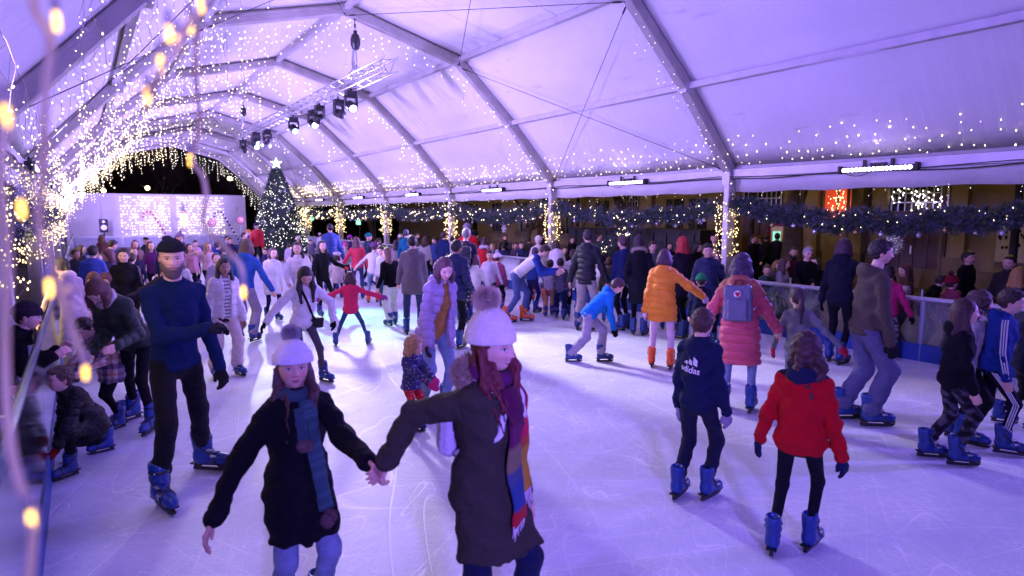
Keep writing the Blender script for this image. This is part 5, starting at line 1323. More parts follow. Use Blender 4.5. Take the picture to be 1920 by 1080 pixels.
for k, (x, y, H, lb) in enumerate(((15.8, 16.2, 5, 'bare plane tree behind the dark container'), (15.5, 9.3, 7, 'thick trunked bare tree before the red lit window'), (16, 22.5, 6, 'bare tree in front of the yellow wall beyond the third right post'), (12.6, 31, 6.5, 'bare tree just outside the tent behind the distant right posts'), (5.6, 58, 9, 'dark tree beyond the open tent end'), (-1, 56, 9, 'dark tree far behind the left end of the stage wall'), (11, 60, 10, 'dark tree far beyond the christmas tree'))): bare_tree((x, y, 0), H, .16 if k != 1 else .32, lb, k)
for k, (x, y, h, lb) in enumerate(((9.6, 52, 4.6, 'street lamp glowing high in the dark tent opening'), (4.4, 56, 3.9, 'street lamp glowing low above the middle of the stage wall'), (1.6, 58, 3.7, 'faint street lamp glowing above the left of the stage wall'))):
    t = thing('street_lamp', lb, 'street lamp', (x, y, 0), 0, 'far street lamps'); m = MB(); m.tube([(0, 0, 0), (0, 0, h)], .05, 6); m.build('pole', M['cable'], t); m = MB(); m.ball((0, 0, h+.1), .16, 8); m.build('globe', M['lampglow'], t, True)
for x, y, z, lb in ((11.2, 37, 1.75, 'green lit shop cross sign beyond the tree at right'), (11.5, 30.3, 1.6, 'narrow green lit strip sign beyond the fourth right post')): t = thing('green_sign', lb, 'sign', (x, y, 0)); m = MB(); m.box((0, 0, z), (.06, .5, .22)); m.build('sign_face', M['green'], t); m = MB(); m.box((.05, 0, z), (.05, .56, .28)); m.tube([(.05, 0, 0), (.05, 0, z)], .03, 6); m.build('frame', M['black'], t)
b2 = thing('dark_building', 'dim building with few lit windows far behind the open tent end', 'building', (5, 80, 0)); m = TB(); m.box((0, 84, 5), (80, 6, 10)); m.build('wall', M['stone2'], b2)
for k in range(14): m = TB(); m.box((-14+k*2.6, 80.97, 2.2+(k % 3)*.05), (1.0, .06, 1.5)); m.build('window', M['darkglass'], b2)
M['winlit'] = emit('lit_window', (1.0, .6, .2), .8)
b3 = thing('left_building', 'dark building outside behind the left tent side', 'building', (-14, 20, 0)); m = TB(); m.box((-15, 20, 4), (4, 70, 8)); m.build('wall', M['stone2'], b3)
for k in range(10): m = TB(); m.box((-12.97, 2+k*5, 1.9), (.06, 1.4, 1.8)); m.build('window', M['winlit' if k % 3 == 0 else 'darkglass'], b3)
# brown wooden kiosk corner at the extreme left
t = thing('wooden_kiosk', 'brown wooden kiosk side standing against the left rink barrier', 'kiosk', (-.95, 4.1, 0)); m = TB()
for k in range(6): m.box((-.78-.0, 3.35+k*.25, 1.15), (.05, .243, 2.3))
m.build('boards', M['wood'], t); m = TB(); m.box((-.80, 4.0, 2.34), (.12, 1.6, .08)); m.build('top_trim', M['wood'], t)
# ------------------------------------------------------------------ the skaters, nearest first
K = (.005, .005, .007); NAVY = (.006, .011, .045); JEAN = (.035, .06, .15); LJEAN = (.18, .24, .36); WH = (.62, .58, .60); CREAM = (.55, .50, .44)
BR = (.035, .018, .012); DK = (.012, .008, .008); AUB = (.09, .03, .018); BLD = (.28, .17, .08); RD = (.12, .009, .016); GRY = (.16, .15, .17)
def off(pr, p): return p
GRP_K = None
# the two women hand in hand
pw = at_depth(910, 420, 2.60)*A(1, 1, 0).astype(float); pg = at_depth(538, 420, 2.85)*A(1, 1, 0).astype(float)
HAND = at_depth(706, 886, 2.69)
def tgt(pos, face, H, world):
    pos = np.array(pos, float); dist = np.hypot(*pos[:2]); dr = pos[:2]/dist; rg_ = np.array([dr[1], -dr[0]]); fv = -dr*math.cos(R_(face))+rg_*math.sin(R_(face)); yaw = math.atan2(fv[1], fv[0])-math.pi/2
    c, s = math.cos(yaw), math.sin(yaw); d = np.array(world, float)-pos; return tuple(np.array([c*d[0]+s*d[1], -s*d[0]+c*d[1], d[2]])/H)
W = person(pw, 1.56, 62, 'woman in olive parka, cream pompom hat and rainbow scarf holding the hand of a girl', wide=1.1, top=((.045, .039, .030), 'coat', .175), bot=(NAVY, 'jeans'), hair=(RD, 'flow'), hat=((.78, .72, .62), 'pomtall', (.62, .46, .36)),
    hr=tgt(pw, 62, 1.56, HAND+RT*.045+np.array([0, 0, .05])), hl=(-.13, .06, .44), gl=None, smile=1., lip=(.42, .07, .08), hy=-7, hp=2, arm=1.06, furhood=(.34, .24, .16), scarf=(.12, .015, .09), hood=1, skin='l', lean=4, side=5, fl=(-.05, .10, 0), fr=(.07, -.08, 0), curl=(.5, .9), elb=(-.2, -1, -.2), elb2=(.1, -1, -.6))
G = person(pg, 1.385, 22, 'girl in black coat, white pompom hat and teal scarf beside the rainbow scarf', top=((.004, .004, .007), 'coat', .17), bot=(LJEAN, 'jeans'), hair=((.06, .022, .018), 'flow'), hat=((.72, .68, .72), 'pompom', (.38, .34, .36)),
    hl=tgt(pg, 22, 1.385, HAND-RT*.030+np.array([0, 0, .04])), hr=(.33, .06, .48), arm=1.10, scarf=(.035, .075, .095), smile=0., lip=(.40, .12, .12), hy=-16, hp=-3, skin='m', curl=(.9, .55), elb=(-.1, -.6, -1), elb2=(.4, -1, -.1), fl=(-.06, .03, 0), fr=(.08, -.02, 5), eyes=(.03, .015, .01), palm=((.3, .6, -.3), (-.8, .4, 0)))
def ribbon(pts, wdir, w, th, name, mat, parent, colf, seg=6):
    pts = np.array(pts, float); n = len(pts); V = []; C = []; T = np.gradient(pts, axis=0); T /= np.linalg.norm(T, axis=1)[:, None]; m = 10
    for i in range(n):
        x = np.array(wdir, float); x = nrm(x-T[i]*(x@T[i])); y = np.cross(T[i], x); ww = w[i] if np.ndim(w) else w
        for k in range(m):
            a = 2*math.pi*k/m; cx = math.copysign(abs(math.cos(a))**.6, math.cos(a)); V.append(pts[i]+x*cx*ww/2+y*math.sin(a)*th/2+y*.006*math.sin(6*cx+i*.5)); C.append(colf(i/(n-1)))
    F = [(i*m+k, i*m+(k+1) % m, (i+1)*m+(k+1) % m, (i+1)*m+k) for i in range(n-1) for k in range(m)]+[tuple(range(m-1, -1, -1)), tuple((n-1)*m+k for k in range(m))]
    return obj(name, mesh_np(name, np.array(V), F, np.array(C)), M[mat], parent)
def surf(pr, x, z, o=.012, sgn=1, tf=None):
    """point on the front (sgn 1) or back (-1) of the top, in torso coordinates x, z"""
    ys = np.linspace(.45, -.02, 95)*sgn; P = (np.stack([np.full(95, x), ys, np.full(95, z)], 1)@pr['R'].T+pr['pel']).astype(np.float32)
    v = (tf or pr['topf'])(P); i = np.argmax(v < 0) if (v < 0).any() else 80
    return P[i].astype(float)+pr['R'][:, 1]*sgn*o
def tail(pr, xz, w, th, name, colf, fringe=None, o=.014):
    pts = np.array([surf(pr, x, z, o) for x, z in xz]); 
    # hang outward: never goes back in under the widest point
    Q = np.array([np.array([np.interp(u, np.linspace(0, 1, len(pts)), pts[:, k]) for k in range(3)]) for u in np.linspace(0, 1, 34)])
    o_ = ribbon(Q, pr['R'][:, 0], w, th, name, 'wool', pr['T'], colf)
    if fringe is not None:
        rg = np.random.RandomState(3); m = MB(); e = Q[-1]; d = nrm(Q[-1]-Q[-4]); xx = pr['R'][:, 0]
        for k in range(15): a = e+xx*(k/14-.5)*w*.95; m.tube([a-d*.01, a+d*.03+rg.normal(0, .003, 3), a+d*.09+rg.normal(0, .007, 3)], [.0035, .0035, .0022], 5, fringe)
        obj('fringe', mesh_np('fringe', np.concatenate(m.v), m.f, np.concatenate(m.c)), M['wool'], o_)
    return o_
BANDS = [(.30, (.085, .010, .05)), (.42, (.12, .016, .07)), (.56, (.20, .15, .08)), (.66, (.055, .075, .15)), (.80, (.03, .065, .19)), (1.01, (.42, .02, .03))]
BANDS2 = [(.30, (.25, .02, .07)), (.52, (.50, .02, .07)), (.62, (.42, .08, .03)), (1.01, (.42, .24, .03))]
def bandf(B):
    def f(u):
        for a, c in B:
            if u < a: return c
        return B[-1][1]
    return f
s_, L_ = W['S'], W['L']
tail(W, [(.035*s_, L_*1.02), (.05*s_, L_*.85), (.055*s_, L_*.55), (.055*s_, L_*.25), (.05*s_, -.02), (.045*s_, -.10)], .115, .026, 'scarf_tail', bandf(BANDS), (.62, .55, .56), .020)
tail(W, [(-.075*s_, L_*1.0), (-.115*s_, L_*.8), (-.12*s_, L_*.5), (-.12*s_, L_*.2), (-.115*s_, -.03)], .09, .026, 'scarf_tail', bandf(BANDS2), (.62, .50, .56), .016)
tail(G, [(-.015, L_*.90), (-.02, G['L']*.85), (-.035, G['L']*.5), (-.055, G['L']*.15), (-.075, -.10)], .075, .026, 'scarf_tail', lambda u: tuple(np.array((.04, .085, .105))*(1.25 if int(u*38) % 3 == 0 else .9)), None, .016)
tail(G, [(.02, G['L']*.95), (.02, G['L']*.8), (.018, G['L']*.60)], .06, .024, 'scarf_tail', lambda u: (.034, .07, .09), None, .014)
def fuzzball(c, r, col, parent, n=700):
    rn = random.Random(5); mb = MB(); mb.ball(c, r*.75, 8); V = []; F = []; k0 = mb.n
    for i in range(n):
        t = nrm([rn.gauss(0, 1) for _ in range(3)]); sd_ = nrm(np.cross(t, (.3, .5, .8)))*.0015; c2 = np.array(c)+t*r*.6; V += [c2-sd_, c2+sd_, c2+t*r*rn.uniform(.35, .6)]; F.append((k0+3*i, k0+3*i+1, k0+3*i+2))
    return obj('pompom', mesh_np('pompom', np.concatenate([np.concatenate(mb.v), np.array(V)]), mb.f+F, np.array(col)), M['fur'], parent)
for x, z in ((.030, G['L']*.56), (.008, G['L']*.55)): fuzzball(surf(G, x, z, .03), .030, (.14, .085, .075), G['T'])
for x, z in ((-.085, -.13), (-.060, -.14)): fuzzball(surf(G, x, z, .03), .034, (.13, .07, .065), G['T'])
# white rucksack on the woman's back
def pack(pr, label, col, w, h, d, z0, pocket=True, straps=True, badge=None):
    o = world_of(pr, pr['pel']); t = thing('backpack', label, 'backpack', o, pr['yaw']); back = surf(pr, 0, z0, 0, -1); c = back-pr['R'][:, 1]*d*.42-pr['pel']; Rm = pr['R']
    def Q(P): return (P-c.astype(np.float32))@Rm.astype(np.float32)
    def f(P):
        q = Q(P); b = np.abs(q)-A(w/2-.03, d/2-.03, h/2-.03); v = np.sqrt((np.maximum(b, 0)**2).sum(1))+np.minimum(b.max(1), 0)-.03+.01*q[:, 2]/h
        if pocket: p = q-A(0, -d*.5, -h*.18); b = np.abs(p)-A(w/2-.06, .012, h*.24); v = sm(v, np.sqrt((np.maximum(b, 0)**2).sum(1))-.018, .012)
        v = v+.004*np.exp(-((np.abs(q[:, 0])-w*.46)/.004)**2)+wav(P, 24.)*.0025
        return v
    obj('bag_body', sdf_mesh('bag_body', f, c-.3, c+.3, max(.007, pr['h']*.8), col), M['nylon'], t)
    if straps:
        for s in (-1, 1):
            pts = [surf(pr, s*.085*pr['S'], z, .008, -1) for z in (pr['L']*.80, pr['L']*.93)]
            pts += [pr['R']@np.array([s*.085*pr['S'], .0, pr['L']+.035*pr['S']+pr['g']*.6])+pr['pel']]
            pts += [surf(pr, s*(.085+.02*k)*pr['S'], z, .008, 1) for k, z in enumerate((pr['L']*.88, pr['L']*.76, pr['L']*.64))]
            pts += [pr['R']@np.array([s*(.125*pr['S']+pr['g']), 0, pr['L']*.50])+pr['pel'], surf(pr, s*.10*pr['S'], pr['L']*.35, .01, -1)]
            P = np.array(pts)-pr['pel']; Qp = np.array([[np.interp(u, np.linspace(0, 1, len(P)), P[:, k]) for k in range(3)] for u in np.linspace(0, 1, 30)])
            m = MB()
            for k in range(2, 28): Qp[k] = (Qp[k-1]+Qp[k]*2+Qp[k+1])/4
            m.tube(Qp, .016, 6); oo = m.build('strap', M['white'], t, True); 
    hp = MB(); hp.tube([c+Rm@np.array([-.04, d*.3, h/2-.01]), c+Rm@np.array([-.03, d*.3, h/2+.045]), c+Rm@np.array([.03, d*.3, h/2+.045]), c+Rm@np.array([.04, d*.3, h/2-.01])], .009, 6, (.2, .03, .05)); hp.build('handle', M['cloth'], t, True, True)
    if badge:
        m = MB(); m.lathe([(.001, 0), (.036, 0), (.036, .006), (.001, .008)], c+Rm@np.array([-.0, -d*.5-.008, h*.26]), 18, Rm@rotm(math.pi, math.pi/2), (.7, .6, .6)); 
        for k in range(3): a = k*2.1+.5; m.lathe([(.001, .006), (.012, .006), (.012, .011), (.001, .012)], c+Rm@np.array([.013*math.cos(a), -d*.5-.008, h*.26+.013*math.sin(a)]), 10, Rm@rotm(math.pi, math.pi/2), (.5, .02, .03))
        m.build('badge', M['cloth'], t, True, True)
    return t
pack(W, 'small white rucksack on the back of the woman in the olive parka', (.62, .56, .62), .22, .24, .08, W['L']*.55)

# bearded man
p = ground(345, 922)
person(p, 1.80, 28, 'bearded man in navy sweater and black knitted cap skating behind the girl', top=((.005, .014, .060), 'sweater', .0), bot=((.004, .004, .007), 'jeans'), hair=((.12, .10, .09), 'short'), hat=((.012, .014, .018), 'skullcap'), gl=(.012, .012, .020), male=True, beard=(.15, .11, .10), skin='l',
    hr=(-.05, .22, .60), hl=(-.15, .10, .47), fl=(-.01+.17, -.03, -35, .0), fr=(-.145, .05, 12), lean=5, hy=-22, hp=16, elb2=(.8, -.3, -.3), curl=(.7, .9), wide=1.02) if 0 else None
BM = person(p, 1.80, 25, 'bearded man in navy sweater and black knitted cap skating behind the girl', top=((.005, .014, .060), 'sweater', .0), bot=((.004, .004, .007), 'jeans'), hair=((.12, .10, .09), 'short'), hat=((.012, .014, .018), 'skullcap'), gl=(.012, .012, .020), male=True, beard=(.15, .11, .10), skin='l',
    hr=(-.05, .15, .69), hl=(-.15, .07, .48), fl=(-.17, -.12, -30), fr=(.125, .10, 5), lean=4, hy=-24, hp=7, elb2=(.9, -.25, -.5), curl=(.7, .9), wide=1.02, lod=2)
# boy crouching and the child and woman behind him
person(ground(182, 868), 1.12, -62, 'crouching boy in black coat touching the ice with red gloves', top=(K, 'puffer', .10), bot=(K, 'jeans'), hair=((.07, .035, .022), 'short'), gl=(.30, .015, .02), drop=.22, lean=30, hl=(-.12, .34, .18), hr=(.30, .10, .10), fl=(-.10, .25, -5), fr=(.16, -.14, 15), hp=-14, hy=-6, knee=((-.3, 1, .3), (.6, 1, -.2)), lod=2)
person(ground(222, 800), 1.14, -55, 'small girl in cream and blue plaid coat with pink fleece hood', top=((.55, .45, .36), 'coat', .12), bot=(K, 'slim'), hair=(BR, 'short'), hood=1, furhood=(.55, .30, .30), pt='plaid', lean=26, hl=(-.16, .36, .58), hr=(.0, .40, .55), hp=18, fl=(-.06, .05, 0), fr=(.06, -.05, 0), lod=1)
person(ground(268, 803), 1.58, -35, 'woman in dark green quilted jacket with auburn bob bending over the small girl', top=((.018, .030, .020), 'puffer', .04), bot=(K, 'slim'), hair=(AUB, 'bob'), lean=34, hl=(-.10, .30, .58), hr=(.05, .30, .55), hp=30, fl=(-.10, .08, -10), fr=(.16, -.12, 20), lod=1, scarf=CREAM)
person(ground(150, 708), 1.50, -160, 'woman seen from behind in pale pink hoodie with long dark braid at left barrier', top=((.60, .46, .48), 'hoodie', .02), bot=(CREAM, 'wide'), hair=(DK, 'braid'), lean=14, hl=(-.20, .14, .50), hr=(.16, .1, .42), hp=8)
person(ground(193, 690), 1.28, -30, 'auburn haired girl in violet navy jacket looking down at her hands', top=((.035, .03, .11), 'coat', .06), bot=(NAVY, 'slim'), hair=(AUB, 'long'), hl=(-.06, .20, .62), hr=(.05, .20, .66), hp=28)
S9 = person(ground(427, 706), 1.45, 18, 'girl with long black hair in striped shirt under a white vest', top=((.62, .58, .58), 'puffer', .02), bot=((.60, .50, .45), 'wide'), hair=(DK, 'long'), openf=((.60, .57, .58), 'i', 'stripes'), skin='d', hy=8, hp=6, hl=(-.16, .04, .42), hr=(.17, .03, .42), fl=(-.09, .03, -10), fr=(.10, -.02, 10))
S10 = person(ground(572, 722), 1.44, 14, 'girl in white hoodie and grey leggings with a black strap across looking down', top=((.66, .62, .64), 'hoodie', .06), bot=((.07, .06, .08), 'leg'), hair=(DK, 'long'), skin='m', gl=K, hr=(.33, .02, .52), hl=(-.22, .12, .55), hp=26, hy=4, lean=10, fl=(-.17, .0, -25), fr=(.04, .10, 10), elb=(-.9, -.3, -.3), elb2=(.8, -.6, -.3), lod=1)
def crossbag(pr, label, s, col=K, z=-.03, bx=.16, r=.010):
    t = thing('shoulder_bag', label, 'shoulder bag', world_of(pr, pr['pel']), pr['yaw']); S = pr['S']; c = surf(pr, s*bx*S, z*S, .03)-pr['pel']; Rm = pr['R']
    mb = MB(); 
    def f(P):
        q = (P-c.astype(np.float32))@Rm.astype(np.float32); b = np.abs(q)-A(.075, .025, .05); return np.sqrt((np.maximum(b, 0)**2).sum(1))-.015
    obj('bag_body', sdf_mesh('bag_body', f, c-.14, c+.14, .012, col), M['nylon'], t)
    P = [c+Rm[:, 2]*.04]+[surf(pr, s*x*S, zz*pr['L'], .008)-pr['pel'] for x, zz in ((bx*.6, .2), (.03, .5), (-.04, .75), (-.075, .92))]+[pr['R']@np.array([-s*.075*S, -.0, pr['L']+.05*S])]
    m = MB(); m.tube(P, r, 6, col); m.build('strap', M['cloth'], t, True, True); return t
crossbag(S9, 'small black bag hanging at the hip of the girl in the striped shirt', 1, z=-.02, bx=.02, r=.004); crossbag(S10, 'black crossbody bag with a wide strap on the girl in the white hoodie', -1, z=0, bx=.17, r=.016)
person(ground(512, 600), 1.36, 22, 'girl in long white parka with brown bob standing before the christmas tree', top=((.62, .58, .62), 'coat', .16), bot=(NAVY, 'slim'), hair=((.08, .035, .04), 'bob'), scarf=WH, hr=(.10, .14, .52))
person(ground(566, 622), 1.53, 12, 'young woman in white padded jacket with very long black hair', top=((.64, .58, .62), 'puffer', .03), bot=(K, 'slim'), hair=(DK, 'long'), hood=1, hr=(.14, .16, .56), skin='m')
person(ground(607, 592), 1.47, 28, 'young woman in black hoodie holding out a red gloved hand', top=(K, 'hoodie', .02), bot=(K, 'slim'), hair=(DK, 'long'), hl=(-.28, .12, .66), gl=(.28, .02, .03), skin='m', fl=(-.08, .08, 0))
S14 = person(ground(463, 640), 1.60, 150, 'curly haired youth in bright blue jacket and grey trousers seen from behind', top=((.03, .10, .42), 'hoodie', .02), bot=((.30, .27, .34), 'wide'), hair=((.10, .06, .05), 'curly'), male=True, lean=8, hl=(-.22, .12, .5), hr=(.25, .1, .5))
person(ground(672, 560), 1.45, 178, 'woman in coral red jacket with long fair brown hair seen from behind', top=((.62, .05, .09), 'fleece', .0), bot=(JEAN, 'slim'), hair=((.12, .05, .06), 'long'), hl=(-.22, .05, .60), hr=(.18, .05, .5))
person(ground(660, 648), 1.13, 176, 'small child in raspberry red jacket with arms out, back turned', top=((.60, .03, .10), 'fleece', .04), bot=(JEAN, 'leg'), hair=((.04, .012, .02), 'bob'), hl=(-.42, .04, .66), hr=(.44, .03, .66), gl=(.30, .05, .25), fl=(-.22, .02, -15), fr=(.22, .05, 15), elb=(-.3, -.3, -1), elb2=(.3, -.3, -1), lod=1)
person(ground(634, 559), 1.08, 175, 'small child in a long cream coat and dark beret', top=((.58, .48, .48), 'coat', .18), bot=(NAVY, 'slim'), hair=(BR, 'bob'), hat=(WH, 'beret'))
person(ground(622, 545), 1.74, 178, 'big man in long blue coat seen from behind right of the christmas tree', top=((.035, .07, .30), 'puffer', .14), bot=(K, 'jeans'), hair=(DK, 'short'), male=True, wide=1.12, hl=(-.20, .02, .45), hr=(.20, .02, .45))
S19 = person(ground(735, 610), 1.38, -155, 'girl in short black jacket and wide white trousers looking back over her shoulder', top=(K, 'fleece', .0), bot=((.62, .62, .56), 'wide'), hair=((.13, .06, .05), 'long'), hy=50)
person(ground(700, 567), 1.34, 170, 'child in white knitted sweater and purple wool hat skating away', top=((.62, .55, .58), 'sweater', .02), bot=(LJEAN, 'slim'), hair=(BR, 'short'), hat=((.16, .05, .16), 'beanie'), sk=2, hl=(-.3, .1, .6), hr=(.3, .1, .6))
person(ground(720, 572), 1.30, -40, 'child in pale beige hooded jacket in front of the girl with white trousers', top=((.50, .46, .44), 'hoodie', .03), bot=(JEAN, 'slim'), hair=(BR, 'short'))
person(ground(776, 628), 1.63, 176, 'man in grey hooded coat seen from behind left of the lavender puffer woman', top=((.15, .12, .15), 'coat', .12), bot=(JEAN, 'jeans'), hair=(DK, 'short'), hood=1, male=True)
S22 = person(ground(815, 775), 1.585, 32, 'woman with brown bob in lavender puffer jacket over an ochre top leading a toddler', top=((.30, .22, .36), 'puffer', .10), bot=(LJEAN, 'jeans'), hair=((.07, .025, .03), 'bob'), hood=1, openf=((.33, .16, .04), 'v'), hr=(.12, .10, .42), hl=(-.13, .0, .43), gl=(.05, .02, .04), hy=-14, hp=16, lean=7, lod=1, fl=(-.07, .05, 0))
person(ground(773, 812), .91, 42, 'toddler in dotted navy jacket, red trousers and pink mittens with fair curls', top=((.03, .03, .16), 'puffer', .0), bot=((.50, .02, .04), 'jeans'), hair=((.40, .22, .14), 'curly'), pt='dots', gl=(.55, .03, .25), hl=(-.02, .34, .60), hr=(.02, .30, .56), pb='dotsr', lod=1, hp=5)
person(ground(852, 652), 1.60, 158, 'young man in dark navy padded coat with short black hair behind the lavender woman', top=((.015, .02, .07), 'puffer', .08), bot=(K, 'jeans'), hair=(DK, 'short'), male=True, hy=-25, skin='d')
S25 = person(ground(872, 602), 1.71, 176, 'grey haired man in dark coat wearing a dark rucksack seen from behind', top=((.03, .03, .06), 'coat', .06), bot=(JEAN, 'jeans'), hair=((.20, .18, .20), 'short'), male=True)
person(ground(890, 604), 1.25, 176, 'girl in white padded jacket and black floral leggings skating away', top=((.66, .60, .60), 'puffer', .02), bot=((.02, .015, .04), 'slim'), pb='floral', hair=((.12, .05, .07), 'long'), hl=(-.24, .05, .48), hr=(.24, .05, .48), hood=1, lod=1, fl=(-.12, 0, 0), fr=(.12, 0, 0))
person(ground(918, 592), 1.30, 8, 'boy in white long sleeved shirt and spectacles facing the camera', top=((.60, .54, .60), 'sweater', .0), bot=(K, 'jeans'), hair=(DK, 'short'), glasses=True, gl=K, hl=(-.2, .1, .45), skin='m')
person(ground(968, 604), 1.66, 82, 'man in white bodywarmer with blue sleeves bending forward in orange skates', top=((.02, .05, .26), 'sweater', .0), bot=((.07, .10, .24), 'jeans'), hair=(BR, 'short'), male=True, lean=46, hl=(-.02, .46, .60), hr=(.08, .44, .58), sk=2, hp=10, pt='vest', fl=(-.06, .10, 0), fr=(.05, -.08, 0), lod=1)
person(ground(998, 586), 1.33, 150, 'boy in blue tracksuit trousers with white side stripe beside the bending man', top=((.04, .09, .35), 'sweater', .0), bot=((.012, .02, .09), 'jeans'), hair=((.05, .03, .06), 'short'), stripes=2, lean=10, lod=1)
person(ground(1029, 592), 1.09, 178, 'small boy in pale grey sweater and tan trousers seen from behind', top=((.38, .34, .38), 'sweater', .02), bot=((.45, .22, .12), 'wide'), hair=(DK, 'short'), gl=(.25, .02, .04), hl=(-.05, -.06, .48), lod=1)
person(ground(1050, 598), 1.16, 176, 'boy in slate grey hoodie with an arm round the smaller boy', top=((.09, .08, .13), 'hoodie', .04), bot=(NAVY, 'wide'), hair=(DK, 'short'), hl=(-.30, .10, .74), hr=(.16, .05, .45), lod=1, elb=(-.8, -.6, .3))
person(ground(1097, 618), 1.73, 160, 'tall man in black padded jacket and pale grey sweatpants seen from behind', top=((.012, .011, .022), 'puffer', .04), bot=((.36, .30, .36), 'wide'), hair=((.03, .018, .025), 'short'), male=True, hood=1, hy=30, hl=(-.2, .05, .46), lod=1)
person(ground(1010, 563), 1.48, 172, 'woman in cream padded coat with hood up and orange skates by the barrier', top=((.60, .55, .42), 'puffer', .08), bot=((.05, .015, .015), 'slim'), hair=(CREAM, 'short'), hood=1, sk=2, hat=((.60, .55, .42), 'beanie'))
person(ground(1044, 566), 1.42, 174, 'woman in plain white coat leaning in among children by the second post', top=((.62, .56, .60), 'coat', .08), bot=(JEAN, 'slim'), hair=(BR, 'bob'), lean=15)
S36 = person(ground(1102, 678), 1.32, 98, 'boy in bright blue hooded jacket bending low over pale grey trousers', top=((.015, .18, .50), 'fleece', .03), bot=((.34, .30, .36), 'wide'), hair=((.06, .022, .03), 'short'), hood=1, lean=44, hl=(.0, .28, .30), hr=(.10, .26, .32), gl=K, hp=12, fl=(.02, .16, 0), fr=(.03, -.17, 0, .0), drop=.03, lod=1)
person(ground(1140, 604), 1.20, 165, 'small child in olive parka with fur hood beside the tall man', top=((.06, .06, .03), 'coat', .14), bot=(K, 'slim'), hair=(AUB, 'short'), furhood=(.25, .12, .10), hood=1, fr=(.22, -.05, 30))
person(ground(1168, 618), 1.60, -142, 'teenager in navy hoodie with brown hair turned to the barrier', top=((.012, .02, .09), 'hoodie', .02), bot=(K, 'slim'), hair=((.07, .03, .04), 'short'), male=True, hl=(-.1, .1, .48))
person(ground(1197, 628), 1.63, 172, 'woman in long black coat with beige fur hood seen from behind', top=((.008, .008, .016), 'coat', .22), bot=(K, 'slim'), hair=((.03, .012, .02), 'long'), furhood=(.42, .30, .26), hood=1, gl=(.12, .11, .16), lod=1)
person(ground(1238, 690), 1.53, 176, 'woman in orange quilted coat and red skates seen from behind', top=((.72, .24, .015), 'puffer', .13), bot=((.60, .44, .50), 'slim'), hair=((.05, .018, .03), 'bob'), hood=1, sk=2, gl=(.55, .36, .50), hr=(.34, .12, .62), hl=(-.16, .02, .42), hy=-22, elb2=(.6, -1, -.4), lod=1, fl=(-.08, .02, -8), fr=(.09, -.02, 8))
person(ground(1278, 634), 1.62, -140, 'woman with bright red hair in a dark coat beside the orange coat', top=((.010, .008, .018), 'coat', .12), bot=(K, 'slim'), hair=((.38, .025, .02), 'long'), skin='l')
person(ground(1322, 648), 1.56, 8, 'woman in navy padded coat with dark hair pulled back facing the skaters', top=((.012, .018, .06), 'puffer', .08), bot=(K, 'slim'), hair=(DK, 'short'), skin='m', hood=1, smile=.7, hl=(-.18, .1, .6), lod=1)
person(ground(1311, 662), 1.13, 174, 'child in green wool hat and navy coat seen from behind', top=((.012, .018, .055), 'coat', .08), bot=(K, 'slim'), hair=(BR, 'short'), hat=((.03, .24, .10), 'beanie'), sk=1, hood=1, lod=1)
S44 = person(ground(1380, 770), 1.585, 174, 'woman in long coral padded coat with a grey backpack seen from behind', top=((.55, .085, .12), 'puffer', .235), bot=(LJEAN, 'slim'), hair=((.03, .010, .035), 'curly'), hood=1, hl=(-.26, .1, .50), hr=(.24, .12, .5), lod=1, pt='coralbrown', fl=(-.075, 0, -8), fr=(.09, .02, 8), wide=1.04)
pack(S44, 'grey blue square backpack with a round red badge on the coral coat', (.13, .135, .19), .27, .36, .13, S44['L']*.60, True, True, True)
pack(S25, 'dark rucksack on the grey haired man in the middle of the crowd', (.02, .02, .04), .28, .42, .16, S25['L']*.55, True, False)
B45 = person(ground(1302, 934), 1.335, 152, 'boy in navy tracksuit with a white sports logo on his back', top=((.008, .013, .05), 'coat', .02), bot=((.008, .010, .030), 'jeans'), hair=((.055, .022, .016), 'short'), gl=(.28, .26, .34), hy=8, hp=14, hl=(-.13, .02, .44), hr=(.14, .07, .43), fl=(-.065, -.05, -5), fr=(.06, .05, 5), lod=2)
R46 = person(ground(1488, 1034), 1.30, 168, 'girl in red fleece jacket and black leggings seen from behind, right of centre', top=((.42, .006, .014), 'fleece', .03), bot=((.006, .006, .012), 'leg'), hair=((.045, .014, .016), 'curly'), gl=(.01, .015, .05), hl=(-.20, .03, .46), hr=(.19, .02, .43), fl=(-.08, -.06, -10), fr=(.06, .07, 10), hood=1, lod=2, pt='navyhood', wide=1.08, hp=8)
person(ground(1488, 768), 1.25, 166, 'girl in grey green sweater with dark ponytail and one red glove reaching out', top=((.15, .16, .16), 'sweater', .02), bot=(LJEAN, 'jeans'), hair=((.03, .010, .02), 'ponytail'), gl=(.42, .02, .05), hr=(.36, .08, .52), hl=(-.2, .05, .5), hy=38, elb2=(.5, -.8, -.2), lod=1)
person(ground(1610, 794), 1.765, 118, 'man in olive brown hoodie and slate cargo trousers looking right', top=((.075, .060, .045), 'hoodie', .0), bot=((.10, .10, .19), 'wide'), hair=((.016, .008, .008), 'short'), male=True, gl=(.012, .012, .018), hl=(-.12, .06, .43), hr=(.13, .08, .42), hy=-14, smile=.8, fl=(-.06, -.05, -5), fr=(.06, .05, 5), lod=1, wide=1.04)
P49 = person(ground(1566, 680), 1.66, 160, 'person in black coat with lime wristband leaning sideways left of the hoodie man', top=((.008, .009, .022), 'coat', .05), bot=((.006, .006, .012), 'slim'), hair=((.04, .012, .03), 'curly'), gl=K, side=-4, hl=(-.20, .12, .40), hr=(.0, -.02, .46), hood=1, lod=1, lean=12)
person(ground(1658, 672), 1.27, 172, 'girl in hot pink jacket and camouflage trousers at the barrier', top=((.50, .025, .14), 'fleece', .05), bot=((.13, .12, .14), 'jeans'), pb='camo', hair=(DK, 'bun'), gl=K, hood=1, hr=(.22, .02, .5), lod=1)
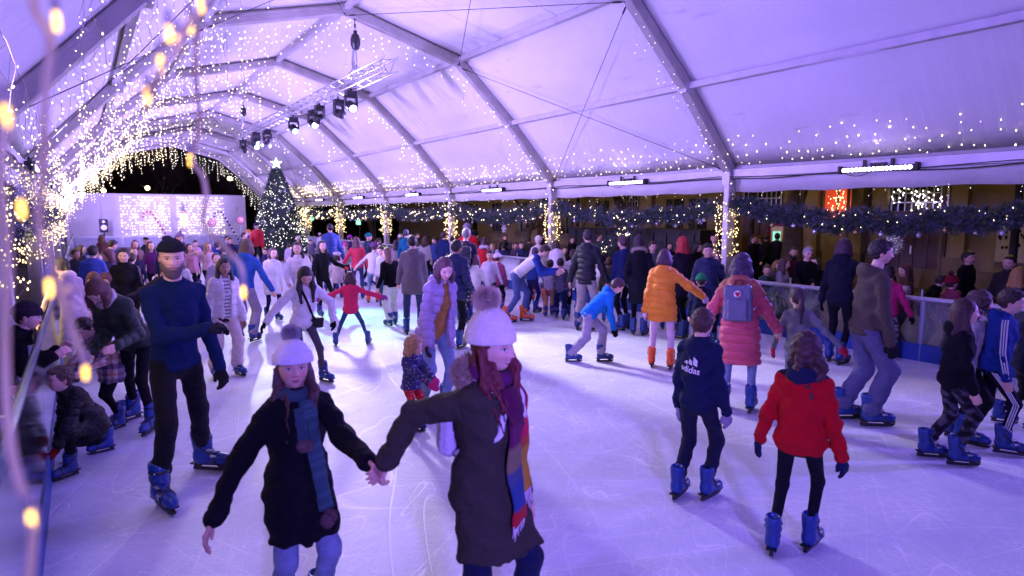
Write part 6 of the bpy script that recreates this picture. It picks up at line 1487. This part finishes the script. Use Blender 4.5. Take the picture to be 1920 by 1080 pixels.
person(ground(1772, 866), 1.325, 112, 'girl with very long auburn brown hair in black hoodie and camouflage trousers', top=((.006, .005, .010), 'hoodie', .06), bot=((.022, .02, .03), 'jeans'), pb='camo', hair=((.045, .014, .018), 'long'), hl=(-.1, .04, .45), hr=(.11, .08, .47), fl=(-.05, -.07, 0), fr=(.05, .06, 0), lod=1)
person(ground(1848, 842), 1.37, 98, 'boy in royal blue track jacket with three white sleeve stripes', top=((.010, .035, .20), 'hoodie', .0), bot=((.006, .006, .016), 'slim'), hair=((.03, .014, .012), 'short'), stripes=2, hr=(.11, .06, .43), hl=(-.11, .02, .45), fl=(-.05, -.10, 0), fr=(.05, .10, 0), lod=1)
person(ground(1908, 800), 1.17, 98, 'smaller boy in black and white track jacket at the right picture edge', top=((.010, .010, .03), 'hoodie', .0), bot=(K, 'jeans'), hair=(BR, 'short'), stripes=1, fl=(-.05, -.10, 0), fr=(.05, .10, 0), lod=1)
person(ground(1806, 828), 1.33, 88, 'child with ruffled brown hair and white shirt half hidden behind the dark haired girl', top=((.45, .40, .38), 'sweater', .02), bot=(K, 'jeans'), hair=((.06, .03, .035), 'curly'), lod=1)
# ------------------------------------------------------------------ onlookers and the far crowd: (pixel column, pixel row of the crown, depth) gives place and height
def stand(px, T, Z, H=None):
    p = at_depth(px, 420, Z); h_ = at_depth(px, T, Z)[2]-.10; return np.array([p[0], p[1], 0.]), float(np.clip(h_, .95, 1.84))
def crowd(px, T, Z, face, label, top, bot=(K, 'jeans'), hair=(BR, 'short'), **k):
    p, H = stand(px, T, Z); return person(p, H, face, label, top=top, bot=bot, hair=hair, **k)
def fan(px, T, X, face, label, top, bot=(K, 'jeans'), hair=(BR, 'short'), **k):
    d = ray(px, 420); kk = X/d[0]; Z = kk; p = np.array([X, d[1]*kk, 0.]); h_ = at_depth(px, T, kk)[2]-.06
    return person(p, float(np.clip(h_, .9, 1.84)), face, label, top=top, bot=bot, hair=hair, sk=0, lod=k.pop('lod', 1 if X < 10.6 else 0), **k)
LEAN_ARMS = dict(hl=(-.10, .26, .60), hr=(.10, .26, .60))
C_ = lambda c, k='coat', h=.08: (c, k, h)
# behind the bearded man
crowd(222, 459, 9.0, 12, 'smiling woman in black coat with a light strap across her chest', C_(K), hair=(DK, 'ponytail'), smile=1., hl=(-.16, .1, .45), hy=-15, lod=1)
crowd(312, 464, 8.6, -5, 'young man in charcoal coat bending forward with head bowed behind the bearded man', C_((.02, .018, .035)), hair=(BR, 'short'), male=True, lean=32, hp=24, hr=(.36, .16, .60), lod=1)
crowd(196, 502, 8.9, -10, 'woman with wavy auburn hair just behind the auburn haired girl', C_((.10, .07, .18)), hair=((.10, .03, .035), 'curly'), hp=15)
crowd(247, 458, 13, 5, 'laughing girl with long auburn hair in dark turtleneck left of the violet top', C_((.03, .03, .07), 'sweater', .02), hair=((.12, .04, .03), 'long'), smile=1.)
crowd(250, 446, 15.5, -5, 'girl with long brown hair and beige coat behind the laughing girl', C_((.22, .15, .14)), hair=((.09, .04, .03), 'long'))
crowd(281, 447, 14, 0, 'girl in violet top with long dark hair beneath the red candy cane', C_((.10, .02, .13), 'sweater', .02), hair=((.05, .012, .03), 'long'), smile=.8)
crowd(314, 436, 13.2, 8, 'man in navy jacket with white collar and a dark flat cap', C_((.012, .018, .05)), hat=((.02, .015, .03), 'flatcap'), scarf=WH, male=True)
crowd(209, 449, 15, 170, 'person in purple wool hat seen from behind left of the laughing girl', C_((.08, .05, .11)), hat=((.12, .04, .17), 'beanie'))
crowd(181, 440, 13, 120, 'man in slate violet jacket bowing left of the purple hat', C_((.08, .07, .16)), male=True, lean=22, hair=(DK, 'short'))
crowd(165, 455, 10.2, 172, 'person in blue quilted coat and cream trousers seen from behind at left', C_((.03, .06, .30), 'puffer', .06), bot=(CREAM, 'wide'), hair=(DK, 'short'))
crowd(146, 455, 13, 60, 'person with dark hair in dark coat left of the blue quilted coat', C_((.02, .02, .04)), hair=(DK, 'bob'))
crowd(129, 462, 12, 40, 'dark skinned man half hidden by light strings left of the crowd', C_((.02, .02, .03)), skin='d', male=True)
crowd(203, 462, 11.3, -60, 'woman with loose red brown hair and violet jacket behind the woman with the strap', C_((.14, .10, .22)), hair=((.13, .04, .04), 'curly'))
crowd(190, 437, 20, 175, 'person with a mass of brown hair in front of the black loudspeaker', C_((.08, .03, .04)), hair=((.08, .03, .02), 'curly'))
crowd(269, 442, 18, 60, 'man in dark cap left of the red candy cane foot', C_((.02, .02, .03)), hat=(K, 'cap'), male=True)
crowd(331, 434, 18, 20, 'woman with long dark hair behind the navy jacket with white collar', C_((.08, .03, .08)), hair=(DK, 'long'))
crowd(340, 433, 16, -50, 'woman in mauve bobble hat looking left', C_((.10, .06, .16)), hat=((.22, .14, .26), 'pompom'))
crowd(333, 476, 12, 5, 'small fair haired child in pale jacket left of the bearded man', C_((.42, .38, .44), 'puffer', .02), hair=(BLD, 'bob'))
crowd(403, 468, 11.3, 10, 'small girl in lavender grey jacket and white scarf right of the bearded man', C_((.30, .26, .38), 'puffer', .04), hair=((.05, .02, .02), 'ponytail'), scarf=WH)
crowd(384, 449, 15, 25, 'fair haired girl in pale pink hoodie with an arm raised', C_((.58, .38, .42), 'hoodie', .02), hair=(BLD, 'long'), hr=(.25, .1, .85))
crowd(362, 446, 18, 10, 'child in pale pink jacket behind the flat cap of the bearded man', C_((.50, .26, .32), 'puffer', .02))
crowd(405, 449, 17, 160, 'person in navy coat seen from behind below the left lollipop', C_((.02, .03, .14)), hat=((.02, .02, .03), 'beanie'))
crowd(430, 441, 20, 10, 'child with dark hair standing before the black candy cane', C_((.06, .03, .10)))
crowd(452, 433, 20, 75, 'man in dark jacket looking right beside the right lollipop', C_((.02, .02, .04)), male=True)
crowd(464, 428, 24, 10, 'person in orange hat and blue grey coat behind the dark jacket', C_((.10, .11, .20)), hat=((.55, .20, .04), 'beanie'))
crowd(481, 416, 23, -10, 'man in bright red jacket and navy wool hat left of the christmas tree', C_((.50, .012, .03), 'puffer', .02), hat=((.02, .02, .08), 'beanie'), male=True)
crowd(450, 460, 17, 20, 'woman with brown hair in mauve jacket behind the blue jacket youth', C_((.20, .14, .25)), hair=((.06, .03, .03), 'bob'))
crowd(496, 462, 19, -20, 'child in navy coat standing at the foot of the christmas tree', C_((.02, .02, .08)))
crowd(600, 434, 27, 175, 'person in white coat and cap left of the big man in blue', C_((.55, .52, .58)), hat=(WH, 'cap'))
crowd(580, 446, 24, 30, 'person in grey violet coat right beside the christmas tree', C_((.18, .15, .24)))
crowd(653, 438, 21, 150, 'woman in purple headband and dark coat right of the big man in blue', C_((.03, .02, .07)), hat=((.25, .03, .22), 'beanie'), hair=(DK, 'bun'))
crowd(686, 434, 17.5, 65, 'man in dark striped jacket with a teal wool hat', C_((.015, .03, .07), 'puffer', .04), hat=((.01, .16, .18), 'beanie'), male=True)
crowd(699, 441, 21, 110, 'person in white coat leaning behind the teal wool hat', C_((.58, .54, .58)), lean=20)
crowd(727, 443, 25, 170, 'person in fur trimmed grey jacket at the far barrier', C_((.12, .10, .16)), furhood=(.30, .2, .18), hood=1)
crowd(742, 447, 19, 176, 'woman with long dark hair and grey cardigan right of the girl in white trousers', C_((.30, .27, .30), 'sweater', .04), hair=((.05, .02, .04), 'long'))
crowd(761, 427, 17, 165, 'youth in teal and blue hooded jacket seen from behind', C_((.01, .14, .26), 'hoodie', .02), hair=((.04, .06, .08), 'short'), male=True, hood=1)
crowd(797, 440, 18, 174, 'woman in white top with long brown hair, back turned', C_((.60, .55, .58), 'sweater', .02), hair=((.07, .03, .03), 'long'))
crowd(816, 441, 19, -30, 'man with short black hair in blue top looking down', C_((.03, .05, .16)), male=True, hp=12)
crowd(829, 431, 17, 140, 'man in navy hooded jacket standing right before the third white post', C_((.012, .025, .10), 'hoodie', .02), male=True, hood=1)
crowd(879, 416, 14.3, -10, 'tall man in bright red jacket and grey wool hat', C_((.50, .012, .02), 'fleece', .02), hat=((.20, .17, .22), 'beanie'), male=True, beard=(.05, .03, .025))
crowd(888, 431, 16, 150, 'person in black cap and white scarf behind the tall man in red', C_(K), hat=(K, 'beanie'), scarf=WH)
crowd(906, 441, 14, 172, 'woman with long dark hair in a red coat trimmed with white', C_((.45, .012, .02)), hair=((.04, .01, .02), 'long'), furhood=(.6, .55, .55))
crowd(840, 470, 13, 178, 'child in a pale hooded jacket low between the adults', C_((.40, .36, .42), 'hoodie', .04))
# more heads packed behind the bearded man and in the middle distance
for q in ((236, 470, 11.5, 165, 'person in grey hood seen from behind under the laughing girl', C_((.16, .15, .19), 'hoodie', .04), {}),
    (174, 470, 12.2, 30, 'child with fair hair and dark scarf right of the blue quilted coat', C_((.05, .04, .09)), dict(hair=(BLD, 'bob'))),
    (296, 452, 16, 150, 'person in black padded jacket under the foot of the red candy cane', C_(K, 'puffer', .04), {}),
    (352, 452, 15.5, 20, 'girl in white headband and rose coat right behind the black knitted cap', C_((.42, .20, .26)), dict(hair=(BR, 'long'))),
    (418, 455, 14.5, 160, 'boy in slate jumper seen from behind left of the curly haired youth', C_((.10, .11, .17), 'sweater', .02), {}),
    (423, 438, 22, 40, 'woman in a pale scarf standing between the two lollipops', C_((.25, .20, .28)), dict(scarf=WH)),
    (540, 452, 21, 165, 'person in pale lilac coat seen from behind below the christmas tree', C_((.48, .42, .54)), {}),
    (556, 440, 24, 20, 'person in dark coat with a white hat right under the christmas tree', C_((.03, .03, .06)), dict(hat=(WH, 'beanie'))),
    (645, 452, 18, 30, 'child in cream jacket and pink hat between coral jacket and big blue coat', C_((.55, .50, .46), 'puffer', .02), dict(hat=((.5, .12, .25), 'pompom'))),
    (710, 452, 19, 20, 'child in white snowsuit behind the purple wool hat', C_((.60, .56, .62), 'puffer', .03), {}),
    (748, 437, 22, 165, 'woman in black coat and cream hat in the distant middle', C_(K), dict(hat=(WH, 'beanie'), hair=(BR, 'long'))),
    (782, 434, 22, 30, 'man with dark beard in khaki jacket beyond the grey hooded coat', C_((.08, .075, .04)), dict(male=True, beard=(.03, .02, .015))),
    (848, 440, 19, 170, 'person in pale puffer jacket beside the lit third post', C_((.50, .46, .50), 'puffer', .04), {}),
    (862, 455, 12.5, 20, 'child in red scarf peeping behind the dark rucksack', C_((.05, .05, .12)), dict(scarf=(.4, .02, .04))),
    (932, 470, 12.6, 160, 'small child in white hat right of the boy in spectacles', C_((.30, .05, .12), 'puffer', .02), dict(hat=(WH, 'pompom'))),
    (1076, 462, 12.2, 170, 'girl in pale coat with brown plait between the slate hoodie and tall man', C_((.50, .46, .50)), dict(hair=(BR, 'braid'))),
    (1225, 446, 11.9, 15, 'man in grey coat facing the camera behind the orange coat', C_((.10, .10, .12)), dict(male=True)),
    (1258, 476, 10.8, 170, 'child in pale knit hat left of the red haired woman', C_((.03, .04, .10)), dict(hat=((.5, .45, .5), 'beanie')))):
    crowd(*q[:6], **q[6])
# onlookers beyond the right barrier, far to near
for row in (
    (925, 453, 10.0, -60, 'grey fair haired woman at the barrier behind the boy with spectacles', C_((.10, .10, .20)), dict(hair=(BLD, 'bob'))),
    (943, 453, 9.9, 170, 'person in navy padded coat with back turned at the barrier', C_((.012, .018, .07), 'puffer', .06), dict(hair=(DK, 'short'))),
    (946, 437, 11.2, 5, 'bearded man in black sweater standing behind the barrier onlookers', C_(K, 'sweater', .02), dict(male=True, beard=(.02, .015, .012))),
    (956, 453, 10.2, 80, 'dark haired onlooker in profile left of the two smiling faces', C_((.03, .02, .05)), dict(hair=(DK, 'bob'))),
    (966, 451, 10.0, 10, 'smiling young woman leaning on the barrier in mauve jacket', C_((.12, .08, .14)), dict(smile=1., **LEAN_ARMS)),
    (977, 449, 9.9, 15, 'smiling man in navy jacket leaning on the barrier beside the young woman', C_((.02, .025, .08)), dict(male=True, smile=1., **LEAN_ARMS)),
    (991, 440, 11.0, 170, 'onlooker with dark hair in olive coat behind the smiling man', C_((.05, .05, .04)), dict()),
    (1018, 432, 13.0, 120, 'dark onlooker on the plaza left of the second post', C_(K), dict()),
    (1060, 456, 10.3, 10, 'woman bending toward the children at the second right post', C_((.03, .02, .02)), dict(lean=15, smile=.6)),
    (1120, 434, 11.5, 85, 'man in brown coat in profile behind the tall padded jacket', C_((.04, .025, .02)), dict(male=True)),
    (1150, 439, 11.8, 150, 'person in dark green parka with woolly hat on the plaza', C_((.03, .035, .025)), dict(hat=((.09, .08, .06), 'beanie'))),
    (1073, 440, 13.0, 30, 'passerby in dark coat beside the long dark container', C_(K), dict()),
    (1257, 452, 13.5, 5, 'small dark haired woman in black seen beyond the red hair', C_(K), dict(hair=(DK, 'long'))),
    (1340, 431, 10.9, -8, 'man in navy coat and dark cap standing tall left of the near post', C_((.012, .015, .03)), dict(hat=(K, 'cap'), male=True)),
    (1308, 449, 11.3, 60, 'dark haired person low behind the woman in navy padded coat', C_(K), dict(hair=(DK, 'curly'))),
    (1344, 456, 10.2, -20, 'person in grey brown coat close to the near post', C_((.08, .07, .05)), dict(hair=((.10, .08, .06), 'short'))),
    (1353, 466, 9.95, -70, 'brown haired woman in spectacles by the foot of the near post lights', C_((.05, .03, .03)), dict(hair=(BR, 'bob'), glasses=True)),
    (1411, 437, 15.5, 60, 'leftmost dark figure of the group before the cash machine', C_(K), dict(male=True, lod=0)),
    (1428, 438, 15.8, -60, 'second dark figure of the group before the cash machine', C_(K), dict(lod=0)),
    (1440, 436, 16.4, 175, 'third dark figure of the group before the cash machine', C_(K), dict(male=True, lod=0)),
    (1457, 433, 16.2, 170, 'dark figure standing apart just left of the cash machine', C_(K), dict(male=True, lod=0)),
    (1440, 491, 9.95, 15, 'boy in dark green jacket peering over the barrier', C_((.02, .06, .05), 'puffer', .02), dict(hair=((.12, .06, .04), 'short'), smile=.6, **LEAN_ARMS)),
    (1459, 484, 10.3, 20, 'fair haired child between the boy in green and the smiling woman', C_((.16, .14, .15)), dict(hair=(BLD, 'bob'))),
    (1471, 478, 10.05, 70, 'smiling woman in pale grey fleece looking right at the barrier', C_((.28, .26, .28), 'fleece', .04), dict(hair=((.08, .04, .03), 'long'), smile=1.)),
    (1490, 457, 10.8, 15, 'bearded man in maroon top behind the grey haired man', C_((.08, .012, .02), 'sweater', .02), dict(male=True, beard=(.02, .012, .01), skin='m')),
    (1514, 456, 10.0, 18, 'grey haired man in spectacles and black sweater leaning his arms on the barrier', C_(K, 'sweater', .02), dict(hair=((.30, .30, .32), 'short'), glasses=True, male=True, hl=(-.02, .22, .60), hr=(.12, .22, .58), wide=1.05)),
    (1536, 478, 10.9, -30, 'small faced onlooker right of the grey haired man', C_(K), dict(hair=(DK, 'bob'))),
    (1661, 462, 10.3, -20, 'smiling man in dark coat behind the girl in hot pink', C_((.012, .01, .02)), dict(male=True, smile=1., hp=10)),
    (1706, 488, 9.95, -60, 'smiling woman in brown fur vest with cream sleeves and long brown hair', C_((.10, .055, .03), 'fleece', .08), dict(hair=((.09, .03, .02), 'long'), smile=1., pt='furvest', hl=(-.10, .20, .50), hr=(.05, .22, .52))),
    (1748, 504, 10.4, 120, 'person in black bowed low right of the brown fur vest', C_(K), dict(lean=20, hp=20)),
    (1818, 463, 11.2, 55, 'young man with tousled black hair standing outside the right barrier', C_(K, 'coat', .04), dict(hair=(DK, 'short'), male=True, beard=None, skin='m')),
    (1796, 512, 10.2, 150, 'small child in dark red bobble hat at the barrier', C_((.20, .02, .05), 'puffer', .02), dict(hat=((.22, .01, .03), 'pompom'))),
    (1903, 472, 10.9, -25, 'man with short hair near the poster at the right edge', C_((.03, .025, .03)), dict(male=True)),
    (1912, 494, 10.0, 150, 'woman with long blonde hair seen from behind at the right edge', C_((.02, .02, .03)), dict(hair=((.32, .17, .05), 'long')))):
    px, T, X, face, lb, top, kw = row; fan(px, T, X, face, lb, top, **kw)
person((-.66, 6.3, 0), 1.38, 80, 'onlooker in dark coat and hat leaning on the left barrier', top=(K, 'coat', .1), hat=((.03, .02, .03), 'beanie'), sk=0, lean=24, hl=(-.1, .30, .66), hr=(.1, .30, .66), lod=1)
person((-.80, 4.9, 0), 1.45, 90, 'second dark clad onlooker outside the left barrier by the wooden kiosk', top=((.01, .012, .03), 'puffer', .1), sk=0, lean=10, hl=(-.1, .22, .62), hr=(.1, .22, .62), lod=1)

# ------------------------------------------------------------------ writing on the clothes
def write(pr, text, x, z, size, sgn=-1, rot=0., mat='white', extra=None, name='lettering', tgt=None):
    cu = bpy.data.curves.new('t', 'FONT'); cu.body = text; cu.size = size; cu.align_x = 'CENTER'; cu.align_y = 'CENTER'; cu.offset = size*.02; cu.extrude = 0
    o = bpy.data.objects.new('t', cu); COL.objects.link(o); bpy.context.view_layer.update(); me = bpy.data.meshes.new_from_object(o.evaluated_get(bpy.context.evaluated_depsgraph_get())); bpy.data.objects.remove(o)
    V = np.array([v.co[:] for v in me.vertices]); F = [tuple(p.vertices) for p in me.polygons]
    if extra:
        for poly in extra: F.append(tuple(range(len(V), len(V)+len(poly)))); V = np.concatenate([V, np.array([(a, b, 0) for a, b in poly])])
    c, s = math.cos(rot), math.sin(rot); U = np.stack([V[:, 0]*c-V[:, 1]*s, V[:, 0]*s+V[:, 1]*c], 1)
    bvh = BVHTree.FromObject(pr['top'], bpy.context.evaluated_depsgraph_get()) if 0 else None
    tm = pr['top'].data; bvh = BVHTree.FromPolygons([v.co for v in tm.vertices], [p.vertices for p in tm.polygons])
    out = []
    for u in U:
        loc = pr['pel']+pr['R']@np.array([x-u[0]*(-sgn)*(1 if sgn < 0 else -1)*1.0 if 0 else (x+u[0]*(1 if sgn < 0 else -1)), sgn*.6, z+u[1]])
        h_ = bvh.ray_cast(Vector(loc), Vector(pr['R'][:, 1]*-sgn)); q = np.array(h_[0]) if h_[0] is not None else loc-pr['R'][:, 1]*sgn*.45
        out.append(q+pr['R'][:, 1]*sgn*.009)
    # tessellate long faces by nothing more than the font outline: small letters follow the cloth well enough
    return obj(name, mesh_np(name, np.array(out), F, None, False), M[mat], pr['T'])
ex = []
for k in range(3):
    w_ = .03; x0 = -.054+.035*k; h_ = .026+.021*k
    n = 5; L_ = [(x0+.018*t_+(-.0), .028+h_*t_+.0) for t_ in (0, 1)]
    a = np.array([x0, .030-.0]); ex.append([(x0, .030+.010), (x0+.030, .030), (x0+.030, .030+.012+h_*.5), (x0+.012-.006*k, .030+h_)])
write(B45, 'adidas', -.012, B45['L']*.60, .060, -1, -.12, extra=ex, name='sports_logo')
write(S10, 'Angel', .075*1.0, S10['L']*.66, .022, 1, 0, 'ink'); write(S10, 'THE LA\nPARTY', -.085, S10['L']*.70, .018, 1, 0, 'ink')
